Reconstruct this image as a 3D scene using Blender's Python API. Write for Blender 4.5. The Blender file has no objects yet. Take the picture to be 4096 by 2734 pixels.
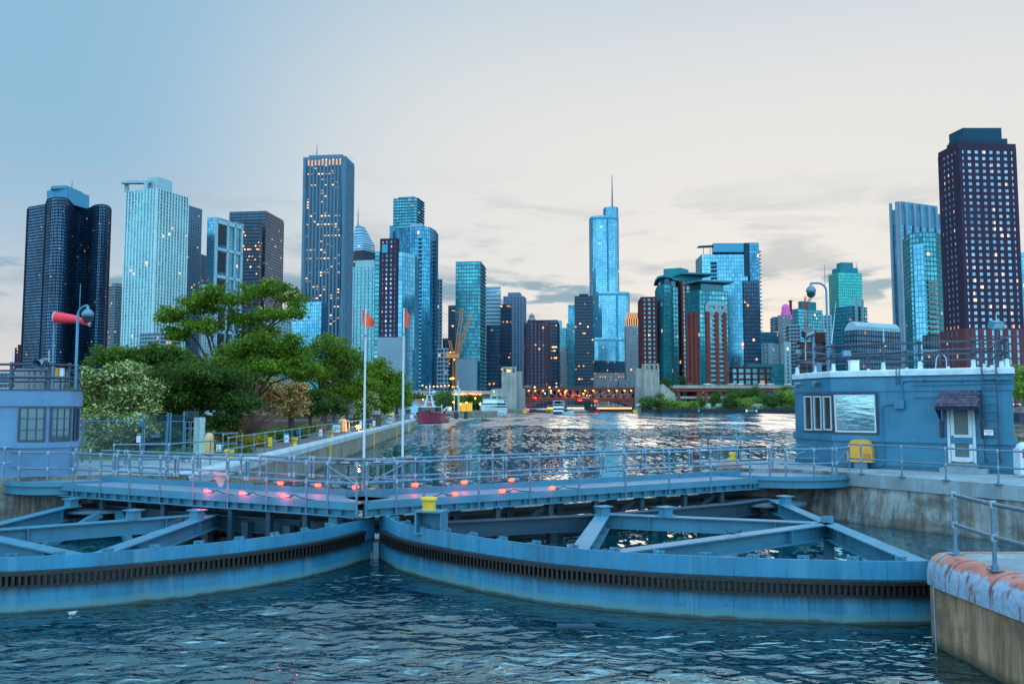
import bpy, math, random
from mathutils import Vector, Matrix, noise
R = math.radians
rnd = random.Random(7)
scene = bpy.context.scene
COL = scene.collection

# ------------------------------------------------------------------ camera
F = 3400.0; CX = 2048.0; CY = 1367.0; HC = 5.0
PITCH = math.atan(255.0 / F)
cam_d = bpy.data.cameras.new('camera'); cam = bpy.data.objects.new('camera', cam_d); COL.objects.link(cam)
cam_d.sensor_width = 36.0; cam_d.lens = F / 4096.0 * 36.0
cam_d.clip_start = 0.2; cam_d.clip_end = 20000
cam.location = (0, 0, HC); cam.rotation_euler = (math.pi / 2 + PITCH, 0, 0)
scene.camera = cam

# ------------------------------------------------------------------ world, sun, exposure
SUN_AZ = R(17.0); SUN_EL = R(5.0)
w = bpy.data.worlds.new('World'); scene.world = w; w.use_nodes = True
nt = w.node_tree; nt.nodes.clear()
def N(t, **k):
    n = nt.nodes.new(t)
    for a, b in k.items():
        if a.startswith('_'): n.inputs[int(a[1:])].default_value = b
        else: setattr(n, a, b)
    return n
L_ = lambda a, b: nt.links.new(a, b)
geo = N('ShaderNodeTexCoord')
sep = N('ShaderNodeSeparateXYZ'); L_(geo.outputs['Generated'], sep.inputs[0])
def math_n(op, a, b=0.0, c=None, clamp=False):
    m = N('ShaderNodeMath', operation=op, use_clamp=clamp)
    for i, x in enumerate((a, b, c)):
        if x is None: continue
        if isinstance(x, (int, float)): m.inputs[i].default_value = x
        else: L_(x, m.inputs[i])
    return m.outputs[0]
def smooth(x, a, b):
    m = N('ShaderNodeMapRange', interpolation_type='SMOOTHERSTEP'); L_(x, m.inputs[0])
    m.inputs[1].default_value = a; m.inputs[2].default_value = b
    return m.outputs[0]
def mixc(f, a, b):
    m = N('ShaderNodeMix', data_type='RGBA')
    for i, x in ((0, f), (6, a), (7, b)):
        if isinstance(x, (int, float)): m.inputs[i].default_value = x
        elif isinstance(x, tuple): m.inputs[i].default_value = (*x, 1)
        else: L_(x, m.inputs[i])
    return m.outputs[2]
def dotdir(az, el):
    v = N('ShaderNodeVectorMath', operation='DOT_PRODUCT'); L_(geo.outputs['Generated'], v.inputs[0])
    v.inputs[1].default_value = (math.sin(az) * math.cos(el), math.cos(az) * math.cos(el), math.sin(el))
    return v.outputs['Value']
Z = sep.outputs[2]
glow = smooth(dotdir(R(17), R(11)), 0.70, 1.0)
high = smooth(dotdir(R(-38), R(24)), 0.45, 1.02)
base = mixc(smooth(Z, 0.0, 0.62), (0.60, 0.63, 0.66), (0.20, 0.44, 0.72))
base = mixc(smooth(Z, 0.47, 0.72), base, (1.05, 1.75, 2.20))
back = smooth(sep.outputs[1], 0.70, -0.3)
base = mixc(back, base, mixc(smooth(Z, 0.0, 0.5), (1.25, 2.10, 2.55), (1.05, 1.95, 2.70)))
base = mixc(math_n('MULTIPLY', high, smooth(Z, 0.0, 0.34)), base, (0.27, 0.48, 0.66))
glow = math_n('MULTIPLY', glow, smooth(Z, 0.75, 0.22))
base = mixc(glow, base, (0.74, 0.735, 0.72))
# warm band low on the horizon, in front only
front = smooth(sep.outputs[1], 0.3, 0.75)
low = math_n('MULTIPLY', smooth(Z, 0.17, 0.03), front)
base = mixc(math_n('MULTIPLY', low, 0.5), base, (0.72, 0.655, 0.61))
# thin streaky clouds near the horizon
mp = N('ShaderNodeMapping'); L_(geo.outputs['Generated'], mp.inputs[0]); mp.inputs['Scale'].default_value = (2.6, 2.6, 13.0)
mp.inputs['Rotation'].default_value = (0, R(4), 0)
nz = N('ShaderNodeTexNoise'); L_(mp.outputs[0], nz.inputs[0]); nz.inputs['Scale'].default_value = 2.3; nz.inputs['Detail'].default_value = 8; nz.inputs['Roughness'].default_value = 0.62
nz.inputs['Distortion'].default_value = 0.35
cl = smooth(nz.outputs[0], 0.45, 0.66)
band = math_n('MULTIPLY', smooth(Z, 0.30, 0.15), smooth(Z, 0.05, 0.09))
band = math_n('MULTIPLY', band, front)
base = mixc(math_n('MULTIPLY', math_n('MULTIPLY', cl, band), 0.75), base, (0.40, 0.47, 0.52))
mp2 = N('ShaderNodeMapping'); L_(geo.outputs['Generated'], mp2.inputs[0]); mp2.inputs['Scale'].default_value = (7, 7, 30.0)
nz2 = N('ShaderNodeTexNoise'); L_(mp2.outputs[0], nz2.inputs[0]); nz2.inputs['Scale'].default_value = 1.7; nz2.inputs['Detail'].default_value = 6
band2 = math_n('MULTIPLY', smooth(Z, 0.165, 0.135), smooth(Z, 0.10, 0.125))
puff = math_n('MULTIPLY', math_n('MULTIPLY', smooth(nz2.outputs[0], 0.49, 0.62), band2), front)
base = mixc(math_n('MULTIPLY', puff, 0.9), base, (0.17, 0.33, 0.44))
# ground half
base = mixc(smooth(Z, -0.01, -0.06), base, (0.05, 0.09, 0.12))
sky = N('ShaderNodeTexSky', sky_type='NISHITA', sun_disc=False, sun_elevation=SUN_EL, sun_rotation=SUN_AZ)
bg1 = N('ShaderNodeBackground'); L_(sky.outputs[0], bg1.inputs[0]); bg1.inputs[1].default_value = 0.004
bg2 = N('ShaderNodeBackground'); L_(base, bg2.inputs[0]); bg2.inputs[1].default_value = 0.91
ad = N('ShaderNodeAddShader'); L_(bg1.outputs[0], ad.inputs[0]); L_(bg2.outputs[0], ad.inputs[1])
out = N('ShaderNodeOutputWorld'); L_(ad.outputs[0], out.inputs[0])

sd = bpy.data.lights.new('sun', 'SUN'); so = bpy.data.objects.new('sun', sd); COL.objects.link(so)
sd.energy = 0.3; sd.angle = R(30); sd.color = (1.0, 0.86, 0.70)
so.rotation_euler = Vector((math.sin(SUN_AZ) * math.cos(SUN_EL), math.cos(SUN_AZ) * math.cos(SUN_EL), math.sin(SUN_EL))).to_track_quat('Z', 'Y').to_euler()
so.location = (0, 0, 300)
vs = scene.view_settings; vs.view_transform = 'Standard'; vs.look = 'None'; vs.exposure = 0.2; vs.gamma = 1.0; vs.use_curve_mapping = False
scene.cycles.max_bounces = 6; scene.cycles.glossy_bounces = 3; scene.cycles.diffuse_bounces = 2
scene.cycles.transparent_max_bounces = 8; scene.cycles.caustics_reflective = False; scene.cycles.caustics_refractive = False
scene.cycles.sample_clamp_indirect = 4.0

# ------------------------------------------------------------------ placing helpers (photo pixel + depth -> world)
def ray(px, py):
    u = (px - CX) / F; v = (CY - py) / F
    return Vector((u, math.cos(PITCH) - v * math.sin(PITCH), math.sin(PITCH) + v * math.cos(PITCH)))
def PT(px, py, Y):
    d = ray(px, py); return d * (Y / d.y) + Vector((0, 0, HC))
def PZ(px, py, z):
    d = ray(px, py); return d * ((z - HC) / d.z) + Vector((0, 0, HC))
def along(px, a, b, z):
    """point of the vertical plane through a, b at height z whose picture column is px"""
    a = Vector(a[:2]); b = Vector(b[:2]); d = b - a; u = (px - CX) / F
    cp, sp = math.cos(PITCH), math.sin(PITCH)
    t = (u * (a.y * cp + (z - HC) * sp) - a.x) / (d.x - u * d.y * cp)
    q = a + d * t
    return Vector((q.x, q.y, z)), t

# ------------------------------------------------------------------ mesh builder
ORG = {}
def link(o, parent=None):
    COL.objects.link(o)
    if parent is not None: o.parent = parent
    return o
def tag(o, label=None, cat=None, group=None, kind=None):
    if label: o['label'] = label
    if cat: o['category'] = cat
    if group: o['group'] = group
    if kind: o['kind'] = kind
    return o
def empty(name, loc, label=None, cat=None, group=None):
    o = bpy.data.objects.new(name, None); link(o); o.location = loc; o.empty_display_size = 0.3
    ORG[o.name] = Vector(loc); return tag(o, label, cat, group)
class MB:
    def __init__(s): s.v = []; s.f = []; s.uv = []; s.mi = []; s.sm = []
    def add(s, vs, fs, m=0, sm=False, uvs=None):
        n = len(s.v); s.v += [tuple(v) for v in vs]
        for i, f in enumerate(fs):
            s.f.append(tuple(k + n for k in f)); s.mi.append(m); s.sm.append(sm)
            s.uv.append(uvs[i] if uvs else None)
        return s
    def quad(s, a, b, c, d, m=0, uv=None):
        return s.add([a, b, c, d], [(0, 1, 2, 3)], m, False, [uv] if uv else None)
    def box(s, c, size, rz=0.0, m=0, rx=0.0, ry=0.0):
        M = Matrix.Translation(c) @ Matrix.Rotation(rz, 4, 'Z') @ Matrix.Rotation(ry, 4, 'Y') @ Matrix.Rotation(rx, 4, 'X')
        h = [x / 2 for x in size]
        vs = [M @ Vector((sx * h[0], sy * h[1], sz * h[2])) for sx in (-1, 1) for sy in (-1, 1) for sz in (-1, 1)]
        return s.add(vs, [(0, 1, 3, 2), (4, 6, 7, 5), (0, 4, 5, 1), (2, 3, 7, 6), (0, 2, 6, 4), (1, 5, 7, 3)], m)
    def wall(s, a, b, z0, z1, t, m=0, out=0.0):
        """upright slab over plan segment a-b; t thick, its outer face 'out' to the right of a->b"""
        a = Vector(a[:2]); b = Vector(b[:2]); d = (b - a).normalized(); n = Vector((d.y, -d.x))
        p = [a + n * out, b + n * out, b + n * (out - t), a + n * (out - t)]
        return s.prism(p, z0, z1, m)
    def prism(s, poly, z0, z1, m=0, top=None, sm=False):
        n = len(poly); vs = [(p[0], p[1], z0) for p in poly] + [(p[0], p[1], z1) for p in poly]
        ar = sum(poly[i][0] * poly[(i + 1) % n][1] - poly[(i + 1) % n][0] * poly[i][1] for i in range(n))
        idx = list(range(n)) if ar > 0 else list(range(n))[::-1]
        fs = []
        for k in range(n):
            i, j = idx[k], idx[(k + 1) % n]; fs.append((i, j, j + n, i + n))
        s.add(vs, fs, m, sm)
        s.add([vs[i + n] for i in idx], [tuple(range(n))], m if top is None else top)
        s.add([vs[i] for i in idx[::-1]], [tuple(range(n))], m)
        return s
    def beam(s, a, b, w, h, m=0, up=(0, 0, 1)):
        a = Vector(a); b = Vector(b); d = (b - a).normalized(); u = Vector(up)
        x = d.cross(u)
        if x.length < 1e-4: x = d.cross(Vector((0, 1, 0)))
        x.normalize(); y = x.cross(d).normalized()
        vs = [p + x * sx * w / 2 + y * sy * h / 2 for p in (a, b) for sx, sy in ((-1, -1), (1, -1), (1, 1), (-1, 1))]
        return s.add(vs, [(0, 1, 5, 4), (1, 2, 6, 5), (2, 3, 7, 6), (3, 0, 4, 7), (3, 2, 1, 0), (4, 5, 6, 7)], m)
    def ibeam(s, a, b, w, h, t=0.03, m=0):
        """I section, a and b run along the middle of its top flange"""
        a = Vector(a); b = Vector(b); z = Vector((0, 0, 1))
        s.beam(a - z * t / 2, b - z * t / 2, w, t, m)
        s.beam(a - z * (h - t / 2), b - z * (h - t / 2), w, t, m)
        s.beam(a - z * h / 2, b - z * h / 2, t, h - 2 * t, m)
        return s
    def tube(s, pts, r, n=8, m=0, caps=True, r1=None):
        pts = [Vector(p) for p in pts]; k = len(pts); rings = []; px = None
        for i, p in enumerate(pts):
            d = (pts[min(i + 1, k - 1)] - pts[max(i - 1, 0)]).normalized()
            if px is None:
                px = d.cross(Vector((0, 0, 1)))
                if px.length < 1e-3: px = Vector((1, 0, 0))
            else: px = px - d * px.dot(d)
            px.normalize(); py = d.cross(px)
            rr = (r[i] if isinstance(r, (list, tuple)) else (r if r1 is None else r + (r1 - r) * i / max(k - 1, 1)))
            rings.append([p + (px * math.cos(2 * math.pi * j / n) + py * math.sin(2 * math.pi * j / n)) * rr for j in range(n)])
        vs = [v for g in rings for v in g]
        fs = [(i * n + j, i * n + (j + 1) % n, (i + 1) * n + (j + 1) % n, (i + 1) * n + j) for i in range(k - 1) for j in range(n)]
        s.add(vs, fs, m, True)
        if caps:
            s.add(rings[0], [tuple(range(n))[::-1]], m); s.add(rings[-1], [tuple(range(n))], m)
        return s
    def lathe(s, prof, c=(0, 0, 0), n=16, m=0, sm=True):
        """prof: (radius, z) pairs bottom to top"""
        vs = [(c[0] + r * math.cos(2 * math.pi * j / n), c[1] + r * math.sin(2 * math.pi * j / n), c[2] + z) for r, z in prof for j in range(n)]
        fs = [(i * n + j, i * n + (j + 1) % n, (i + 1) * n + (j + 1) % n, (i + 1) * n + j) for i in range(len(prof) - 1) for j in range(n)]
        s.add(vs, fs, m, sm)
        s.add(vs[:n], [tuple(range(n))[::-1]], m); s.add(vs[-n:], [tuple(range(n))], m)
        return s
    def strip(s, pts, z0, z1, m=0, u0=0.0):
        """upright ribbon along plan points, normal to the right of travel"""
        u = u0
        for a, b in zip(pts, pts[1:]):
            l = math.hypot(b[0] - a[0], b[1] - a[1])
            s.add([(a[0], a[1], z0), (b[0], b[1], z0), (b[0], b[1], z1), (a[0], a[1], z1)], [(0, 1, 2, 3)], m, False, [[(u, z0), (u + l, z0), (u + l, z1), (u, z1)]])
            u += l
        return s
    def build(s, name, mats, parent=None, origin=None, label=None):
        if not isinstance(mats, (list, tuple)): mats = [mats]
        if parent is not None: og = ORG[parent.name]
        elif origin is not None: og = Vector(origin)
        else:
            n = max(len(s.v), 1); og = Vector((sum(v[0] for v in s.v) / n, sum(v[1] for v in s.v) / n, min(v[2] for v in s.v)))
        me = bpy.data.meshes.new(name)
        me.from_pydata([(v[0] - og[0], v[1] - og[1], v[2] - og[2]) for v in s.v], [], s.f)
        for mt in mats: me.materials.append(mt)
        me.polygons.foreach_set('material_index', s.mi)
        me.polygons.foreach_set('use_smooth', s.sm)
        if any(u is not None for u in s.uv):
            ul = me.uv_layers.new(name='UVMap'); k = 0; data = []
            for f, u in zip(s.f, s.uv):
                for j in range(len(f)): data += list(u[j]) if u is not None else [0.0, 0.0]
            ul.data.foreach_set('uv', data)
        me.update()
        o = bpy.data.objects.new(name, me); link(o, parent)
        if parent is None: o.location = og
        ORG[o.name] = og
        if label: o['label'] = label
        return o
def copy_tree(o, parent=None):
    c = o.copy(); COL.objects.link(c)
    if parent is not None: c.parent = parent
    ORG[c.name] = ORG.get(o.name, Vector())
    for ch in [x for x in o.children]: copy_tree(ch, c)
    return c
def spline(P, n=6):
    P = [Vector(p) for p in P]; out = []
    for i in range(len(P) - 1):
        p0 = P[max(i - 1, 0)]; p1 = P[i]; p2 = P[i + 1]; p3 = P[min(i + 2, len(P) - 1)]
        for k in range(n):
            t = k / n
            out.append(0.5 * ((2 * p1) + (p2 - p0) * t + (2 * p0 - 5 * p1 + 4 * p2 - p3) * t * t + (3 * p1 - p0 - 3 * p2 + p3) * t ** 3))
    out.append(P[-1]); return out
def text_obj(name, txt, size, mt, parent=None, M=None, ext=0.003, align='CENTER', label=None):
    cu = bpy.data.curves.new(name, 'FONT'); cu.body = txt; cu.size = size; cu.extrude = ext; cu.align_x = align; cu.align_y = 'CENTER'
    t = bpy.data.objects.new(name, cu); COL.objects.link(t)
    bpy.context.view_layer.update()
    me = bpy.data.meshes.new_from_object(t.evaluated_get(bpy.context.evaluated_depsgraph_get()))
    bpy.data.objects.remove(t)
    me.materials.clear(); me.materials.append(mt)
    og = ORG[parent.name] if parent is not None else Vector()
    me.transform(Matrix.Translation(-og) @ M)
    o = bpy.data.objects.new(name, me); link(o, parent); ORG[o.name] = og
    return o
def face_matrix(p, right, up=(0, 0, 1)):
    x = Vector(right).normalized(); y = Vector(up); z = x.cross(y).normalized(); y = z.cross(x)
    M = Matrix.Identity(4)
    for i in range(3): M[i][0] = x[i]; M[i][1] = y[i]; M[i][2] = z[i]; M[i][3] = p[i]
    return M

# ------------------------------------------------------------------ materials
class MT:
    def __init__(s, name):
        s.m = bpy.data.materials.new(name); s.m.use_nodes = True; s.t = s.m.node_tree
        s.b = s.t.nodes['Principled BSDF']; s.o = s.t.nodes['Material Output']
    def n(s, t, **k):
        n = s.t.nodes.new(t)
        for a, b in k.items():
            if a.startswith('_'): s.put(n.inputs[int(a[1:])], b)
            else: setattr(n, a, b)
        return n
    def put(s, sock, x):
        if isinstance(x, bpy.types.NodeSocket): s.t.links.new(x, sock)
        elif isinstance(x, tuple) and len(x) == 3 and sock.type == 'RGBA': sock.default_value = (*x, 1)
        else: sock.default_value = x
    def ma(s, op, a, b=0.0, c=None, clamp=False):
        n = s.n('ShaderNodeMath', operation=op, use_clamp=clamp); s.put(n.inputs[0], a); s.put(n.inputs[1], b)
        if c is not None: s.put(n.inputs[2], c)
        return n.outputs[0]
    def mix(s, f, a, b):
        n = s.n('ShaderNodeMix', data_type='RGBA'); s.put(n.inputs[0], f); s.put(n.inputs[6], a); s.put(n.inputs[7], b); return n.outputs[2]
    def ramp(s, x, a, b, lo=0.0, hi=1.0):
        n = s.n('ShaderNodeMapRange'); s.put(n.inputs[0], x); s.put(n.inputs[1], a); s.put(n.inputs[2], b); s.put(n.inputs[3], lo); s.put(n.inputs[4], hi); return n.outputs[0]
    def pos(s, scale=(1, 1, 1)):
        g = s.n('ShaderNodeNewGeometry'); m = s.n('ShaderNodeMapping'); s.put(m.inputs[0], g.outputs['Position']); m.inputs['Scale'].default_value = scale
        return m.outputs[0]
    def noise(s, vec, scale, detail=4, rough=0.55, dist=0.0):
        n = s.n('ShaderNodeTexNoise'); s.put(n.inputs['Vector'], vec); n.inputs['Scale'].default_value = scale; n.inputs['Detail'].default_value = detail
        n.inputs['Roughness'].default_value = rough; n.inputs['Distortion'].default_value = dist; return n.outputs[0]
    def bump(s, h, dist=0.01, strength=1.0, nrm=None):
        n = s.n('ShaderNodeBump'); n.inputs['Distance'].default_value = dist; n.inputs['Strength'].default_value = strength; s.put(n.inputs['Height'], h)
        if nrm is not None: s.put(n.inputs['Normal'], nrm)
        return n.outputs[0]
    def set(s, **k):
        for a, b in k.items(): s.put(s.b.inputs[{'col': 'Base Color', 'rough': 'Roughness', 'metal': 'Metallic', 'em': 'Emission Color', 'es': 'Emission Strength', 'nrm': 'Normal', 'spec': 'Specular IOR Level', 'alpha': 'Alpha', 'trans': 'Transmission Weight', 'ior': 'IOR', 'coat': 'Coat Weight', 'cr': 'Coat Roughness'}[a]], b)
        return s
def tint(c, k): return tuple(min(1.0, x * k) for x in c)
def plain(name, c, rough=0.6, metal=0.0, var=0.15, scale=3.0, bump=0.0, spec=0.5):
    t = MT(name); v = t.noise(t.pos(), scale, 5)
    t.set(col=t.mix(t.ramp(v, 0.3, 0.7), tint(c, 1 - var), tint(c, 1 + var)), rough=rough, metal=metal, spec=spec)
    if bump: t.set(nrm=t.bump(v, bump))
    return t.m
def lamp_mat(name, c, s):
    t = MT(name); t.set(col=tint(c, .5), em=c, es=s, rough=.4); return t.m
def paint(name, c, stain=(0.05, 0.04, 0.04), amount=0.5, streak=True, rough=0.45, water=None):
    """weathered steel / render paint: blotches, run streaks, small chips"""
    t = MT(name); p = t.pos()
    v = t.noise(p, 1.1, 6, .6); fine = t.noise(p, 34, 3, .6); st = t.noise(t.pos((7, 7, .45)), 1.0, 5, .65)
    col = t.mix(t.ramp(v, .3, .7), tint(c, .80), tint(c, 1.18))
    col = t.mix(t.ramp(fine, .35, .75, 0, .25), col, tint(c, 1.35))
    if streak: col = t.mix(t.ramp(st, .56, .74, 0, amount), col, stain)
    chip = t.noise(p, 9, 6, .7)
    col = t.mix(t.ramp(chip, .70, .73, 0, .8), col, tint(stain, .7))
    if water is not None:   # algae and scum tide line just over the water
        z = t.n('ShaderNodeSeparateXYZ', _0=t.n('ShaderNodeNewGeometry').outputs['Position']).outputs[2]
        e = t.ma('ADD', z, t.ma('MULTIPLY', t.ma('SUBTRACT', t.noise(t.pos((1.2, 1.2, .2)), 1.6, 5), .5), -.16))
        col = t.mix(t.ramp(e, water + .03, water - .03, 0, .5), col, (.12, .22, .20))
        col = t.mix(t.ramp(e, water - .15, water - .19, 0, .92), col, (.030, .032, .020))
    t.set(col=col, rough=rough, nrm=t.bump(fine, .004, .6))
    return t.m
def skinpaint():
    c = (.022, .170, .290); t = MT('gate_skin_paint'); p = t.pos(); z = t.n('ShaderNodeSeparateXYZ', _0=t.n('ShaderNodeNewGeometry').outputs['Position']).outputs[2]
    big = t.noise(p, .55, 6, .6); fine = t.noise(p, 30, 4, .7); s1 = t.noise(t.pos((2.4, 2.4, .30)), 1.0, 6, .7); s2 = t.noise(t.pos((11, 11, .55)), 1.0, 5, .7); rs = t.noise(p, 4.5, 7, .75)
    col = t.mix(t.ramp(big, .32, .68), tint(c, .72), tint(c, 1.30)); col = t.mix(t.ramp(fine, .4, .7, 0, .30), col, tint(c, 1.6))
    col = t.mix(t.ramp(s1, .48, .68, 0, .42), col, (.014, .055, .090)); col = t.mix(t.ramp(s2, .55, .70, 0, .45), col, (.012, .045, .070))
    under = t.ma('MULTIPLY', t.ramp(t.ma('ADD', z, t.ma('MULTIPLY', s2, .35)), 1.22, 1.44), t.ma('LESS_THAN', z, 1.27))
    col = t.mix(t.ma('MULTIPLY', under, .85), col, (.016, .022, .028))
    pale = t.ramp(t.noise(t.pos((1.5, 1.5, .22)), 1.3, 5), .54, .70, 0, .28); col = t.mix(pale, col, (.20, .36, .43))
    col = t.mix(t.ramp(rs, .64, .67, 0, .85), col, (.11, .035, .03)); col = t.mix(t.ramp(t.noise(p, 13, 6, .75), .71, .74, 0, .9), col, (.02, .02, .025))
    e = t.ma('ADD', z, t.ma('MULTIPLY', t.ma('SUBTRACT', t.noise(t.pos((1.2, 1.2, .2)), 1.6, 5), .5), -.16))
    col = t.mix(t.ramp(e, WL + .24, WL + .17, 0, .55), col, (.10, .22, .20)); col = t.mix(t.ramp(e, WL + .08, WL + .03, 0, .93), col, (.032, .034, .018))
    seam = t.ma('LESS_THAN', t.ma('FRACT', t.ma('MULTIPLY', t.n('ShaderNodeSeparateXYZ', _0=p).outputs[0], .27)), .004); col = t.mix(t.ma('MULTIPLY', seam, .6), col, (.02, .06, .09))
    t.set(col=col, rough=t.ramp(big, .3, .7, .38, .6), nrm=t.bump(t.ma('ADD', fine, t.ma('MULTIPLY', big, 4)), .006, .7)); return t.m
def concrete(name, c, dark=(.05, .05, .045), amount=.7, scale=1.0, tide=None, panel=None, rust=0.0):
    t = MT(name); p = t.pos(); v = t.noise(p, .7 * scale, 7, .62); f = t.noise(p, 14 * scale, 5, .7); s = t.noise(t.pos((2.2 * scale, 2.2 * scale, .25 * scale)), 1.2, 6, .65)
    col = t.mix(t.ramp(v, .3, .68), tint(c, .68), tint(c, 1.15)); col = t.mix(t.ramp(f, .4, .8, 0, .35), col, tint(c, .5))
    col = t.mix(t.ramp(s, .44, .62, 0, amount), col, dark); col = t.mix(t.ramp(t.noise(t.pos((.5 * scale, .5 * scale, .9 * scale)), 1.0, 5, .7), .50, .60, 0, amount * .8), col, tint(dark, 1.4))
    col = t.mix(t.ramp(t.noise(t.pos((1.6 * scale, 1.6 * scale, .22 * scale)), 1.3, 6, .7), .56, .70, 0, .5), col, tint(c, 1.5))
    if rust: col = t.mix(t.ramp(t.noise(t.pos((3.1, 3.1, .35)), .9, 5), .50, .62, 0, rust), col, (.16, .065, .025))
    z = t.n('ShaderNodeSeparateXYZ', _0=t.n('ShaderNodeNewGeometry').outputs['Position']).outputs[2]
    if tide is not None:
        e = t.ma('ADD', z, t.ma('MULTIPLY', t.ma('SUBTRACT', t.noise(t.pos((1.3, 1.3, .3)), .8, 5), .5), -.45))
        col = t.mix(t.ramp(e, tide + .15, tide - .05, 0, .9), col, (.035, .040, .020))
    t.set(col=col, rough=.9, nrm=t.bump(f, .012, .8)); return t.m

WL = 0.7      # water level
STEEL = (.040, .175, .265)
M = {}
M['steel'] = paint('painted_steel', STEEL, amount=.35)
M['skin'] = skinpaint()
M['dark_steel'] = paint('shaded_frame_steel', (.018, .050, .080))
M['deck'] = plain('deck_plate', (.13, .20, .29), .6, .0, .22, 5, .004)
M['galv'] = plain('galvanised_pipe', (.11, .20, .28), .42, .4, .22, 9)
M['fitting'] = plain('pipe_fitting', (.30, .38, .44), .45, .4, .15, 9)
M['black'] = plain('black_rubber', (.012, .012, .014), .6)
M['rack'] = plain('greased_gear_iron', (.016, .012, .012), .42, .2, .5, 12, .01)
M['navy'] = plain('navy_rail_paint', (.022, .040, .075), .35, 0, .3, 6)
M['white'] = plain('white_paint', (.50, .57, .61), .5, 0, .08, 4)
M['membrane'] = plain('white_roof_membrane', (.50, .60, .66), .5, 0, .12, 2.5, .05)
M['yellow'] = plain('yellow_paint', (.72, .44, .03), .5, 0, .15, 5)
M['orange'] = plain('orange_plastic', (.72, .30, .03), .5, 0, .1, 3)
M['redcloth'] = plain('red_cloth', (1.0, .10, .05), .8, 0, .1, 4); M['sock'] = plain('windsock_cloth', (1.0, .045, .07), .8, 0, .1, 4)
M['hblue'] = paint('house_blue_paint', (.024, .155, .255), stain=(.012, .075, .13), amount=.6)
M['lblue'] = paint('left_house_paint', (.095, .20, .33), stain=(.06, .11, .19), amount=.2)
M['trim'] = paint('band_blue_paint', (.022, .145, .24), stain=(.015, .07, .12), amount=.5)
M['conc'] = concrete('lock_wall_concrete', (.30, .33, .33), (.055, .045, .038), .85, .9, WL - .05, rust=.5)
M['slab'] = concrete('deck_slab_concrete', (.27, .33, .37), (.10, .12, .14), .35)
M['pierc'] = concrete('pier_concrete', (.42, .26, .16), (.075, .045, .03), .6, 1.6, WL + .05, rust=.75)
M['guide'] = concrete('guide_wall_concrete', (.25, .245, .20), (.06, .06, .045), .7, 1.4, WL + .1)
M['curb'] = concrete('white_curb', (.40, .47, .52), (.18, .21, .24), .3)
M['stone'] = concrete('pylon_limestone', (.40, .37, .33), (.17, .17, .16), .5, .25)
M['bark'] = plain('bark', (.055, .042, .034), .9, 0, .4, 14, .02)
M['lead'] = plain('sheet_pile', (.028, .030, .050), .6, 0, .4, .5)
M['brick'] = plain('red_brick_paint', (.20, .055, .04), .8, 0, .2, .3)
M['bridge'] = plain('bridge_red_paint', (.30, .045, .025), .6, 0, .3, .25)
M['bridge_dark'] = plain('bridge_dark_paint', (.12, .035, .035), .6, 0, .3, .25)
M['roofdark'] = plain('dark_shingle', (.10, .06, .09), .85, 0, .35, 7, .01)
M['lamp_orange'] = lamp_mat('sodium_lamp', (1.0, .36, .05), 5)
M['lamp_warm'] = lamp_mat('warm_lamp', (1.0, .55, .16), 2.2)
M['lamp_red'] = lamp_mat('red_lamp', (1.0, .014, .005), 30)
M['lamp_redglass'] = lamp_mat('red_lamp_glass', (1.0, .02, .03), 2.2)
M['lamp_green'] = lamp_mat('green_lamp', (.05, 1.0, .5), 6)
M['glass_dark'] = MT('dark_window_glass').set(col=(.02, .03, .04), rough=.06, spec=.8).m
M['mirror'] = MT('mirror_window_glass').set(col=(.75, .95, .95), rough=.10, metal=1.0); _m = M['mirror']; _m.set(nrm=_m.bump(_m.noise(_m.pos((.6, .6, 3)), 1.5, 3, .6, 1.0), .004)); M['mirror'] = _m.m
M['lens'] = MT('lamp_lens').set(col=(.35, .42, .42), rough=.15).m
M['asphalt'] = plain('asphalt', (.06, .065, .07), .9, 0, .2, 2)
M['path'] = plain('path_paving', (.14, .11, .11), .9, 0, .2, 1.5)
M['grass'] = plain('grass', (.045, .085, .025), .95, 0, .5, 1.2)
M['land'] = plain('city_ground', (.10, .11, .10), .95, 0, .3, .05)
M['blue_sign'] = plain('blue_sign', (.02, .15, .45), .5)
M['signwhite'] = plain('white_sign', (.75, .78, .8), .5, 0, .03)
M['ink'] = plain('dark_ink', (.02, .03, .06), .6)
M['redink'] = plain('red_ink', (.45, .02, .03), .6)
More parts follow.
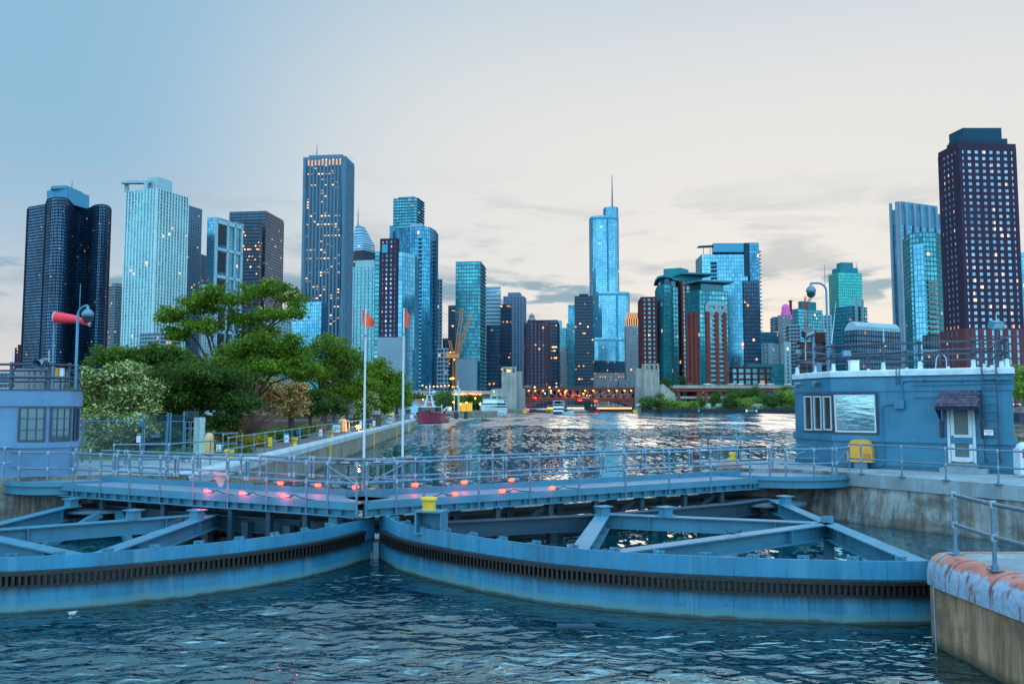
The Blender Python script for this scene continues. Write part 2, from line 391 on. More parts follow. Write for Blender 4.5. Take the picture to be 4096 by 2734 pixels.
# ================================================================== SETTING: water and land
def lockw():
    t = MT('lock_water_surface'); p = t.pos()
    n1 = t.bump(t.noise(t.pos((.55, 1, 1)), 3.6, 1.5, .5, .4), .11); n2 = t.bump(t.noise(t.pos((.55, 1, 1)), 10.0, 1.5, .5, .3), .018, 1.0, n1); pt = t.ramp(t.noise(t.pos((.22, .45, 1)), 1.0, 3, .6), .38, .60, .30, 1.25); [t.put(x.node.inputs['Strength'], pt) for x in (n1, n2)]
    t.set(col=(.0004, .012, .018), rough=.02, ior=3.2, spec=.6, nrm=n2); t.b.inputs['Specular Tint'].default_value = (.60, .92, 1.0, 1); return t.m
def rivw():
    """short steep wavelets: each facet tips towards or away from the viewer's bank"""
    t = MT('river_water_surface'); y = t.n('ShaderNodeSeparateXYZ', _0=t.n('ShaderNodeNewGeometry').outputs['Position']).outputs[1]
    near = t.noise(t.pos((1, .42, 1)), 3.1, 2, .55, .25); far = t.noise(t.pos((1, .12, 1)), 2.1, 2, .55, .2)
    n = t.mix(t.ramp(y, 50, 85), near, far); n = t.n('ShaderNodeSeparateColor', _0=n).outputs[0]
    lane = t.noise(t.pos((.03, .05, 1)), 1.0, 3); thr = t.ma('ADD', .535, t.ma('MULTIPLY', t.ma('SUBTRACT', .5, lane), .45))
    crest = t.ma('MULTIPLY', t.ma('SUBTRACT', n, thr), 14.0, None, True)
    crest = t.ma('MAXIMUM', crest, t.ramp(t.ma('ADD', y, t.ma('MULTIPLY', lane, 90)), 190, 235, 0, .62)); crest = t.ma('MULTIPLY', crest, t.ramp(t.noise(t.pos((.10, .022, 1)), 1.0, 5, .7), .40, .58, .35, 1.7))
    sm = t.ma('SUBTRACT', t.noise(t.pos((1, .5, 1)), 4.0, 1, .5), .5)
    ny = t.ma('ADD', t.ma('MULTIPLY', crest, -.150), t.ma('ADD', t.ma('MULTIPLY', sm, .06), -.012)); nx = t.ma('MULTIPLY', t.ma('SUBTRACT', t.noise(t.pos((1, .4, 1)), 1.9, 1, .5), .5), .12)
    c = t.n('ShaderNodeCombineXYZ'); t.put(c.inputs[0], nx); t.put(c.inputs[1], ny); c.inputs[2].default_value = 1.0
    v = t.n('ShaderNodeVectorMath', operation='NORMALIZE', _0=c.outputs[0])
    t.set(col=(.001, .048, .066), rough=.03, ior=2.1, spec=.6, nrm=v.outputs[0]); return t.m
W_LOCK = lockw(); W_RIV = rivw()
SKL = spline([(-17.3, 21.4), (-15.2, 19.6), (-12.9, 18.25), (-10.75, 17.95), (-9.26, 18.38), (-7.95, 19.1), (-6.3, 20.35), (-5.12, 21.75), (-4.42, 23.2), (-3.90, 24.5)], 5)
SKR = spline([(-3.78, 24.5), (-2.85, 22.45), (-1.5, 20.85), (0, 19.5), (1.3, 18.62), (3.3, 17.78), (6.2, 17.2), (8.05, 17.1), (9.6, 17.35), (11.2, 18.1)], 5)
SK = [(-40, 24)] + [(p.x, p.y) for p in SKL] + [(p.x, p.y) for p in SKR] + [(40, 20)]
def sky_y(x):
    for a, b in zip(SK, SK[1:]):
        if a[0] <= x <= b[0]: return a[1] + (b[1] - a[1]) * (x - a[0]) / (b[0] - a[0])
    return 20
def lock_water():
    nx, ny = 330, 230; x0, x1, y0, y1 = -17.0, 10.5, 8.5, 25.0
    vs = []; fs = []; id_ = {}
    for j in range(ny + 1):
        for i in range(nx + 1):
            x = x0 + (x1 - x0) * i / nx; y = y0 + (y1 - y0) * j / ny
            if y > sky_y(x) + .25: continue
            v = Vector((x, y * 1.25, 0)); fade = min(1.0, max(.25, (sky_y(x) - y) / 3.5))
            h = noise.noise(v * .6) * .07 + noise.noise(v * 1.9 + Vector((9, 3, 1))) * .045 + noise.noise(v * 4.3 + Vector((2, 8, 4))) * .015
            h += .018 * math.sin(x * .8 + y * 2.6 + 1.7 * noise.noise(v * .4))
            id_[(i, j)] = len(vs); vs.append((x, y, WL + h * fade))
    for j in range(ny):
        for i in range(nx):
            q = [id_.get(k) for k in ((i, j), (i + 1, j), (i + 1, j + 1), (i, j + 1))]
            if None not in q: fs.append(tuple(q))
    mb = MB(); mb.add(vs, fs, 0, True)
    mb.quad((-900, -2500, WL - .02), (900, -2500, WL - .02), (900, 8.5, WL - .02), (-900, 8.5, WL - .02))
    tag(mb.build('lock_water', W_LOCK, origin=(0, 17, WL)), kind='structure')
lock_water()
mb = MB()
line = [(-60, 24), (-17.0, 21.2)] + [(p.x, p.y) for p in SKL[5:]] + [(p.x, p.y) for p in SKR[:-3]] + [(10.4, 17.8), (60, 19)]
for a, b in zip(line, line[1:]):
    if b[0] - a[0] < 1e-3: continue
    mb.quad((a[0], a[1] + .02, WL), (b[0], b[1] + .02, WL), (b[0], 32, WL), (a[0], 32, WL))
mb.quad((-60, 32, WL), (60, 32, WL), (60, 60, WL), (-60, 60, WL))
mb.quad((-700, 60, WL), (900, 60, WL), (900, 2600, WL), (-700, 2600, WL))
tag(mb.build('river_water', W_RIV, origin=(0, 100, WL)), kind='structure')
mb = MB(); mb.quad((-9000, -2000, -4), (9000, -2000, -4), (9000, 16000, -4), (-9000, 16000, -4)); tag(mb.build('ground', M['land'], origin=(0, 0, -4)), kind='structure')

# land blocks: mats side, top
def land(name, poly, z1, side, top, z0=-1.0):
    mb = MB(); mb.prism(poly, z0, z1, 0, 1); return tag(mb.build(name, [side, top], origin=(poly[0][0], poly[0][1], z1)), kind='structure')
GX = lambda y: -12.16 - (y - 42.5) * (6.10 / 119.0)      # lock guide wall line
land('guide_wall_land', [(GX(30.5), 30.5), (GX(161), 161), (-60, 163), (-60, 320), (-400, 330), (-400, 30), (-24, 22.0), (-19.6, 27.2), (-18.4, 29.6), (-14.6, 31.4)], 2.5, M['guide'], M['slab'])
land('left_recess_wall', [(-24, 21.98), (-19.62, 27.17), (-18.42, 29.58), (-14.6, 31.37), (-13.5, 31.2), (-13.3, 30.8), (-14.6, 30.9), (-18.1, 29.2), (-19.2, 27.0), (-23.6, 21.8)], 1.95, M['conc'], M['conc'])
land('right_lock_land', [(8.3, 34.6), (11.2, 34.1), (12.64, 32.2), (15.99, 26.82), (22, 18.5), (60, 18.5), (60, 43.5), (16.5, 43.5), (12, 41), (8.3, 39.5)], 2.5, M['conc'], M['slab'])
# battered lower face of the recess and the ledge under the slab
mb = MB()
A, B = Vector((12.64, 32.2)), Vector((22.0, 18.5)); n = Vector((B.y - A.y, -(B.x - A.x))).normalized()
if n.x > 0: n = -n
off0, off1 = .10, .35
mb.quad((A.x + n.x * off1, A.y + n.y * off1, WL - .4), (B.x + n.x * off1, B.y + n.y * off1, WL - .4), (B.x + n.x * off0, B.y + n.y * off0, 1.85), (A.x + n.x * off0, A.y + n.y * off0, 1.85))
mb.quad((A.x + n.x * off0, A.y + n.y * off0, 1.85), (B.x + n.x * off0, B.y + n.y * off0, 1.85), (B.x + n.x * -.02, B.y + n.y * -.02, 1.9), (A.x - n.x * .02, A.y - n.y * .02, 1.9))
C2 = Vector((10.0, 34.3))
mb.quad((C2.x, C2.y, WL - .4), (A.x + n.x * off1, A.y + n.y * off1, WL - .4), (A.x + n.x * off0, A.y + n.y * off0, 1.85), (C2.x + .4, C2.y + .2, 1.85))
tag(mb.build('right_recess_wall', M['conc']), kind='structure')
# slab edge standing proud above the recess wall
mb = MB()
for a, b in (((12.64, 32.2), (15.99, 26.82)), ((15.99, 26.82), (22, 18.5))): mb.wall(a, b, 2.02, 2.496, .2, 0, .07) if False else None
sl = [(12.57, 32.16), (15.93, 26.77), (21.95, 18.45), (22.1, 18.5), (16.05, 26.87), (12.7, 32.24)]
mb.prism(sl, 2.03, 2.504, 0); tag(mb.build('right_slab_edge', M['slab']), kind='structure')
# guide wall: curb, path, verge
mb = MB()
prof = [(0.04, 2.12), (0.06, 2.44), (-.02, 2.55), (-.16, 2.60), (-.50, 2.60), (-.56, 2.50)]
ys = [30.5 + i * 6.53 for i in range(21)]; uu = [(y, k) for y in ys for k in prof]
vs = [(GX(y) + k[0], y, k[1]) for y, k in uu]; n_ = len(prof)
mb.add(vs, [(i * n_ + j, i * n_ + j + 1, (i + 1) * n_ + j + 1, (i + 1) * n_ + j) for i in range(len(ys) - 1) for j in range(n_ - 1)], 0, False)
mb.add([vs[(len(ys) - 1) * n_ + j] for j in range(n_)], [tuple(range(n_))]); tag(mb.build('guide_wall_curb', M['curb']), kind='structure')
def gstrip(name, o0, o1, y0, y1, z, m):
    mb = MB(); mb.quad((GX(y0) - o1, y0, z), (GX(y0) - o0, y0, z), (GX(y1) - o0, y1, z), (GX(y1) - o1, y1, z)); return tag(mb.build(name, m), kind='structure')
gstrip('guide_wall_path', .56, 3.2, 44, 160.5, 2.504, M['path'])
gstrip('park_lawn', 3.2, 45, 40, 158, 2.508, M['grass'])
# near pier at the right: rounded steel-armoured edge, painted red on top and pale blue on its side
def armour_mat():
    t = MT('pier_armour_paint'); g = t.n('ShaderNodeNewGeometry'); z = t.n('ShaderNodeSeparateXYZ', _0=g.outputs['Position']).outputs[2]
    nz = t.noise(t.pos(), 3.2, 6, .65); e = t.ma('ADD', z, t.ma('MULTIPLY', t.ma('SUBTRACT', nz, .5), .42))
    f = t.noise(t.pos(), 14, 5, .7); r = t.noise(t.pos((3, 3, .6)), 1.6, 6, .6)
    blue = t.mix(t.ramp(f, .35, .7), (.17, .27, .40), (.34, .43, .54)); red = t.mix(t.ramp(t.noise(t.pos(), 2.1, 5), .3, .7), (.36, .10, .07), (.52, .22, .18))
    c = t.mix(t.ramp(e, 2.185, 2.205), blue, red); c = t.mix(t.ramp(r, .57, .64, 0, .85), c, (.17, .055, .03)); c = t.mix(t.ramp(nz, .70, .72), c, (.42, .44, .46))
    t.set(col=c, rough=.55, nrm=t.bump(f, .006, .8)); return t.m
def near_pier():
    xe = lambda y: 7.50 + (16.2 - y) * .055
    rc = .40; top = 2.32
    # plan outline of the outer edge: along the lock face, round the corner, along the back
    path = [(xe(y), y) for y in (6, 8, 10, 12, 13, 14, 15)] + [(7.56, 15.5), (7.60, 15.85), (7.74, 16.12), (8.0, 16.25), (8.6, 16.28), (12, 16.3), (26, 16.4)]
    c = MB(); c.prism([(p[0] + .05, p[1] - (.04 if p[0] > 7.9 and p[1] > 16 else 0)) for p in path] + [(26, 6)], -1, 1.80, 0); tag(c.build('pier_wall', M['pierc'], origin=(8, 15, 1)), kind='structure')
    prof = [(0.0, 1.76), (0.0, 1.98), (.03, 2.10), (.10, 2.21), (.20, 2.285), (.32, 2.315), (.52, 2.322)]
    nrm = []
    for i, p in enumerate(path):
        a = Vector(path[max(i - 1, 0)]); b = Vector(path[min(i + 1, len(path) - 1)]); d = (b - a).normalized(); nrm.append(Vector((d.y, -d.x)))
    vs = [(p[0] + n.x * k[0], p[1] + n.y * k[0], k[1]) for p, n in zip(path, nrm) for k in prof]; m_ = len(prof)
    a = MB(); a.add(vs, [(i * m_ + j, (i + 1) * m_ + j, (i + 1) * m_ + j + 1, i * m_ + j + 1) for i in range(len(path) - 1) for j in range(m_ - 1)], 0, True)
    for y in (15.0, 13.85, 11.5):   # bands where armour plates meet
        a.tube([(xe(y) + k[0] - (.012 if k[0] < .2 else 0), y, k[1] + .01) for k in prof], .014, 6)
    tag(a.build('pier_edge_armour', armour_mat(), origin=(7.6, 15, 2)), kind='structure')
    t = MB(); t.prism([(p[0] + n.x * .5, p[1] + n.y * .5) for p, n in zip(path, nrm)] + [(26, 6)], 1.8, 2.318, 0)
    for k in range(12): t.box((10.3 + k * .055, 15.0, 2.323), (.02, 1.6, .004), .05, 0)
    tag(t.build('pier_deck', M['slab'], origin=(9, 14, 2.3)), kind='structure')
near_pier()
# banks and city ground further off
land('left_quay', [(-62, 320), (-58, 318), (-7.0, 318), (-6, 335), (-6, 536), (10, 540), (10, 2300), (-900, 2300), (-900, 330), (-400, 330), (-62, 330)], 2.9, M['guide'], M['land'])
land('right_bank', [(84, 560), (88, 505), (172, 498), (150, 330), (132, 222), (190, 200), (1200, 120), (1200, 2300), (84, 2300)], 3.2, M['lead'], M['land'])
land('city_plain', [(-2500, 2300), (3000, 2300), (3000, 2600), (-2500, 2600)], 3.0, M['land'], M['land'])
mb = MB()
for i in range(150):
    x = 88.3 + i * .56; mb.box((x, 504.6 - (x - 88) * .083, 1.9), (.30, .5, 2.75))
for i in range(60):
    y = 230 + i * 1.0; mb.box((132 + (y - 222) * .167 - .2, y, 1.6), (.5, .5, 2.3))
o = mb.build('sheet_pile_wall', M['lead'], origin=(130, 500, 1)); tag(o, 'long dark corrugated sheet pile wall along the right river bank', 'retaining wall')
mb = MB(); mb.prism([(133, 224), (190, 202), (190, 203), (134, 225.5), (134.5, 300), (133.5, 300)], 3.2, 4.7); tag(mb.build('parking_wall', M['conc']), 'grey concrete wall below the parked cars at the far right edge', 'wall')

# ================================================================== rails
def posts_px(pxs, a, b, zref): return [along(x, a, b, zref)[0] for x in pxs]
def rail_run(name, pts, posts, zb, zd, parent=None, label=None, group=None, mat='galv', hi=1.07, r=.035, mid=.54, hangers=(), feet=False, pr=None, cat='railing'):
    """pts plan polyline of the pipes, posts plan points; zb post foot, zd deck level"""
    mb = MB()
    for h in (hi, mid): mb.tube([(p[0], p[1], zd + h) for p in pts], r, 8)
    for p in list(posts) + list(hangers):
        for h in (hi, mid): mb.lathe([(r * 1.5, -r * 1.7), (r * 1.55, r * 1.5)], (p[0], p[1], zd + h), 8, 1)
    g = mb.build(name, [M[mat], M['fitting'] if mat == 'galv' else M[mat]], parent, None if parent else (pts[0][0], pts[0][1], zb))
    if label: tag(g, label, cat, group)
    for p in posts:
        q = MB(); q.tube([(p[0], p[1], zb), (p[0], p[1], zd + hi)], pr or r, 8)
        if feet: q.box((p[0], p[1], zb + .012), (.20, .20, .024)); q.lathe([(r * 1.7, 0), (r * 1.7, .09)], (p[0], p[1], zb), 8)
        q.build('post', M[mat], g)
    for p in hangers:
        q = MB(); q.tube([(p[0], p[1], zd + mid - .06), (p[0], p[1], zd + hi)], r * 1.05, 8); q.build('hanger', M[mat], g)
    return g
def gate_panel(a, b, zd, lo_at_a, parent, mat='galv', hi=1.07, mid=.54):
    mb = MB(); z0, z1 = zd + mid - .03, zd + hi - .03; a = Vector((a[0], a[1], 0)); b = Vector((b[0], b[1], 0))
    P = lambda q, z: Vector((q.x, q.y, z))
    mb.tube([P(a, z0), P(a, z1), P(b, z1), P(b, z0), P(a, z0)], .028, 8)
    mb.tube([P(a, z0), P(b, z1)] if lo_at_a else [P(a, z1), P(b, z0)], .026, 8)
    return mb.build('swing_panel', M[mat], parent)

# ================================================================== the two sector gates
ZT = 1.72; ZD = 2.34
def unit2(a, b): d = Vector((b[0] - a[0], b[1] - a[1])); d.normalize(); return d
def sector_gate(side, label, sk, ztop, nearA, nearB, beams, girder, stubs, rack_rng, posts_r, origin, wl):
    root = empty('lock_gate', origin, label, 'lock gate', 'curved sector gates of the lock')
    # skin plate with a top flange
    pts = [(p.x, p.y) for p in sk]
    nr = []
    for i, p in enumerate(pts):
        a = Vector(pts[max(i - 1, 0)]); b = Vector(pts[min(i + 1, len(pts) - 1)]); d = (b - a).normalized(); nr.append(Vector((d.y, -d.x)))
    m = MB(); n = len(pts)
    prof = [(0.0, -.6), (0.0, ztop), (-.045, ztop), (-.045, -.6)]
    vs = [(p[0] + q.x * k[0], p[1] + q.y * k[0], k[1]) for p, q in zip(pts, nr) for k in prof]
    m.add(vs, [(i * 4 + j, (i + 1) * 4 + j, (i + 1) * 4 + (j + 1) % 4, i * 4 + (j + 1) % 4) for i in range(n - 1) for j in range(4)], 0, False)
    m.add([vs[0], vs[1], vs[2], vs[3]], [(0, 1, 2, 3)]); m.add(vs[-4:], [(3, 2, 1, 0)])
    m.build('skin_plate', M['skin'], root)
    # arc-length walk
    L = [0]
    for a, b in zip(pts, pts[1:]): L.append(L[-1] + math.hypot(b[0] - a[0], b[1] - a[1]))
    def at(s):
        for i in range(n - 1):
            if L[i] <= s <= L[i + 1] + 1e-6:
                t = (s - L[i]) / (L[i + 1] - L[i]); a = Vector(pts[i]); b = Vector(pts[i + 1]); d = (b - a).normalized(); nn = nr[i].lerp(nr[i + 1], t).normalized()
                return a.lerp(b, t), nn, math.atan2(nn.x, -nn.y)
    s0, s1 = rack_rng[0] * L[-1], rack_rng[1] * L[-1]
    m = MB(); k = int((s1 - s0) / .6); bl = [at(s0 + (s1 - s0) * i / k) for i in range(k + 1)]
    for z0, z1, o in ((1.50, 1.575, .20), (1.255, 1.30, .13), (1.30, 1.50, .07)):
        vv = []
        for p, q, _ in bl: vv += [(p.x + q.x * o, p.y + q.y * o, z0), (p.x + q.x * o, p.y + q.y * o, z1), (p.x + q.x * .002, p.y + q.y * .002, z1), (p.x + q.x * .002, p.y + q.y * .002, z0)]
        m.add(vv, [(i * 4 + j, (i + 1) * 4 + j, (i + 1) * 4 + (j + 1) % 4, i * 4 + (j + 1) % 4) for i in range(k) for j in range(4)])
        m.add(vv[:4], [(0, 1, 2, 3)]); m.add(vv[-4:], [(3, 2, 1, 0)])
    tk = int((s1 - s0) / .115)
    for i in range(tk + 1):
        p, q, a = at(s0 + .03 + (s1 - s0 - .06) * i / tk); m.box((p.x + q.x * .115, p.y + q.y * .115, 1.40), (.052, .10, .21), a)
    m.build('gear_rack', M['rack'], root)
    # stiffener tees just showing over the skin's top edge
    k = int(L[-1] / .98)
    for i in range(1, k):
        p, q, a = at(i * .98); m = MB()
        m.box((p.x - q.x * .16, p.y - q.y * .16, (ztop + .5) / 2), (.018, .22, ztop - .45), a)
        m.box((p.x - q.x * .28, p.y - q.y * .28, (ztop + .5) / 2), (.24, .02, ztop - .42), a); m.build('stiffener', M['steel'], root)
    # frame
    for a, b, wd in beams:
        m = MB(); m.ibeam((a[0], a[1], ZT), (b[0], b[1], ZT), wd, .42, .035)
        d = unit2(a, b); ln = math.hypot(b[0] - a[0], b[1] - a[1])
        for f in (.22, .78): m.box((a[0] + (b[0] - a[0]) * f, a[1] + (b[1] - a[1]) * f, ZT - .21), (.03, wd * .92, .35), math.atan2(d.y, d.x))
        m.build('girder', M['steel'], root)
    for a, b in zip(girder, girder[1:]):
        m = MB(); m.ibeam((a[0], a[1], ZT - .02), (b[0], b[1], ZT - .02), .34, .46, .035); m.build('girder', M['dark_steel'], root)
    # rear truss under the walkway's far side
    dd = unit2(nearA, nearB); nn = Vector((-dd.y, dd.x)); nn = nn if nn.y > 0 else -nn
    ra = Vector(nearA[:2]) + nn * 1.35; rb = Vector(nearB[:2]) + nn * 1.35
    for z, h in ((1.66, .12), (1.42, .12), (1.02, .15), (.78, .12)):
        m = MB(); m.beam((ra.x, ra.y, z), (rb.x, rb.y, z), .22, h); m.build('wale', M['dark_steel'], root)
    for z in (1.66, 1.02):
        m = MB(); m.beam((ra.x, ra.y, z - .13), (rb.x, rb.y, z - .13), .08, .20); m.build('wale_web', M['black'], root)
    for f in posts_r:
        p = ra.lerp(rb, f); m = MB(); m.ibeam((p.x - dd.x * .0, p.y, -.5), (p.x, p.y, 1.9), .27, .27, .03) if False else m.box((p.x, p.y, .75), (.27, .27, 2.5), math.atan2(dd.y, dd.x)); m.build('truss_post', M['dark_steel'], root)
    for f in posts_r[:-1]:
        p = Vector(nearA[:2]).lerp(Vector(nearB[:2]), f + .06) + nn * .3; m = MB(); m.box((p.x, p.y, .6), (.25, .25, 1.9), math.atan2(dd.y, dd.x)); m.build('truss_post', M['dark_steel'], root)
    na = Vector(nearA[:2]) + nn * .15; nb_ = Vector(nearB[:2]) + nn * .15; fs = [.06, .16, .27, .39, .50, .62, .74, .85]
    for i, f in enumerate(fs):
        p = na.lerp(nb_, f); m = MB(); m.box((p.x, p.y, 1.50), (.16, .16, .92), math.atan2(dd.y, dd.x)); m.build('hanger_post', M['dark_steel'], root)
        if i % 2:
            q = na.lerp(nb_, fs[i - 1]); m = MB(); m.beam((p.x, p.y + .3, 1.9), (q.x, q.y + 1.1, .7), .14, .14); m.build('brace', M['dark_steel'], root)
    for a, b in stubs['diag']:
        m = MB(); m.beam(a, b, .22, .22); m.build('brace', M['steel'], root)
    for x, y in stubs['stub']:
        m = MB(); m.box((x, y, ZT + .13), (.30, .28, .27), math.atan2(dd.y, dd.x)); m.box((x, y, ZT + .26), (.46, .40, .03), math.atan2(dd.y, dd.x)); m.box((x, y, ZT + .01), (.46, .42, .03), math.atan2(dd.y, dd.x))
        m.build('bearing_post', M['steel'], root)
    # walkway deck
    A = Vector(nearA[:2]); B = Vector(nearB[:2]); W = nn * wl
    m = MB(); poly = [(A.x, A.y), (B.x, B.y), (B.x + W.x, B.y + W.y), (A.x + W.x, A.y + W.y)]; m.prism(poly, ZD - .04, ZD)
    o1, o2 = nn * .34, nn * .375
    m.quad((A.x + o1.x, A.y + o1.y, ZD + .004), (B.x + o1.x, B.y + o1.y, ZD + .004), (B.x + o2.x, B.y + o2.y, ZD + .004), (A.x + o2.x, A.y + o2.y, ZD + .004), 1)
    ln = (B - A).length; ang = math.atan2(dd.y, dd.x)
    dk = m.build('walkway', [M['deck'], plain('walkway_line_paint', (.80, .52, .22), .6)], root)
    for nm, o, up in (('near_fascia', -.0, 0.0), ('far_fascia', wl, .16)):
        m = MB(); s = -1 if up == 0 else 1
        c = A + nn * o; c2 = B + nn * o
        def bm(off, z0, z1, t): m.beam((c.x + nn.x * s * off, c.y + nn.y * s * off, (z0 + z1) / 2), (c2.x + nn.x * s * off, c2.y + nn.y * s * off, (z0 + z1) / 2), t, z1 - z0)
        bm(.02, 2.17, ZD + .02 + up, .04); bm(-.06, 1.97, 2.17, .02); bm(.0, 1.95, 1.985, .20); bm(.0, 2.155, 2.175, .20)
        k = int(ln / .47)
        for i in range(k + 1):
            p = c.lerp(c2, i / k); m.box((p.x + nn.x * s * .0, p.y + nn.y * s * .0, 2.07), (.018, .17, .18), ang)
        m.build('fascia', M['steel'], root)
    return root, A, B, nn, W
NLa, NLb = (-15.35, 29.16), (-4.26, 23.55)
NRa, NRb = (-4.09, 23.75), (9.65, 32.0)
gl = sector_gate('L', 'left sector gate leaf of blue steel carrying the walkway lit pinkish red by lamps', SKL, 1.86, NLa, NLb,
    [((-14.3, 22.6), (-9.13, 26.3), .36), ((-14.3, 22.6), (-14.6, 28.9), .36), ((-14.3, 22.6), (-9.5, 19.0), .40), ((-9.13, 26.3), (-9.2, 19.3), .42)],
    [(-13.9, 29.1), (-9.13, 26.4), (-5.6, 24.9), (-4.3, 24.2)],
    {'diag': [((-15.2, 25.6, 0), (-13.4, 28.0, 1.5)), ((-11.6, 26.8, 0), (-12.9, 28.2, 1.5)), ((-7.3, 25.6, 0), (-8.9, 26.5, 1.5)), ((-14.3, 22.6, 0), (-14.3, 22.6, 1.4))],
     'stub': [(-14.35, 28.0), (-11.0, 25.0), (-9.15, 25.0), (-4.95, 24.2)]}, (0.0, .955), (.08, .2, .33, .47, .6, .73, .86), (-9.5, 24, WL), 1.5)
gr = sector_gate('R', 'right sector gate leaf of blue steel with long black gear rack and open girders', SKR, 1.94, NRa, NRb,
    [((2.8, 26.3), (8.9, 24.24), .36), ((2.8, 26.3), (1.45, 19.3), .42), ((1.9, 19.2), (8.9, 24.24), .42), ((8.9, 24.24), (8.62, 17.9), .44), ((8.9, 24.24), (9.2, 30.2), .36)],
    [(-3.5, 24.1), (2.8, 26.3), (7.6, 29.3), (9.2, 30.8)],
    {'diag': [((1.2, 24.4, .1), (2.7, 26.2, 1.5)), ((8.9, 24.24, -.2), (8.9, 24.24, 1.4)), ((10.3, 23.2, 0), (9.0, 24.1, 1.45)), ((9.9, 21.6, 0), (9.0, 23.9, 1.45)), ((5.4, 23.9, .1), (7.9, 26.6, 1.35)), ((11.2, 27.2, 0), (9.3, 29.6, 1.5))],
     'stub': [(2.75, 25.9), (4.6, 25.75), (9.15, 28.8)]}, (.045, .97), (.10, .22, .34, .46, .60, .74, .87), (2, 24, WL), 1.5)
# hub plates and pivot drums
(gl, AL, BL, nL, WvL), (gr, AR, BR, nR, WvR) = gl, gr
for root, c in ((gl, (-13.9, 29.2)), (gr, (9.1, 31.0))):
    m = MB(); m.lathe([(1.45, 1.50), (1.45, 1.58), (.9, 1.60)], (c[0], c[1], 0), 28); m.lathe([(.75, -.5), (.75, 1.45)], (c[0], c[1], 0), 20)
    m.lathe([(1.2, .95), (1.2, 1.10)], (c[0], c[1], 0), 24); m.build('pivot_drum', M['dark_steel'], root)
# lug on the node, seal posts at the meeting point
m = MB(); m.box((8.9, 24.3, ZT + .08), (.34, .05, .20)); m.tube([(8.9, 24.26, ZT + .11), (8.9, 24.34, ZT + .11)], .05, 10, 0); m.build('lifting_lug', M['steel'], gr)
m = MB(); m.box((-3.84, 24.42, .2), (.16, .10, 1.9)); m.box((-3.98, 24.36, .15), (.07, .10, 1.5), .3); m.build('seal_post', M['galv'], gr)
# rails on the gates
o_near = -.045; o_far = 1.56
def walkrail(root, A, B, nn, zb, posts, hang, ext=(0, 0), far=False, gap=None):
    o = nn * (o_far if far else o_near); a = A + o; b = B + o
    P = posts_px(posts, a, b, ZD + .5); H = posts_px(hang, a, b, ZD + .8)
    d = (b - a).normalized()
    return rail_run('guard_rail', [(a - d * ext[0])[:2], (b + d * ext[1])[:2]], [p[:2] for p in P], zb, ZD, root, hangers=[p[:2] for p in H]), a, b
g1, a, b = walkrail(gl, AL, BL, nL, 1.97, [294, 402, 518, 641, 772, 912, 1066, 1226, 1311, 1427], [458, 470, 700, 712, 983, 994], (0, .0))
gate_panel(along(1300, a, b, 3)[0], along(1424, a, b, 3)[0], ZD, False, g1)
g2, a, b = walkrail(gl, AL, BL, nL, 1.97, [300, 360, 472, 567, 665, 800, 907, 1040, 1177, 1320, 1510], [500, 512, 790, 964, 1160, 1241, 1255], (0, 1.45), True)
gate_panel(along(1393, a, b, 3)[0], along(1508, a, b, 3)[0], ZD, False, g2, 'black')
g3, a, b = walkrail(gr, AR, BR, nR, 1.97, [1466, 1586, 1696, 1915, 2121, 2316, 2502, 2677, 2842, 3000, 3078], [2012, 2024, 2403, 2415, 2757, 2766], (0, 0))
gate_panel(along(1472, a, b, 3)[0], along(1621, a, b, 3)[0], ZD, True, g3)
g4, a, b = walkrail(gr, AR, BR, nR, 1.97, [1535, 1575, 1660, 1779, 1970, 2156, 2330, 2494, 2653, 2802, 2949, 3090], [1868, 1881, 2240, 2249, 2570, 2581, 2871, 2880], (0, 0), True)
gate_panel(along(1540, a, b, 3)[0], along(1668, a, b, 3)[0], ZD, True, g4, 'black')
# round end platforms over the pivots, with their rails
def platform(root, c, r, a0, a1, rails, inner=.0):
    m = MB(); pl = [(c[0] + r * math.cos(R(a)), c[1] + r * math.sin(R(a))) for a in range(0, 360, 8)]
    m.prism(pl, 2.29, 2.352, 0); m.build('round_platform', M['deck'], root)
    m = MB(); pl2 = [(c[0] + (r + .03) * math.cos(R(a)), c[1] + (r + .03) * math.sin(R(a))) for a in range(a0, a1 + 1, 5)]
    m.strip(pl2[::1], 2.30, 2.43); m.strip([(c[0] + (r - .02) * math.cos(R(a)), c[1] + (r - .02) * math.sin(R(a))) for a in range(a0, a1 + 1, 5)], 2.02, 2.30)
    for z in (2.02, 2.29):
        q = [(c[0] + (r + .09) * math.cos(R(a)), c[1] + (r + .09) * math.sin(R(a))) for a in range(a0, a1 + 1, 5)]; qi = [(c[0] + (r - .1) * math.cos(R(a)), c[1] + (r - .1) * math.sin(R(a))) for a in range(a0, a1 + 1, 5)]
        m.prism(q + qi[::-1], z - .012, z + .012)
    m.build('platform_skirt', M['steel'], root)
platform(gl, (-15.9, 31.1), 2.1, 150, 330, None); platform(gr, (10.5, 34.15), 2.9, 195, 380, None)
def arc(c, r, a0, a1, k=10): return [(c[0] + r * math.cos(R(a0 + (a1 - a0) * i / k)), c[1] + r * math.sin(R(a0 + (a1 - a0) * i / k))) for i in range(k + 1)]
pa = arc((-15.9, 31.1), 1.98, 198, 282); rail_run('guard_rail', pa, [pa[0], pa[1], pa[5], pa[9]], 2.35, ZD, gl)
pa = arc((10.5, 34.15), 2.75, 256, 300); rail_run('guard_rail', pa, [pa[1], pa[6], pa[10]], 2.35, ZD, gr)
pb = arc((10.5, 34.15), 2.75, 305, 345); g = rail_run('guard_rail', pb, [pb[0], pb[9]], 2.35, ZD, gr)
gate_panel(pb[0], pb[9], ZD, True, g)
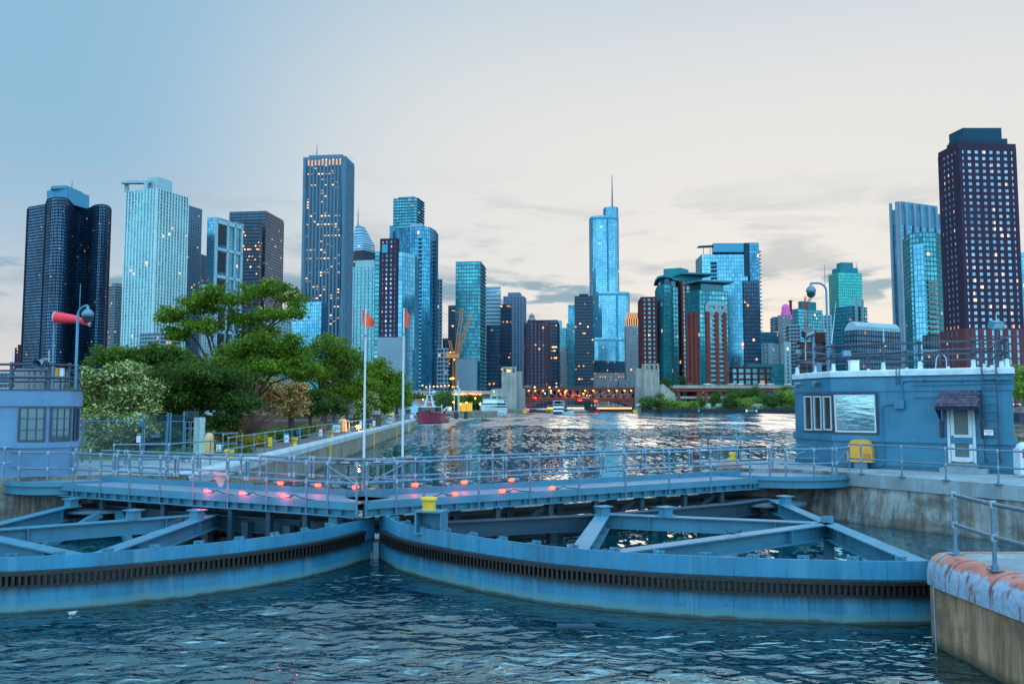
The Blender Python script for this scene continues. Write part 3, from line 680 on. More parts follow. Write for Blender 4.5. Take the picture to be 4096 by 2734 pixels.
gate_panel((8.9, 33.6), (10.2, 34.4), ZD, False, g, 'black'); gate_panel((11.4, 35.2), (12.6, 35.4), ZD, True, g)
# ================================================================== CITY
def glassm(name, A, B, lit=.04, mull=(.02, .05, .07), mw=.10, sv=.18, rough=.16, metal=.55, litc=(1.0, .34, .06), ls=1.1, rowlit=0.0, obj=False, sill=None):
    """curtain wall panes: every cell of the UV grid gets its own tone, a few are lit from inside"""
    t = MT(name); uv = t.n('ShaderNodeUVMap'); sp = t.n('ShaderNodeSeparateXYZ', _0=uv.outputs[0])
    u, v = sp.outputs[0], sp.outputs[1]
    oi = t.n('ShaderNodeObjectInfo'); rr = t.ma('MULTIPLY', oi.outputs['Random'], 91.0)
    cb = t.n('ShaderNodeCombineXYZ'); t.put(cb.inputs[0], t.ma('FLOOR', u)); t.put(cb.inputs[1], t.ma('FLOOR', v)); t.put(cb.inputs[2], rr)
    wn = t.n('ShaderNodeTexWhiteNoise', noise_dimensions='3D', _0=cb.outputs[0]); r1 = wn.outputs['Value']
    w2 = t.n('ShaderNodeSeparateColor', _0=wn.outputs['Color'])
    big = t.noise(t.pos((.02, .02, .012)), 1.0, 4, .6, .8)
    tone = t.ma('ADD', t.ma('MULTIPLY', r1, .5), t.ramp(big, .38, .60, 0, .65))
    col = t.mix(tone, A, B)
    fu = t.ma('FRACT', u); fv = t.ma('FRACT', v)
    fr = t.ma('MAXIMUM', t.ma('LESS_THAN', fu, mw), t.ma('LESS_THAN', fv, sv))
    col = t.mix(fr, col, mull)
    rown = t.n('ShaderNodeTexWhiteNoise', noise_dimensions='2D'); cb2 = t.n('ShaderNodeCombineXYZ'); t.put(cb2.inputs[0], t.ma('FLOOR', v)); t.put(cb2.inputs[1], rr); t.put(rown.inputs[0], cb2.outputs[0])
    lit *= .55; lc = t.ramp(t.noise(t.pos((.035, .035, .05)), 1.0, 3), .45, .62, .25, 2.2); th = t.ma('SUBTRACT', t.ma('SUBTRACT', 1.0, t.ma('MULTIPLY', lc, lit)), t.ma('MULTIPLY', t.ma('GREATER_THAN', rown.outputs['Value'], .86), rowlit))
    on = t.ma('MULTIPLY', t.ma('GREATER_THAN', w2.outputs[1], th), t.ma('SUBTRACT', 1.0, fr))
    strength = t.ma('MULTIPLY', on, t.ma('MULTIPLY', t.ma('ADD', t.ma('POWER', w2.outputs[2], 2.0), .12), ls * 1.5))
    t.set(col=col, rough=rough, metal=metal if not obj else metal, em=t.mix(w2.outputs[0], litc, (1.0, .55, .20)), es=strength, spec=.6)
    return t.m
G = {
 'dark': glassm('black_glass_curtain', (.005, .022, .065), (.05, .21, .38), .016, (.002, .008, .022), .14, .30, .25, .2),
 'teal': glassm('teal_glass_curtain', (.006, .10, .15), (.09, .42, .47), .02, (.02, .10, .13), .10, .22),
 'green': glassm('green_glass_curtain', (.008, .20, .19), (.04, .40, .36), .004, (.02, .16, .15), .12, .22),
 'blue': glassm('blue_glass_curtain', (.006, .06, .13), (.07, .33, .47), .012, (.02, .10, .18), .09, .16, .14, .7),
 'sky': glassm('pale_blue_glass_curtain', (.035, .19, .30), (.17, .42, .52), .012, (.03, .16, .26), .08, .12, .10, .8),
 'navy': glassm('navy_glass_curtain', (.006, .028, .065), (.03, .12, .22), .035, (.004, .012, .026), .14, .30, .3, .2, rowlit=.06),
 'office': glassm('lit_office_curtain', (.006, .020, .045), (.02, .07, .13), .06, (.004, .010, .022), .10, .45, .3, .2, rowlit=.55, ls=2.4),
 'slot': glassm('slot_windows', (.008, .02, .04), (.02, .07, .11), .15, (.008, .02, .035), .02, .55, .25, .3, rowlit=.45, ls=1.9),
 'pane': glassm('window_panes', (.02, .08, .12), (.22, .40, .50), .05, (.02, .04, .06), .06, .08, .15, .5),
 'paneb': glassm('brick_tower_panes', (.015, .05, .09), (.30, .47, .60), .13, (.015, .02, .03), .07, .07, .15, .35),
 'tealpane': glassm('brick_teal_panes', (.01, .06, .09), (.08, .30, .34), .06, (.012, .02, .03), .07, .10, .15, .4),
 'steelblue': glassm('striped_office_glass', (.02, .10, .18), (.05, .22, .34), .02, (.25, .40, .50), .0, .45),
}
WALL = {k: plain('facade_' + k, c, .75, 0, .10, .08, 0, .12) for k, c in {
 'white': (.28, .41, .45), 'offwhite': (.27, .34, .38), 'grey': (.12, .17, .23), 'brown': (.07, .035, .055), 'darkbrown': (.042, .025, .048), 'podium': (.13, .045, .055),
 'red': (.20, .045, .04), 'darkred': (.09, .024, .032), 'tan': (.32, .26, .22), 'blue': (.04, .17, .29), 'steel': (.07, .23, .35), 'dark': (.02, .045, .075), 'ink': (.004, .014, .035), 'fin': (.46, .58, .60), 'cap': (.018, .06, .095), 'teal': (.025, .18, .22), 'blank': (.20, .26, .32), 'stone': (.20, .20, .22), 'rib': (.08, .17, .25)}.items()}
S = {}
def style(k, bay, flr, gl, fr=None, pw=0.0, pd=.3, sh=0.0, sd=.25, win=None, corner=0.0): S[k] = dict(bay=bay, flr=flr, gl=gl, fr=fr, pw=pw, pd=pd, sh=sh, sd=sd, win=win, corner=corner)
style('black', 1.8, 3.0, 'dark', 'ink', .35, .2, .8, .25)
style('whiteteal', 3.4, 3.1, 'teal', 'white', 1.0, .9, .6, .4)
style('whitefin', 3.6, 3.1, 'teal', 'fin', 1.2, .5, .42, .35)
style('greygrid', 3.6, 3.2, 'navy', 'grey', 1.3, .4, 1.1, .35)
style('glass', 2.2, 3.3, 'blue', 'blue', .18, .2, .3, .12)
style('skyglass', 2.4, 3.4, 'sky', 'steel', .16, .15, .22, .1)
style('tealglass', 2.4, 3.2, 'teal', 'teal', .2, .2, .5, .25)
style('greenglass', 2.4, 3.2, 'green', 'teal', .12, .1, .2, .1)
style('navyglass', 2.2, 3.4, 'navy', 'dark', .2, .2, .5, .15)
style('office', 1.8, 3.9, 'office', 'dark', .2, .2, 1.2, .2)
style('aon', 5.2, 4.1, 'slot', 'rib', 2.6, 1.0, 0, 0, corner=6)
style('slab', 3.2, 3.1, 'navy', 'offwhite', .3, .4, .9, 1.3)
style('balcony', 3.2, 3.2, 'teal', 'steel', .25, .3, .45, 1.6)
style('stripe', 3.0, 3.8, 'steelblue', 'offwhite', 0, .3, 1.7, .25)
style('brownpunch', 3.7, 3.3, 'paneb', 'darkbrown', 1.9, .35, 1.55, .32, win='darkbrown')
style('brickpunch', 4.1, 3.2, 'tealpane', 'darkred', 1.7, .35, 1.3, .3, win='darkred')
style('brownrib', 3.4, 3.3, 'navy', 'brown', 2.0, .7, .6, .2)
style('stonepunch', 4.0, 3.5, 'pane', 'stone', 2.0, .4, 1.6, .3)
style('whitepunch', 3.6, 3.3, 'pane', 'white', 1.6, .4, 1.3, .3)
style('redteal', 4.0, 3.2, 'teal', 'red', 1.3, .5, .6, .3)
style('lowbrick', 5.0, 4.0, 'tealpane', 'darkred', 1.6, .4, 1.4, .35)
def seg_relief(mb, a, b, z0, z1, st):
    a = Vector(a[:2]); b = Vector(b[:2]); ln = (b - a).length; nb = max(1, round(ln / st['bay'])); nf = max(1, round((z1 - z0) / st['flr']))
    d = (b - a) / ln; n = Vector((d.y, -d.x)); ang = math.atan2(d.y, d.x)
    if st['pw'] > 0:
        for i in range(nb + 1):
            w_ = st['pw'] if 0 < i < nb or not st['corner'] else st['corner']; p = a + d * (ln * i / nb)
            if not 0 < i < nb: p = p + d * (w_ / 2 if i == 0 else -w_ / 2)
            mb.box((p.x + n.x * st['pd'] / 2, p.y + n.y * st['pd'] / 2, (z0 + z1) / 2), (w_, st['pd'], z1 - z0), ang)
    if st['sh'] > 0:
        c = (a + b) / 2
        for j in range(nf + 1):
            z = z0 + (z1 - z0) * j / nf
            mb.box((c.x + n.x * st['sd'] / 2, c.y + n.y * st['sd'] / 2, z), (ln + .02, st['sd'], st['sh']), ang)
PANE = {}
def seg_windows(cells, a, b, z0, z1, st):
    a = Vector(a[:2]); b = Vector(b[:2]); ln = (b - a).length; nb = max(1, round(ln / st['bay'])); nf = max(1, round((z1 - z0) / st['flr']))
    d = (b - a) / ln; n = Vector((d.y, -d.x)); ww = ln / nb - st['pw']; hh = (z1 - z0) / nf - st['sh']
    for j in range(nf):
        for i in range(nb):
            c = a + d * (ln * (i + .5) / nb) + n * .06
            cells.append((Vector((c.x, c.y, z0 + (z1 - z0) * (j + .5) / nf)), d.copy(), ww, hh))
def tower(name, label, plan, z0, z1, st, vis=None, cat='building', group=None, parent=None, roof='dark', partname='tower_wall'):
    """plan: CCW corners; vis: indices of edges that carry relief"""
    st = S[st] if isinstance(st, str) else st; n = len(plan); plan = [Vector(p[:2]) for p in plan]
    if vis is None:
        vis = []
        for i in range(n):
            a, b = plan[i], plan[(i + 1) % n]; d = b - a; nn = Vector((d.y, -d.x)); mid = (a + b) / 2
            if nn.dot(-mid) > 0: vis.append(i)
    root = parent or empty(name, (*(sum(plan, Vector((0, 0))) / n), z0), label, cat, group)
    body = MB(); nf = max(1, round((z1 - z0) / st['flr'])); u = 0
    for i in range(n):
        a, b = plan[i], plan[(i + 1) % n]; ln = (b - a).length; nb = max(1, round(ln / st['bay']))
        body.add([(a.x, a.y, z0), (b.x, b.y, z0), (b.x, b.y, z1), (a.x, a.y, z1)], [(0, 1, 2, 3)], 0, False, [[(u, 0), (u + nb, 0), (u + nb, nf), (u, nf)]])
        u += nb + 3
    body.add([(p.x, p.y, z1) for p in plan], [tuple(range(n))], 1)
    body.build(partname, [WALL[st['win']] if st['win'] else G[st['gl']], WALL[roof]], root)
    if st['fr'] and (st['pw'] > 0 or st['sh'] > 0):
        fb = MB()
        for i in vis: seg_relief(fb, plan[i], plan[(i + 1) % n], z0, z1, st)
        fb.build('facade_frame', WALL[st['fr']], root)
    if st['win']:
        cells = []
        for i in vis: seg_windows(cells, plan[i], plan[(i + 1) % n], z0, z1, st)
        cells.sort(key=lambda c: -c[0].z + c[0].y * .15 - (c[1].x > .8) * 30)
        for c, d, ww, hh in cells[:100]:
            key = (st['gl'], round(ww, 1), round(hh, 1))
            if key not in PANE:
                me = bpy.data.meshes.new('window'); me.from_pydata([(-ww / 2, 0, -hh / 2), (ww / 2, 0, -hh / 2), (ww / 2, 0, hh / 2), (-ww / 2, 0, hh / 2)], [], [(0, 1, 2, 3)])
                ul = me.uv_layers.new(name='UVMap'); ul.data.foreach_set('uv', [0, 0, 1.999, 0, 1.999, .999, 0, .999]); me.materials.append(G[st['gl']]); PANE[key] = me
            o = bpy.data.objects.new('window', PANE[key]); link(o, root); o.location = c - ORG[root.name]; o.rotation_euler = (0, 0, math.atan2(d.y, d.x)); ORG[o.name] = c
        rest = MB(); k = 0
        for c, d, ww, hh in cells[100:]:
            x = Vector((d.x, d.y, 0)) * ww / 2; zz = Vector((0, 0, hh / 2)); k += 1; uu = (k % 97) * 3; vv = k // 97
            rest.add([c - x - zz, c + x - zz, c + x + zz, c - x + zz], [(0, 1, 2, 3)], 0, False, [[(uu, vv), (uu + 1.999, vv), (uu + 1.999, vv + .999), (uu, vv + .999)]])
        if cells[100:]: tag(rest.build('window', G[st['gl']], root), kind='stuff')
    return root
def boxplan(xl, xc, xr, yt, Y, th, depth=28):
    """corner nearest the viewer at picture column xc; the faces run back to columns xl and xr"""
    C = PT(xc, yt, Y); z = C.z; C = Vector(C[:2]); th = R(th)
    dl = Vector((-math.cos(th), math.sin(th))); dr = Vector((math.sin(th), math.cos(th)))
    def far(px, d, ok):
        if ok:
            q, t = along(px, C, C + d, z)
            if 1 < t < 140: return Vector(q[:2])
        return C + d * depth
    Lp = far(xl, dl, xl < xc - 1); Rp = far(xr, dr, xr > xc + 1)
    return [Lp, C, Rp, Lp + Rp - C], z
def inset(plan, k):
    c = sum(plan, Vector((0, 0))) / len(plan); return [c + (p - c) * k for p in plan]
def pent(root, plan, k, z, h, mat='dark'):
    m = MB(); m.prism(inset(plan, k), z, z + h); m.build('penthouse', WALL[mat], root)
def mast(root, x, y, z, h, r=.5, mat='offwhite', name='antenna', top=.3):
    m = MB(); m.tube([(x, y, z), (x, y, z + h * .5), (x, y, z + h)], [r, r * .7, r * top], 6); m.build(name, WALL[mat] if isinstance(mat, str) else mat, root)
GZ = 3.0
def T(name, label, xl, xc, xr, yt, Y, th, st, z0=GZ, depth=28, ph=None, **k):
    plan, z = boxplan(xl, xc, xr, yt, Y, th, depth)
    r = tower(name, label, plan, z0, z, st, **k)
    if ph: pent(r, plan, ph[0], z, ph[1], ph[2] if len(ph) > 2 else 'dark')
    return r, plan, z
TG = 'towers of the city skyline'
# --- left group
T('apartment_building', 'small dark red block at the far left edge of the skyline', 41, 60, 92, 1391, 900, 70, 'brownrib', ph=(.6, 4, 'brown'), group=TG)
T('office_building', 'low pale banded building behind the left control house roof rail', -60, 70, 100, 1490, 500, 20, 'slab', group=TG)
T('office_building', 'low stone block seen between the left roof rails', 65, 100, 106, 1478, 470, 20, 'stonepunch', group=TG)
def lobed_tower():
    Y = 820; z = PT(300, 812, Y).z; c = PT(262, 812, Y + 26)
    root = empty('lobed_tower', (c.x, c.y, GZ), 'black glass tower with curved lobes, leftmost tall tower of the skyline', 'building', TG)
    # three rounded wings around a core
    def x_at(px, yy): return (px - CX) / F * yy * 1.012
    pl = []
    ctl = [(103, 850), (110, 838), (176, 826), (182, 806), (200, 800), (230, 797), (258, 801), (275, 812), (296, 836), (322, 846), (352, 842), (368, 832), (392, 826), (418, 828), (436, 838), (442, 856), (432, 874)]
    pl = [Vector((x_at(px, yy), yy)) for px, yy in ctl] + [Vector((x_at(330, 890), 895)), Vector((x_at(180, 890), 900)), Vector((x_at(118, 870), 872))]
    a = pl[4:]; sm = pl[:4] + [Vector(p) for p in spline(pl[4:17], 2)] + pl[17:]
    tower(None, None, sm, GZ, z, 'black', parent=root)
    m = MB(); q = [Vector((x_at(px, yy), yy)) for px, yy in ((180, 826), (258, 818), (350, 846), (352, 880), (180, 890))]
    m.prism(q, z, z + 14); m.build('penthouse', WALL['steel'], root)
    m = MB(); m.prism([q[1] + Vector((-16, 2)), q[1], q[2] + Vector((-6, -2)), q[3], q[4]], z + 14, z + 17); m.build('penthouse', WALL['steel'], root)
    mast(root, q[1].x, q[1].y + 10, z + 17, 9, .5, 'grey')
lobed_tower()
T('apartment_building', 'slim grey tower with balconies between black and white towers', 437, 460, 496, 1143, 1000, 40, 'slab', ph=(.7, 4, 'grey'), group=TG)
r, p, z = T('white_tower', 'tall white and teal residential tower with vertical fins left of the trees', 504, 628, 755, 752, 750, 22, 'whitefin', group=TG)
m = MB(); q = boxplan(592, 630, 690, 706, 758, 22)[0]; m.prism(q, z, PT(628, 706, 758).z); m.build('penthouse', WALL['white'], r)
m = MB(); q = boxplan(504, 590, 598, 712, 756, 22, 12)[0]
for f in (0.05, .95):
    c = q[0].lerp(q[1], f); m.box((c.x, c.y, z + 4), (3, 3, 8), 0)
c0, c1 = q[0], q[1]; m.box(((c0.x + c1.x) / 2, (c0.y + c1.y) / 2, z + 8), (abs(c1.x - c0.x) + 3, 5, 2.4), 0); m.build('roof_frame', WALL['white'], r)
T('grey_tower', 'grey gridded residential slab just behind the white tower', 740, 752, 808, 822, 905, 20, 'greygrid', group=TG)
T('office_building', 'narrow dark blue tower squeezed behind the white framed tower', 800, 806, 834, 1017, 1150, 10, 'navyglass', group=TG)
T('office_building', 'low white flat block in front of the narrow dark blue tower', 805, 812, 872, 1140, 800, 20, 'whitepunch', group=TG)
r, p, z = T('framed_glass_tower', 'glass tower with white stacked frames and slanted roof line', 830, 863, 968, 868, 850, 25, 'skyglass', group=TG)
m = MB()   # white frames on its right face
a, b = p[1], p[2]; d = (b - a).normalized(); nn = Vector((d.y, -d.x)); ang = math.atan2(d.y, d.x); ln = (b - a).length
zz = [z - 4 - i * 28 for i in range(6)]
for q in zz: m.box((((a + b) / 2).x + nn.x * .7, ((a + b) / 2).y + nn.y * .7, q), (ln, 1.5, 4.2 if q == zz[0] else 3), ang)
for f in (0.02, .44, .72, .98):
    c = a.lerp(b, f); m.box((c.x + nn.x * .7, c.y + nn.y * .7, z / 2), (3 if f > .9 or f < .1 else 2.2, 1.5, z), ang)
m.build('facade_frame', WALL['white'], r)
m = MB()
for i, q in enumerate(zz):
    c = a.lerp(b, .22); m.box((c.x + nn.x * .2, c.y + nn.y * .2, q - 13), (ln * .34, .5, 20), ang)
m.build('dark_panel', G['navy'], r)
r, p, z = T('dark_glass_slab', 'broad dark blue glass slab tower with lit floors on its right face', 918, 1064, 1136, 844, 950, 7, 'navyglass', group=TG)
m = boxplan(967, 1040, 1050, 880, 930, 5, 16)[0]; tower(None, None, m, GZ, PT(1040, 880, 930).z, 'office', parent=r, partname='lower_block')
T('apartment_building', 'pale balcony tower partly behind the tree, below the dark slab', 1050, 1110, 1175, 1275, 790, 25, 'whitepunch', group=TG)
T('apartment_building', 'white balconied block seen through the tree branches', 560, 640, 720, 1330, 690, 25, 'slab', group=TG)
T('blue_glass_block', 'bright pale blue glass mid rise in front of the tallest slab tower', 1169, 1286, 1313, 1205, 760, 18, 'skyglass', group=TG)
# --- the tall white-ribbed tower
r, p, z = T('ribbed_tower', 'tallest tower left of centre, pale vertical ribs and orange lit top band', 1214, 1383, 1416, 634, 1200, 6, 'aon', group=TG)
m = MB(); m.prism(inset(p, 1.015), z, z + 3.5); m.build('parapet', WALL['rib'], r); pent(r, p, .8, z + 3.5, 4, 'grey')
c = Vector((PT(1264, 620, 1220).x, 1225)); mast(r, c.x, c.y, z + 7, 22, .9, 'grey')
m = MB()
for i in range(11): m.tube([(c.x + 8 + i * 4.6, c.y, z + 7), (c.x + 8 + i * 4.6, c.y, z + 7 + rnd.uniform(3, 8))], .3, 4)
m.build('roof_aerial', WALL['offwhite'], r)
m = MB(); a, b = p[0], p[1]; d = (b - a).normalized(); nn = Vector((d.y, -d.x)); nb = round((b - a).length / 5.2)
for i in range(nb):
    q = a.lerp(b, (i + .5) / nb); m.box((q.x + nn.x * .3, q.y + nn.y * .3, z - 5), (2.2, .5, 8), math.atan2(d.y, d.x))
m.build('crown_light', lamp_mat('crown_light_glow', (1, .40, .18), .55), r)
# --- pointed roof tower
def pointed():
    Y = 1300; plan, z = boxplan(1405, 1452, 1500, 1000, Y, 30); root = tower('pointed_tower', 'tower with stepped pointed roof and thin spire beside the tallest slab', plan, GZ, z, 'office', group=TG)
    ap = PT(1432, 898, Y + 20); m = MB(); k = Vector((ap.x, ap.y)); zt = ap.z
    lv = [(1.0, z), (.98, z + 12), (.72, z + 24), (.40, z + 40), (.04, zt)]
    c = sum(plan, Vector((0, 0))) / 4
    rings = [[c.lerp(k, 1 - f) + (p_ - c) * f for p_ in plan] for f, _ in lv]
    vs = [(q.x, q.y, lv[i][1]) for i, g in enumerate(rings) for q in g]
    for i in range(4):
        for j in range(4): m.add([vs[i * 4 + j], vs[i * 4 + (j + 1) % 4], vs[(i + 1) * 4 + (j + 1) % 4], vs[(i + 1) * 4 + j]], [(0, 1, 2, 3)], 0, False, [[(0, i * 3), (6, i * 3), (5, i * 3 + 3), (1, i * 3 + 3)]])
    m.build('pyramid_roof', G['steelblue'], root); mast(root, k.x, k.y, zt - 2, 34, .9, 'grey', 'spire', .1)
pointed()
r, p, z = T('white_apartment_tower', 'white apartment tower with teal windows behind the left red flag', 1413, 1503, 1520, 1067, 700, 10, 'whiteteal', group=TG)
pent(r, p, .85, z, 6, 'white')
# --- centre-left cluster
r, p, z = T('upper_glass_tower', 'highest glass tower with jutting floor slabs behind the curved blue tower', 1574, 1667, 1696, 792, 900, 12, 'balcony', group=TG)
pent(r, p, .7, z, 3, 'steel')
def curved_tower():
    Y = 680; zt = PT(1660, 912, Y).z
    X = lambda px, yy: (px - CX) / F * yy * 1.012
    plan = [Vector((X(1566, 700), 700)), Vector((X(1585, 690), 688)), Vector((X(1640, 680), 677)), Vector((X(1690, 676), 673)), Vector((X(1722, 680), 678)), Vector((X(1742, 690), 690)), Vector((X(1752, 705), 706)), Vector((X(1745, 730), 732)), Vector((X(1566, 730), 730))]
    root = tower('curved_glass_tower', 'tall curved bright blue glass tower right of the brown brick tower', plan, GZ, zt, 'glass', group=TG)
    m = MB()   # dark recess strip and balcony rows
    for px, w_ in ((1682, 3.2), (1736, 2.6)):
        q = Vector((X(px, 674), 674 if px < 1700 else 686))
        for j in range(int((zt - 12) / 3.3)): m.box((q.x, q.y - .1, 6 + j * 3.3), (w_, 1.6, 2.0), 0 if px < 1700 else .6)
    m.build('balcony_recess', WALL['dark'], root)
    m = MB(); m.prism([Vector((X(1640, 690), 690)), Vector((X(1690, 690), 690)), Vector((X(1695, 700), 704)), Vector((X(1640, 700), 704))], zt, zt + 6); m.build('penthouse', WALL['offwhite'], root)
    m = MB(); m.prism([Vector((X(1562, 700), 694)), Vector((X(1576, 700), 694)), Vector((X(1576, 700), 720)), Vector((X(1562, 700), 720))], GZ, zt + 5); m.build('side_fin', WALL['steel'], root)
curved_tower()
r, p, z = T('brown_brick_tower', 'brown brick tower with square windows above the blank grey wall', 1521, 1592, 1595, 957, 600, 8, 'brownpunch', group=TG, depth=34)
pl, zz_ = boxplan(1596, 1600, 1670, 990, 602, 62, 20)
tower(None, None, [Vector((p[1].x + .05, p[1].y + 1)), pl[1] + Vector((2, -.5)), Vector((p[1].x + 11, 612)), Vector((p[1].x + 11, 640)), Vector((p[1].x + .05, 640))], GZ, z - 9, 'skyglass', parent=r, partname='glass_wing')
tower(None, None, boxplan(1500, 1519, 1520, 985, 606, 4, 24)[0], GZ, z - 8, 'tealglass', parent=r, partname='side_wing')
m = MB()
a, b = p[0], p[1]
m.box(((a.x + b.x) / 2 - 1, a.y - .9, z - 6.5), ((b.x - a.x) * .62, .4, 6), 0); m.build('sky_lobby_window', G['sky'], r)
pl, z2 = boxplan(1510, 1612, 1613, 1351, 590, 3, 12); m = MB(); m.prism(pl, GZ, z2); m.prism(inset(pl, 1.01), z2 - .6, z2 + .5)
tag(m.build('blank_wall_block', WALL['blank'], origin=(pl[0].x, pl[0].y, GZ)), 'blank pale grey windowless block below the brown brick tower', 'building', TG)
T('apartment_building', 'slender brown tower peeping out at the right of the curved blue tower', 1748, 1758, 1768, 1118, 720, 40, 'slab', group=TG)
T('apartment_building', 'low brick apartment block at the foot of the curved blue tower', 1752, 1776, 1790, 1395, 615, 30, 'slab', group=TG)
T('office_building', 'dark slab left of the teal tower, rows of lit windows', 1793, 1822, 1826, 1223, 880, 6, 'office', group=TG)
T('office_building', 'lower dark block behind the yellow crawler crane', 1770, 1792, 1796, 1355, 860, 6, 'office', group=TG)
r, p, z = T('teal_glass_tower', 'teal glass tower standing behind the crane with slim white balconies', 1823, 1922, 1941, 1046, 720, 6, 'tealglass', group=TG)
m = MB(); a, b = p[1], p[2]
for j in range(int(z / 3.2)): m.box(((a.x + b.x) / 2 + .6, (a.y + b.y) / 2, 4 + j * 3.2), (1.6, (b.y - a.y), .35), -.1)
m.build('balcony_rows', WALL['offwhite'], r)
pl, z2 = boxplan(1826, 1904, 1905, 1434, 700, 3, 12); m = MB(); m.prism(pl, GZ, z2)
tag(m.build('blank_wall_block', WALL['blank'], origin=(pl[0].x, pl[0].y, GZ)), 'blank off-white block at the foot of the teal tower', 'building', TG)
T('striped_tower', 'office tower with white horizontal stripes right of the teal tower', 1938, 2000, 2003, 1149, 850, 6, 'stripe', group=TG)
T('navy_tower', 'dark blue glass block in front of the striped tower', 1945, 1998, 2004, 1300, 800, 6, 'navyglass', group=TG)
T('office_building', 'near black narrow office tower with orange lit floors', 2002, 2040, 2046, 1218, 830, 10, 'office', group=TG)
r, p, z = T('grey_tower', 'grey framed tower above the left bridge pylon', 2013, 2092, 2104, 1185, 900, 10, 'greygrid', group=TG)
pent(r, p, .6, z, 5, 'grey')
T('brown_ribbed_tower', 'dark brown tower with vertical ribs and a column of lit windows', 2103, 2196, 2201, 1290, 780, 5, 'brownrib', ph=(.5, 3, 'brown'), group=TG)
T('office_building', 'black office slab behind the brown ribbed tower', 2108, 2228, 2238, 1281, 900, 6, 'office', group=TG)
def cupola(name, label, px, yt, Y, w, col, base_y, glow=None):
    c = PT(px, yt, Y); zb = PT(px, base_y, Y).z; root = empty(name, (c.x, c.y, GZ), label, 'building', TG)
    m = MB(); m.box((c.x, c.y, (GZ + zb) / 2), (w * 2.2, w * 2.2, zb - GZ)); m.build('shaft', WALL[col], root)
    h = c.z - zb; m = MB(); m.lathe([(w * .9, 0), (w * .9, h * .25), (w * .65, h * .27), (w * .65, h * .5), (w * .7, h * .52), (w * .45, h * .75), (w * .12, h * .9), (w * .05, h)], (c.x, c.y, zb), 12); m.build('cupola', WALL[glow or col], root)
    return root, c, zb
cupola('domed_tower', 'small baroque stone cupola peeping over the brown tower', 2127, 1250, 1250, 6.5, 'stone', 1283)
T('office_building', 'small white topped tower behind the black office slab', 2229, 2244, 2247, 1282, 1250, 6, 'whitepunch', group=TG)
T('balcony_tower', 'pair of blue rounded balcony towers left of the dark lit office, left one', 2240, 2264, 2268, 1312, 1230, 20, 'balcony', group=TG)
T('balcony_tower', 'wider blue balcony tower left of the dark lit office slab', 2266, 2300, 2303, 1294, 1200, 10, 'balcony', group=TG)
T('glass_tower', 'thin blue glass tower rising behind the balcony towers', 2272, 2298, 2302, 1220, 1350, 6, 'glass', group=TG)
T('ornate_building', 'beige terracotta building warmly lit at its foot beside the bridge', 2226, 2260, 2272, 1405, 1000, 20, 'stonepunch', ph=(.6, 4, 'tan'), group=TG)
r, p, z = T('dark_office_tower', 'dark office tower with bright orange window rows left of the tiered glass tower', 2299, 2372, 2376, 1185, 1000, 4, 'office', group=TG)
pent(r, p, .5, z, 4)
# --- the tiered glass tower with the spire
def rounded(xl, xr, Y, dep, rr, seg=5):
    a = (xl - CX) / F * Y * 1.02; b = (xr - CX) / F * Y * 1.02; out = []
    for cx_, cy_, a0 in ((a + rr, Y + rr, 180), (b - rr, Y + rr, 270), (b - rr, Y + dep - rr, 0), (a + rr, Y + dep - rr, 90)):
        for i in range(seg + 1): t = R(a0 + 90 * i / seg); out.append(Vector((cx_ + rr * math.cos(t), cy_ + rr * math.sin(t))))
    return out
def tiered():
    Y = 1350; root = empty('tiered_glass_tower', (PT(2440, 1000, Y).x, Y, GZ), 'very tall pale blue tiered glass tower with rounded corners and a spire', 'building', TG)
    s = 'skyglass'; zA = PT(2440, 858, Y).z; zB = PT(2440, 1165, Y).z; zC = PT(2440, 1350, Y).z
    tower(None, None, rounded(2362, 2477, Y + 6, 50, 18), GZ, zA, s, parent=root, partname='upper_tier')
    tower(None, None, rounded(2372, 2518, Y + 2, 66, 18), GZ, zB, s, parent=root, partname='middle_tier')
    tower(None, None, rounded(2342, 2500, Y - 4, 80, 18), GZ, zC, s, parent=root, partname='lower_tier')
    pk = rounded(2417, 2474, Y + 10, 34, 12); zt = PT(2440, 820, Y).z; tower(None, None, pk, zA, zt, s, parent=root, partname='crown')
    for zz, a, b, o in ((zA, 2362, 2477, 5.6), (zB, 2372, 2518, 1.6), (zC, 2342, 2500, -4.4)):
        m = MB(); m.prism(rounded(a, b, Y + o, 51, 18), zz - 6, zz - 2.5); m.build('louvre_band', WALL['steel'], root)
    for zz, a, b, o in ((zA, 2362, 2477, 5.6), (zB, 2372, 2518, 1.6)):
        pass
    c = PT(2449, 816, Y + 30); mast(root, c.x, c.y, zt, PT(2449, 700, Y + 30).z - zt, 1.5, 'grey', 'spire', .35)
    for px, z0, z1 in ((2431, zB, zA - 6), (2466, GZ, zB - 6)):
        m = MB(); q = PT(px, 1000, Y + (5.4 if px < 2440 else 1.4)); m.box((q.x, q.y, (z0 + z1) / 2), (2.2, 1.0, z1 - z0)); m.build('notch', WALL['blue'], root)
tiered()
G['warmlit'] = glassm('warm_lit_windows', (.20, .16, .13), (.30, .24, .20), .95, (.17, .18, .21), .62, .58, .4, .1, ls=1.0)
style('warm', 3.2, 3.6, 'warmlit', 'stone', .5, .4, .5, .3)
T('riverside_building', 'broad building with a grid of small warm lit windows above the bridge', 2350, 2498, 2503, 1490, 1000, 3, 'warm', group=TG)
T('riverside_building', 'grey glass block above the small warm lit windows', 2338, 2380, 2500, 1442, 1040, 60, 'navyglass', group=TG)
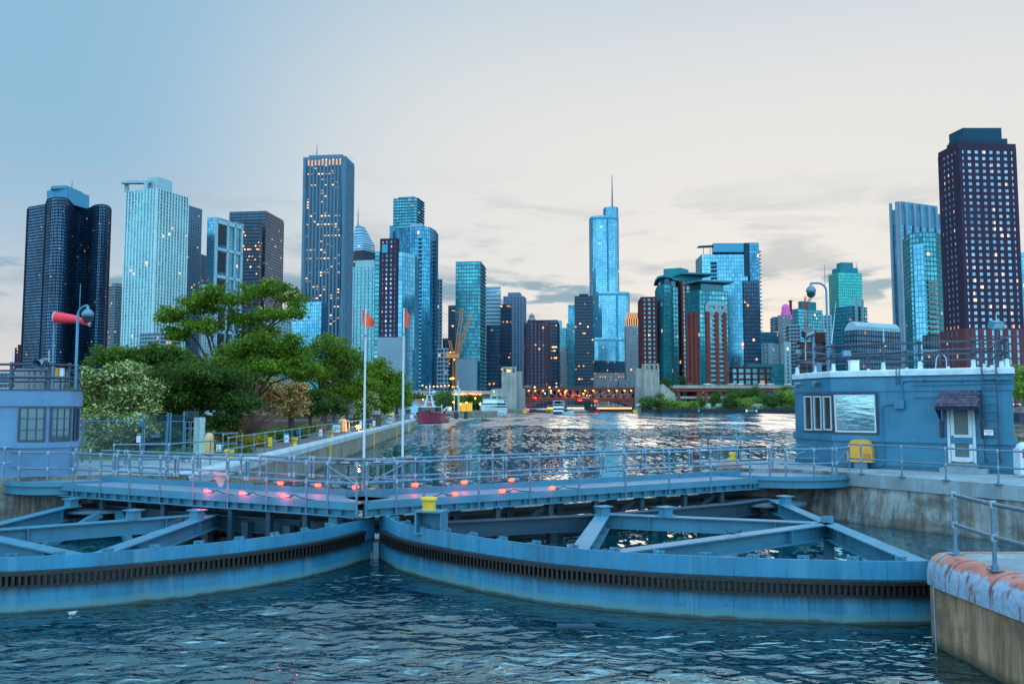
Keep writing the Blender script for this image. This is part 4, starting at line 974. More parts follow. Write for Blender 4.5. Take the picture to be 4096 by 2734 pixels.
# --- tower with its crown lit orange, that light put in as glow
def crown():
    Y = 1000; pl, z = boxplan(2503, 2570, 2574, 1303, Y, 5); root = tower('crowned_tower', 'pale tower with glowing orange fluted crown right of the tiered tower', pl, GZ, z, 'stonepunch', group=TG)
    lm = MT('crown_glow'); zc = lm.n('ShaderNodeSeparateXYZ', _0=lm.n('ShaderNodeNewGeometry').outputs['Position']).outputs[2]
    lm.set(col=(.55, .3, .16), em=(1, .36, .10), es=.7)
    for k, (f, dz0, dz1) in enumerate(((.96, 0, 9), (.80, 9, 16))):
        q = inset(pl, f); m = MB(); m.prism(q, z + dz0, z + dz1); m.build('crown_core', WALL['darkbrown'], root)
        m = MB(); a, b = q[0], q[1]
        for i in range(8): p_ = a.lerp(b, i / 7); m.box((p_.x, p_.y - .3, z + (dz0 + dz1) / 2), (1.1, 1.2, dz1 - dz0), 0)
        m.build('crown_fluting', lm.m, root)
crown()
T('office_building', 'low stone building with lit shop windows left of the right pylon', 2478, 2600, 2604, 1520, 900, 3, 'stonepunch', group=TG)
# --- right-centre cluster
T('brick_grid_tower', 'dark red gridded apartment tower with teal windows right of the gilded crown', 2565, 2628, 2632, 1190, 600, 4, 'brickpunch', group=TG)
def bay_tower():
    Y = 610; X = lambda px, yy: (px - CX) / F * yy * 1.01; z = PT(2660, 1145, Y).z
    plan = [Vector((X(2628, 615), 618)), Vector((X(2634, 606), 606)), Vector((X(2655, 600), 600)), Vector((X(2680, 603), 603)), Vector((X(2690, 612), 612)), Vector((X(2712, 614), 616)), Vector((X(2712, 630), 640)), Vector((X(2628, 630), 640))]
    root = tower('teal_bay_tower', 'teal glass apartment tower with a rounded bay', plan, GZ, z, 'tealglass', group=TG)
    m = MB(); m.prism(inset(plan, 1.12), z + 5, z + 6.5); m.build('roof_canopy', WALL['teal'], root); m = MB(); m.prism(inset(plan, .8), z, z + 5); m.build('penthouse', G['teal'], root)
bay_tower()
r, p, z = T('canopy_tower', 'tall red and teal tower with sweeping roof canopy behind the brick striped tower', 2690, 2725, 2812, 1125, 625, 72, 'redteal', group=TG)
m = MB(); q = inset(p, 1.0); m.prism([q[0], q[1] + Vector((0, -4)), q[2] + Vector((9, -5)), q[3] + Vector((6, 0))], z + 5, z + 6.2); m.prism(inset(p, .85), z, z + 5); m.build('roof_canopy', WALL['teal'], r)
m = MB(); m.prism([p[0] + Vector((-6, 4)), p[0] + Vector((6, -2)), p[0] + Vector((14, 8)), p[0] + Vector((0, 20))], z - 4, z + 12); m.build('penthouse', WALL['teal'], r)
def striped_brick():
    plan, z = boxplan(2746, 2797, 2910, 1160, 570, 70); root = tower('brick_striped_tower', 'teal glass tower with red brick vertical strips and flat roof canopy', plan, GZ, z, 'tealglass', group=TG)
    a, b = plan[1], plan[2]; d = (b - a).normalized(); nn = Vector((d.y, -d.x)); ang = math.atan2(d.y, d.x); ln = (b - a).length
    zb = PT(2850, 1245, 570).z
    for f in (.26, .57, .85):
        m = MB(); q = a.lerp(b, f); m.box((q.x + nn.x * .7, q.y + nn.y * .7, (GZ + zb) / 2), (2.6, 1.2, zb - GZ), ang); m.build('brick_strip', WALL['red'], root)
    m = MB(); nf = int((zb + 10 - GZ) / 3.2)
    for j in range(nf):
        for f0, f1 in ((.30, .53), (.61, .81)):
            q = a.lerp(b, (f0 + f1) / 2); m.box((q.x + nn.x * .45, q.y + nn.y * .45, GZ + 3.2 * j), ((f1 - f0) * ln, .6, 1.3), ang)
    m.build('spandrel_rows', WALL['offwhite'], root)
    m = MB(); zt = PT(2850, 1215, 570).z
    q = a.lerp(b, .555); m.box((q.x + nn.x * .6, q.y + nn.y * .6, (zb + zt) / 2 - 2), (ln * .66, .7, 2.4), ang); m.box((q.x + nn.x * .6, q.y + nn.y * .6, zt), (ln * .66, .7, 2.4), ang)
    for f in (.24, .57, .87): q = a.lerp(b, f); m.box((q.x + nn.x * .62, q.y + nn.y * .62, (zb + zt) / 2), (2.4, .8, zt - zb), ang)
    m.build('stone_frame', WALL['offwhite'], root)
    m = MB(); m.prism(inset(plan, .80), z, z + 5.5); m.build('penthouse', G['teal'], root)
    m = MB(); q = inset(plan, 1.05); m.prism([q[0] + Vector((-2, -2)), q[1] + Vector((-1, -3)), q[2] + Vector((3, -3)), q[3] + Vector((2, 2))], z + 5.5, z + 6.6); m.build('roof_canopy', WALL['teal'], root)
    # brick left face strips
    a, b = plan[0], plan[1]; d = (b - a).normalized(); nn = Vector((d.y, -d.x)); ang = math.atan2(d.y, d.x)
    m = MB()
    for f in (.15, .5, .8): q = a.lerp(b, f); m.box((q.x + nn.x * .7, q.y + nn.y * .7, (GZ + zb) / 2), (3.4, 1.2, zb - GZ), ang)
    m.build('brick_strip', WALL['red'], root)
striped_brick()
def frame_tower():
    Y = 750; plan, z = boxplan(2807, 2990, 2994, 1017, Y, 2, 30); root = tower('pale_glass_tower', 'wide pale blue mirror glass tower with a dark strip and raised right frame', plan, GZ, z, 'skyglass', group=TG)
    pl2, z2 = boxplan(2992, 2994, 3040, 972, Y, 88, 20); pl2, z2 = [Vector((PT(2996, 972, Y).x, Y - 1)), Vector((PT(3034, 972, Y).x, Y - 1)), Vector((PT(3036, 972, Y).x, Y + 32)), Vector((PT(2996, 972, Y).x, Y + 32))], PT(3000, 972, Y).z
    tower(None, None, pl2, GZ, z2, 'glass', parent=root, partname='right_wing')
    a = PT(2854, 990, Y).x; m = MB(); m.box(((a + pl2[0].x) / 2, Y + 3, z2 - 4), (pl2[0].x - a, 6, 8)); m.build('roof_beam', G['sky'], root)
    m = MB(); m.box(((a + pl2[0].x) / 2, Y + 5, (z + z2) / 2 - 2), (pl2[0].x - a - 2, 8, z2 - z - 6)); m.build('roof_recess', WALL['dark'], root)
    m = MB(); q = PT(2988, 1100, Y); m.box((q.x, Y - .6, (z2 + 120) / 2), (4.5, .8, z2 - 120)); m.build('dark_strip', WALL['dark'], root)
    m = MB(); q = PT(2857, 1100, Y)
    for j in range(24): m.box((q.x, Y - .3, z - 8 - j * 3.4), (5, 1.0, 1.9))
    m.build('balcony_recess', WALL['dark'], root)
    m = MB(); q = PT(3030, 1100, Y)
    for j in range(52): m.box((q.x + 2.0, Y + 6, 10 + j * 3.4), (5, 9, .5)) if 10 + j * 3.4 < z2 - 6 else None
    m.build('balcony_slabs', WALL['steel'], root)
    q = PT(2830, 990, Y); m = MB(); m.box((q.x, Y + 5, z + 8), (15, 9, .7), 0, 0, 0, -.05); m.tube([(q.x - 3, Y + 3, z), (q.x - 3, Y + 3, z + 8)], .3, 5); m.tube([(q.x + 3, Y + 3, z), (q.x + 3, Y + 3, z + 8)], .3, 5); m.build('roof_canopy', WALL['steel'], root)
    # dark reflection on the lower right, put in as a box of deeper glass
    pl3 = [Vector((PT(2975, 1300, Y).x, Y - 2)), Vector((PT(3036, 1300, Y).x, Y - 2)), Vector((PT(3038, 1300, Y).x, Y + 10)), Vector((PT(2975, 1300, Y).x, Y + 10))]
    tower(None, None, pl3, GZ, PT(3000, 1125, Y).z, 'navyglass', parent=root, partname='dark_reflection')
frame_tower()
r, p, z = T('low_brick_building', 'low red brick and teal glass building behind the viaduct traffic', 2922, 3090, 3096, 1470, 620, 3, 'lowbrick', group=TG)
pl, z2 = boxplan(3086, 3136, 3138, 1474, 619, 3, 20); tower(None, None, pl, GZ, z2, 'tealglass', parent=r, partname='glass_end')
pl, z2 = boxplan(2990, 3136, 3138, 1455, 628, 3, 16); m = MB(); m.prism(pl, GZ, z2); m.build('upper_block', WALL['teal'], r)
T('glass_block', 'pale blue glass slab right of the raised frame tower', 3043, 3108, 3113, 1328, 900, 5, 'skyglass', group=TG)
T('grid_block', 'white concrete grid office block below the pale blue slab', 3046, 3078, 3114, 1374, 800, 40, 'whitepunch', group=TG)
def dome():
    Y = 900; pl, z = boxplan(3110, 3160, 3172, 1262, Y, 20); root = tower('magenta_dome_tower', 'old stone tower topped by a dome lit magenta', pl, GZ, z, 'stonepunch', group=TG)
    mg = MT('magenta_lit_stone').set(col=(.34, .12, .26), em=(1.0, .0, .60), es=.22, rough=.7).m
    c = PT(3143, 1240, Y + 10)
    m = MB(); m.lathe([(7.0, -4), (7.0, 1.5), (5.4, 1.6), (5.4, 5)], (c.x, c.y, z), 10, 0, False); m.build('lit_drum', mg, root)
    m = MB(); m.lathe([(4.4, 5), (4.4, 9), (4.0, 11), (3.0, 12.6), (1.6, 13.6), (.3, 14)], (c.x, c.y, z), 14); m.build('dome', mg, root)
    m = MB(); m.box((c.x + 6, c.y + 2, z + 9), (2.2, 2.2, 16)); m.box((c.x + 6, c.y + 2, z + 17), (3.4, 3.4, 1.4)); m.build('chimney', WALL['darkred'], root)
    pl2, z2 = boxplan(3096, 3125, 3128, 1268, Y + 20, 10); tower(None, None, pl2, GZ, z2, 'slab', parent=root, partname='side_wing')
dome()
T('teal_block', 'teal glass tower behind the tower crane on the right', 3169, 3192, 3289, 1235, 800, 60, 'tealglass', ph=(.6, 8, 'teal'), group=TG)
T('slab_building', 'slim pale slab building right of the domed tower', 3138, 3162, 3168, 1370, 700, 12, 'whitepunch', group=TG)
T('apartment_building', 'dark blue balcony block behind the slim pale slab', 3160, 3200, 3206, 1300, 720, 12, 'slab', group=TG)
T('apartment_building', 'thin white tower with orange lit stair left of the green tower', 3290, 3326, 3330, 1262, 850, 5, 'whitepunch', group=TG)
def construction():
    plan, z = boxplan(3188, 3300, 3330, 1368, 600, 15); root = empty('unfinished_building', (*plan[1], GZ), 'unfinished concrete building with orange brown floor edges and open storeys', 'building', TG)
    m = MB(); nf = int((z - GZ) / 3.6)
    for j in range(nf + 1): m.prism(plan, GZ + j * 3.6, GZ + j * 3.6 + .5)
    m.build('floor_slab', WALL['darkred'], root)
    m = MB()
    for e in (0, 1):
        a, b = plan[e], plan[e + 1]; k = max(2, int((b - a).length / 5))
        for i in range(k + 1): q = a.lerp(b, i / k); m.box((q.x, q.y + .6, (GZ + z) / 2), (.6, .6, z - GZ))
    m.build('column', WALL['grey'], root); m = MB(); m.prism(inset(plan, .82), GZ, z + .2); m.build('core', G['navy'], root)
    pl, z2 = boxplan(3258, 3300, 3308, 1328, 612, 10, 14); m = MB(); m.prism(pl, z, z2); m.build('formwork', WALL['darkred'], root)
construction()
r, p, z = T('green_glass_tower', 'green glass tower with stepped crown above the white banded tower', 3314, 3352, 3447, 1090, 900, 80, 'greenglass', group=TG)
pent(r, p, .78, z, 6, 'teal'); pent(r, p, .5, z + 6, 6, 'teal')
q = p[2]; mast(r, q.x - 4, q.y + 4, z, 12, .5, 'podium')
r, p, z = T('banded_tower', 'blue glass apartment tower with white vertical bands below the green tower', 3330, 3406, 3466, 1225, 750, 55, 'balcony', group=TG)
m = MB(); a, b = p[1], p[2]; d = (b - a).normalized(); nn = Vector((d.y, -d.x)); ang = math.atan2(d.y, d.x)
for f in (.22, .62): q = a.lerp(b, f); m.box((q.x + nn.x, q.y + nn.y, z / 2 + 4), (3.6, 1.6, z + 6), ang)
m.build('white_band', WALL['white'], r)
def arched():
    plan, z = boxplan(3375, 3425, 3600, 1320, 500, 62); root = tower('arched_roof_building', 'wide blue building with a curved vaulted roof behind the right control house', plan, GZ, z, 'navyglass', group=TG)
    m = MB(); a, b, c, d_ = plan; n_ = 8
    pr = [(t / n_, math.sin(math.pi * (.15 + .85 * t / n_)) * 5.5) for t in range(n_ + 1)]
    for (f0, h0), (f1, h1) in zip(pr, pr[1:]):
        e0, e1 = a.lerp(b, 1 - f0), a.lerp(b, 1 - f1); g0, g1 = d_.lerp(c, 1 - f0), d_.lerp(c, 1 - f1)
        m.quad((e0.x, e0.y, z + h0), (g0.x, g0.y, z + h0), (g1.x, g1.y, z + h1), (e1.x, e1.y, z + h1))
        m.quad((e0.x, e0.y, z), (e0.x, e0.y, z + h0), (e1.x, e1.y, z + h1), (e1.x, e1.y, z))
    m.quad((b.x, b.y, z), (c.x, c.y, z), (c.x, c.y, z + pr[0][1]), (b.x, b.y, z + pr[0][1])); m.build('vaulted_roof', WALL['white'], root)
arched()
def spiky():
    plan, z = boxplan(3562, 3592, 3772, 830, 700, 66); root = tower('spiked_blue_tower', 'tall blue tower with pointed parapet spikes left of the dark brown tower', plan, GZ, z - 14, dict(S['glass'], pw=.0), group=TG)
    for e, fs in ((1, (.02, .16, .34, .50, .66, .83, .98)), (0, (.1, .9))):
        a, b = plan[e], plan[e + 1]; d = (b - a).normalized(); nn = Vector((d.y, -d.x)); ang = math.atan2(d.y, d.x)
        for f in fs: m = MB(); q = a.lerp(b, f); m.box((q.x + nn.x * .6, q.y + nn.y * .6, (z + 5) / 2), (2.1, 1.6, z + 5), ang); m.build('pier', WALL['blank'], root)
    m = MB(); m.prism(inset(plan, .985), z - 14, z - 1); m.build('parapet', WALL['steel'], root)
    m = MB(); m.prism(inset(plan, .8), z - 1, z + 6); m.build('penthouse', WALL['steel'], root)
spiky()
def teal_curved():
    Y = 550; X = lambda px, yy: (px - CX) / F * yy * 1.01; z = PT(3700, 930, Y).z
    plan = [Vector((X(3622, 575), 578)), Vector((X(3640, 556), 556)), Vector((X(3690, 550), 549)), Vector((X(3745, 552), 551)), Vector((X(3790, 565), 566)), Vector((X(3800, 600), 604)), Vector((X(3630, 600), 604))]
    root = tower('teal_curved_tower', 'bright teal curved glass tower reflecting orange sunset light', plan, GZ, z, 'tealglass', group=TG)
    m = MB(); a, b = plan[1], plan[2]
    for j in range(int(z * .72 / 3.3)):
        c = plan[2].lerp(plan[3], .55); m.box((c.x, c.y - .8, 6 + j * 3.3), (6, 2, 1.3))
    m.build('balcony_row', WALL['tan'], root)
    pl = [Vector((X(3648, 545), 543)), Vector((X(3690, 540), 538)), Vector((X(3694, 550), 550)), Vector((X(3650, 552), 552))]
    tower(None, None, pl, GZ, PT(3690, 975, 540).z, 'skyglass', parent=root, partname='front_wing')
teal_curved()
def brown_right():
    plan, z = boxplan(3753, 3831, 4062, 571, 420, 86); zb = PT(3831, 1317, 420).z
    root = tower('brown_window_tower', 'huge dark brown tower with hundreds of square windows at the right edge', plan, zb, z - 3, 'brownpunch', group=TG)
    m = MB(); m.prism(inset(plan, 1.006), z - 3, z); m.build('parapet', WALL['darkbrown'], root)
    q = inset(plan, 1.0); m = MB(); m.prism([q[1] + Vector((3, 4)), q[2] + Vector((-4, 4)), q[3] + Vector((-4, -3)), q[0] + Vector((3, -3))], z, z + 3); m.build('penthouse', WALL['dark'], root)
    a = PT(3847, 514, 428); b = PT(4001, 514, 428); m = MB(); m.prism([(a.x - 1.5, 438), (a.x, 427), (b.x, 427), (b.x, 438)], z, a.z); m.build('penthouse', WALL['cap'], root)
    m = MB(); m.prism([(b.x - 1, 429), (b.x + 4, 429), (b.x + 4, 437), (b.x - 1, 437)], z, a.z - 5); m.prism([(a.x - 2.5, 426), (a.x + 1, 426), (a.x + 1, 437), (a.x - 2.5, 437)], z, z + 5); m.build('roof_block', WALL['cap'], root)
    pod = [plan[0] + Vector((-1.5, 2)), plan[1] + Vector((-1.5, -2)), plan[2] + Vector((26, -2)), plan[3] + Vector((26, 2))]
    tower(None, None, pod, GZ, zb, dict(S['stonepunch'], fr='podium', pw=2.6, sh=.8), parent=root, partname='podium')
brown_right()
T('glass_tower', 'pale tower sliver at the right edge behind the brown tower', 4072, 4076, 4140, 1010, 640, 80, 'skyglass', group=TG)
T('apartment_building', 'low dark teal block right of the teal curved tower', 3690, 3720, 3800, 1340, 470, 60, 'navyglass', group=TG)
T('brick_podium_building', 'long brick building under the viaduct on the right bank', 2716, 2720, 3230, 1562, 680, 88, 'lowbrick', group=TG)
# ================================================================== TREES
def leafm(name, lo, hi, tip=None, tipf=0.0):
    t = MT(name); g = t.n('ShaderNodeNewGeometry'); r = g.outputs['Random Per Island']
    c = t.mix(r, lo, hi); c = t.mix(t.ramp(t.noise(t.pos(), .35, 3), .35, .65, 0, .6), c, tint(lo, .8))
    if tip: c = t.mix(t.ma('GREATER_THAN', t.ma('FRACT', t.ma('MULTIPLY', r, 37.0)), 1 - tipf), c, tip)
    t.set(col=c, rough=.6, spec=.25)
    tr = t.n('ShaderNodeBsdfTranslucent'); t.put(tr.inputs[0], c); mx = t.n('ShaderNodeMixShader'); mx.inputs[0].default_value = .35
    t.t.links.new(t.b.outputs[0], mx.inputs[1]); t.t.links.new(tr.outputs[0], mx.inputs[2]); t.t.links.new(mx.outputs[0], t.o.inputs[0]); return t.m
LF = {'bright': leafm('bright_green_leaves', (.055, .13, .006), (.24, .34, .02)), 'mid': leafm('mid_green_leaves', (.035, .09, .008), (.15, .24, .02)),
      'dark': leafm('dark_green_leaves', (.022, .055, .008), (.11, .18, .02)), 'blossom': leafm('blossoming_leaves', (.06, .12, .02), (.20, .26, .05), (.66, .64, .30), .30),
      'orangelit': leafm('orange_lit_blossom_leaves', (.10, .11, .015), (.26, .22, .05), (1.0, .50, .22), .40), 'yellow': leafm('yellow_green_leaves', (.26, .21, .015), (.60, .42, .03)),  # first one: orange lamplight put into the blossom colour
      'far': leafm('far_green_leaves', (.04, .10, .025), (.14, .24, .04)), 'farlight': leafm('far_light_green_leaves', (.13, .26, .04), (.34, .44, .07)), 'rust': leafm('reddish_leaves', (.10, .035, .02), (.22, .09, .05))}
def leaves(mb, c, rad, n, size, rg, droop=0.0, per=7):
    k = max(1, n // per)
    for _ in range(k):
        while True:
            d = Vector((rg.uniform(-1, 1), rg.uniform(-1, 1), rg.uniform(-1, 1)))
            if .05 < d.length <= 1: break
        d = d.normalized() * (rg.random() ** .42) * rg.uniform(.70, 1.22)
        cc = Vector((c.x + d.x * rad[0], c.y + d.y * rad[1], c.z + d.z * rad[2]))
        sp = size * 2.1
        for _ in range(per):
            p = cc + Vector((rg.gauss(0, sp), rg.gauss(0, sp), rg.gauss(0, sp * .6)))
            a = Vector((rg.gauss(0, 1), rg.gauss(0, 1), rg.gauss(0, .55) - droop)).normalized(); b = a.cross(Vector((rg.gauss(0, 1), rg.gauss(0, 1), rg.gauss(0, 1)))).normalized()
            s = size * rg.uniform(.45, 1.75)
            i = len(mb.v); mb.v += [tuple(p - a * s * .9), tuple(p + b * s * .42), tuple(p + a * s * .9), tuple(p - b * s * .42)]
            mb.f.append((i, i + 1, i + 2, i + 3)); mb.mi.append(0); mb.sm.append(False); mb.uv.append(None)
def tree(label, base, Y, blobs, mat, n, size, name='tree', group=None, trunk_r=.22, droop=.2, seed=1, bark='bark', cat='tree', zb=2.5, fork=.35, dj=1.6):
    rg = random.Random(seed); k = Y / F * 1.01
    B = PT(base, 1500, Y); B = Vector((B.x, Y, zb)); root = empty(name, B, label, cat, group)
    cs = []
    for (px, py, rx, ry) in blobs:
        dy = rg.uniform(-1, 1) * rx * k * dj * .6; c = PT(px, py, Y + dy); cs.append((c, (rx * k * .82, rx * k * .8, ry * k * .85)))
    limbs = list(cs)
    for c, rd in limbs:
        for _ in range(5):
            a = rg.uniform(0, 2 * math.pi); e = rg.uniform(-.6, 1.0); f = rg.uniform(.28, .52)
            cs.append((c + Vector((math.cos(a) * rd[0] * 1.05, math.sin(a) * rd[1], e * rd[2] * 1.1)), (rd[0] * f * 1.15, rd[1] * f, rd[2] * f * .95)))
    top = max(c.z for c, _ in cs); fk = Vector((B.x + rg.uniform(-.2, .2), Y, zb + (top - zb) * fork))
    tb = MB(); tb.tube([B, B.lerp(fk, .5) + Vector((rg.uniform(-.1, .1) * trunk_r * 5, 0, 0)), fk], [trunk_r * 1.25, trunk_r, trunk_r * .85], 8)
    for c, rd in limbs:
        m1 = fk.lerp(c, .45) + Vector((rg.uniform(-.3, .3), rg.uniform(-.3, .3), .12 * (c - fk).length)); tb.tube([fk, m1, c], [trunk_r * .55, trunk_r * .34, trunk_r * .10], 6)
        for _ in range(4):
            e = c + Vector((rg.uniform(-1, 1) * rd[0], rg.uniform(-1, 1) * rd[1], rg.uniform(-.3, .9) * rd[2])) * .85
            tb.tube([m1.lerp(c, rg.uniform(.3, .9)), e], [trunk_r * .16, trunk_r * .05], 4, 0, False)
    tb.build('trunk', M[bark], root)
    tot = sum(rd[0] * rd[2] for _, rd in cs); cb = MB()
    for c, rd in cs: leaves(cb, c, rd, int(n * rd[0] * rd[2] / tot), size, rg, droop)
    cb.build('crown', LF[mat], root); return root
tree('tall bright green tree with open spreading crown and visible branches, left of centre', 880, 64, [(700, 1262, 58, 38), (790, 1222, 88, 40), (920, 1195, 105, 34), (1050, 1165, 90, 28), (1150, 1192, 66, 24), (1195, 1225, 34, 18), (1120, 1258, 80, 28), (985, 1280, 85, 34), (830, 1302, 90, 36), (715, 1338, 55, 34), (1060, 1330, 90, 30)], 'bright', 19000, .115, name='honey_locust', trunk_r=.24, droop=.35, seed=3, fork=.33)
tree('bright green drooping tree in front and to the right of the tall open one', 1010, 60, [(960, 1400, 95, 38), (1080, 1385, 105, 42), (1180, 1420, 85, 46), (1110, 1465, 110, 45), (980, 1470, 90, 40), (1220, 1490, 50, 38), (880, 1450, 70, 36)], 'bright', 17000, .11, name='honey_locust', trunk_r=.2, droop=.4, seed=4)
tree('rounded mid green tree behind the pale blossoming one', 540, 72, [(450, 1430, 78, 42), (545, 1418, 90, 42), (640, 1432, 85, 44), (480, 1490, 110, 52), (620, 1505, 120, 52), (740, 1440, 60, 40)], 'mid', 14000, .14, trunk_r=.25, seed=5)
tree('pale cream blossoming tree right beside the left control house', 480, 46, [(500, 1488, 92, 46), (420, 1552, 92, 62), (545, 1590, 80, 62), (405, 1668, 88, 62), (505, 1712, 95, 60), (590, 1555, 52, 50), (362, 1515, 45, 44), (350, 1610, 55, 60), (560, 1670, 60, 55), (440, 1780, 100, 45)], 'blossom', 26000, .085, name='blossoming_tree', trunk_r=.13, seed=6, droop=.1, fork=.2)
tree('large dark green leafy tree behind the chain link fence', 790, 53, [(720, 1505, 100, 52), (830, 1490, 110, 50), (940, 1520, 95, 50), (680, 1590, 100, 70), (800, 1590, 120, 66), (940, 1600, 105, 60), (640, 1690, 85, 62), (760, 1700, 100, 56), (880, 1685, 70, 45)], 'dark', 30000, .10, name='dark_tree', trunk_r=.2, seed=7)
tree('small dark tree filling the shade behind the fence gate', 660, 48, [(620, 1740, 90, 50), (720, 1770, 80, 44), (560, 1790, 70, 40)], 'dark', 9000, .09, name='dark_tree', trunk_r=.12, seed=17, fork=.2)
tree('blossoming tree with orange lit flowers beside the path', 1167, 68, [(1060, 1545, 52, 38), (1110, 1590, 62, 44), (1165, 1560, 55, 40), (1085, 1630, 52, 34), (1165, 1630, 58, 40), (1200, 1600, 40, 36)], 'orangelit', 11000, .09, name='blossoming_tree', trunk_r=.28, seed=8)
tree('dark tree beneath the bright crown, just left of the big panel back', 1250, 78, [(1225, 1580, 55, 42), (1265, 1630, 60, 42), (1200, 1640, 40, 36), (1330, 1620, 45, 50)], 'dark', 7000, .12, name='dark_tree', trunk_r=.16, seed=9)
tree('broad mid green tree with thick leaning trunk near the first flagpole', 1292, 84, [(1225, 1420, 66, 40), (1320, 1392, 84, 40), (1405, 1425, 66, 44), (1265, 1485, 92, 50), (1365, 1485, 98, 52), (1440, 1545, 70, 52), (1340, 1560, 76, 44), (1195, 1500, 52, 44)], 'bright', 20000, .13, trunk_r=.30, seed=10, droop=.3)
tree('feathery green tree between the two flagpoles', 1505, 110, [(1475, 1488, 56, 40), (1545, 1500, 64, 42), (1480, 1560, 68, 46), (1565, 1570, 60, 46), (1430, 1585, 50, 44), (1520, 1625, 66, 38)], 'bright', 13000, .17, trunk_r=.26, seed=11, droop=.3)
tree('green tree at the end of the row nearest the red boat', 1590, 150, [(1572, 1532, 40, 34), (1604, 1572, 34, 36), (1562, 1600, 42, 36), (1618, 1610, 22, 26)], 'bright', 7000, .24, trunk_r=.3, seed=12)
tree('small pale blossoming tree beside the big grey panel back', 1470, 98, [(1450, 1640, 40, 38), (1480, 1610, 32, 34)], 'blossom', 4000, .14, name='blossoming_tree', trunk_r=.14, seed=13)
for i, (px, Y, bl) in enumerate(((980, 118, [(930, 1570, 90, 60), (1050, 1560, 70, 50), (980, 1640, 100, 44)]), (760, 110, [(700, 1560, 100, 70), (820, 1600, 100, 70)]), (1400, 125, [(1360, 1600, 50, 40), (1420, 1600, 46, 50)]), (480, 100, [(430, 1560, 110, 70), (540, 1600, 90, 70)]))):
    tree(('dark tree in the shade behind the orange blossoms', 'dark tree filling the background behind the fence', 'dark tree behind the big grey panel back', 'dark tree in the background behind the cream blossoms')[i], px, Y, bl, 'dark', 6000, .22, name='dark_tree', trunk_r=.25, seed=30 + i)
def bare_bush():
    rg = random.Random(5); b = PT(955, 1700, 57); b.z = 2.5; root = empty('bare_bush', b, 'leafless reddish brown bush leaning over the shrub bed', 'bush'); m = MB()
    for _ in range(75):
        e = PT(rg.uniform(930, 1120), rg.uniform(1615, 1715), 57 + rg.uniform(-1, 1)); s = b + Vector((rg.uniform(-.2, .5), 0, 0)); q = s.lerp(e, .55) + Vector((rg.uniform(-.2, .2), 0, rg.uniform(.0, .35)))
        m.tube([s, q, e], [.035, .02, .006], 4, 0, False)
        for _ in range(3): m.tube([q.lerp(e, rg.random()), e + Vector((rg.uniform(-.5, .5), rg.uniform(-.3, .3), rg.uniform(-.3, .3)))], [.012, .005], 3, 0, False)
    m.build('branches', plain('reddish_twigs', (.20, .09, .07), .8), root)
    l = MB(); leaves(l, PT(975, 1650, 57), (1.1, .8, .9), 900, .06, rg); l.build('leaves', LF['rust'], root)
bare_bush()
def bush(label, px, py, Y, rx, ry, mat, n, size, z=2.5, seed=1, name='shrub'):
    rg = random.Random(seed); c = PT(px, py, Y); k = Y / F; m = MB(); leaves(m, c, (rx * k, rx * k * .8, ry * k), n, size, rg)
    return tag(m.build(name, LF[mat], origin=(c.x, c.y, z)), label, 'shrub', 'shrubs in the bed beside the lock path')
for i, a in enumerate([('yellow green shrub clump behind the first path rail', 1030, 1762, 52, 60, 20, 'yellow', 2200, .07), ('golden shrub at the left end of the bed', 915, 1740, 55, 40, 34, 'yellow', 1800, .08), ('dark green leafy shrub under the dark tree', 985, 1745, 60, 50, 28, 'mid', 2200, .08), ('golden shrub beside the thick leaning trunk', 1255, 1712, 80, 42, 18, 'yellow', 1500, .11), ('green shrub between the second and third path rails', 1190, 1735, 66, 55, 18, 'mid', 2000, .09), ('green shrub low beside the blossoming tree trunk', 1110, 1752, 60, 50, 16, 'mid', 1800, .08), ('golden flower clump near the far yellow rail signs', 1505, 1672, 125, 36, 8, 'yellow', 700, .16), ('pale green ground clump at the start of the path', 960, 1805, 46, 60, 12, 'mid', 1800, .06)]):
    bush(*a, seed=40 + i)
# low planting, nobody could count it
m = MB(); rg = random.Random(77)
for _ in range(260):
    y = rg.uniform(42, 120); x = GX(y) - rg.uniform(3.4, 9); leaves(m, Vector((x, y, 2.65)), (.7, .7, .16), 30, .07 + y * .0006, rg)
tag(m.build('ground_cover', LF['mid'], origin=(-16, 60, 2.5)), kind='stuff')
FT = 'trees on the far left bank'
for i, (px, py, rx, ry, Y) in enumerate([(1660, 1598, 26, 26, 380), (1700, 1595, 34, 30, 400), (1745, 1600, 38, 36, 385), (1790, 1592, 34, 32, 400), (1825, 1610, 26, 26, 385), (1870, 1605, 26, 24, 420), (1905, 1598, 30, 26, 410), (1935, 1605, 26, 24, 420), (1995, 1612, 22, 34, 470)]):
    tree(('dense tree at the left end of the far left bank', 'dense tree behind the red boat mast', 'large dark tree right of the red boat mast', 'tall tree left of the white flags', 'tree just behind the white flags', 'tree behind the orange street lamps', 'tree above the lit yellow kiosk', 'tree left of the white yacht', 'tree behind the white yacht against the pylon')[i], px, Y, [(px, py, rx, ry * .8), (px - 8, py + 18, rx * .9, ry * .7), (px + 10, py + 22, rx * .8, ry * .6)], 'far', 2600, .5, trunk_r=.5, seed=60 + i, group=FT, zb=2.9)
RT = 'trees along the right river bank'
RTL = ['dark tree left of all, at the foot of the right pylon', 'light green tree right of the pylon foot tree', 'low light tree over the left white wall piece', 'slim tree before the lower road deck', 'narrow upright tree by the brown column', 'tall leafy tree overhanging the sheet piles', 'high dark tree touching the viaduct', 'round tree below the viaduct traffic', 'wide tree behind the white wall gap', 'low light tree above the middle white wall', 'broad light tree near the sign boards', 'tall light tree left of the control house', 'darker tree under the viaduct beside the control house', 'last tree before the right control house']
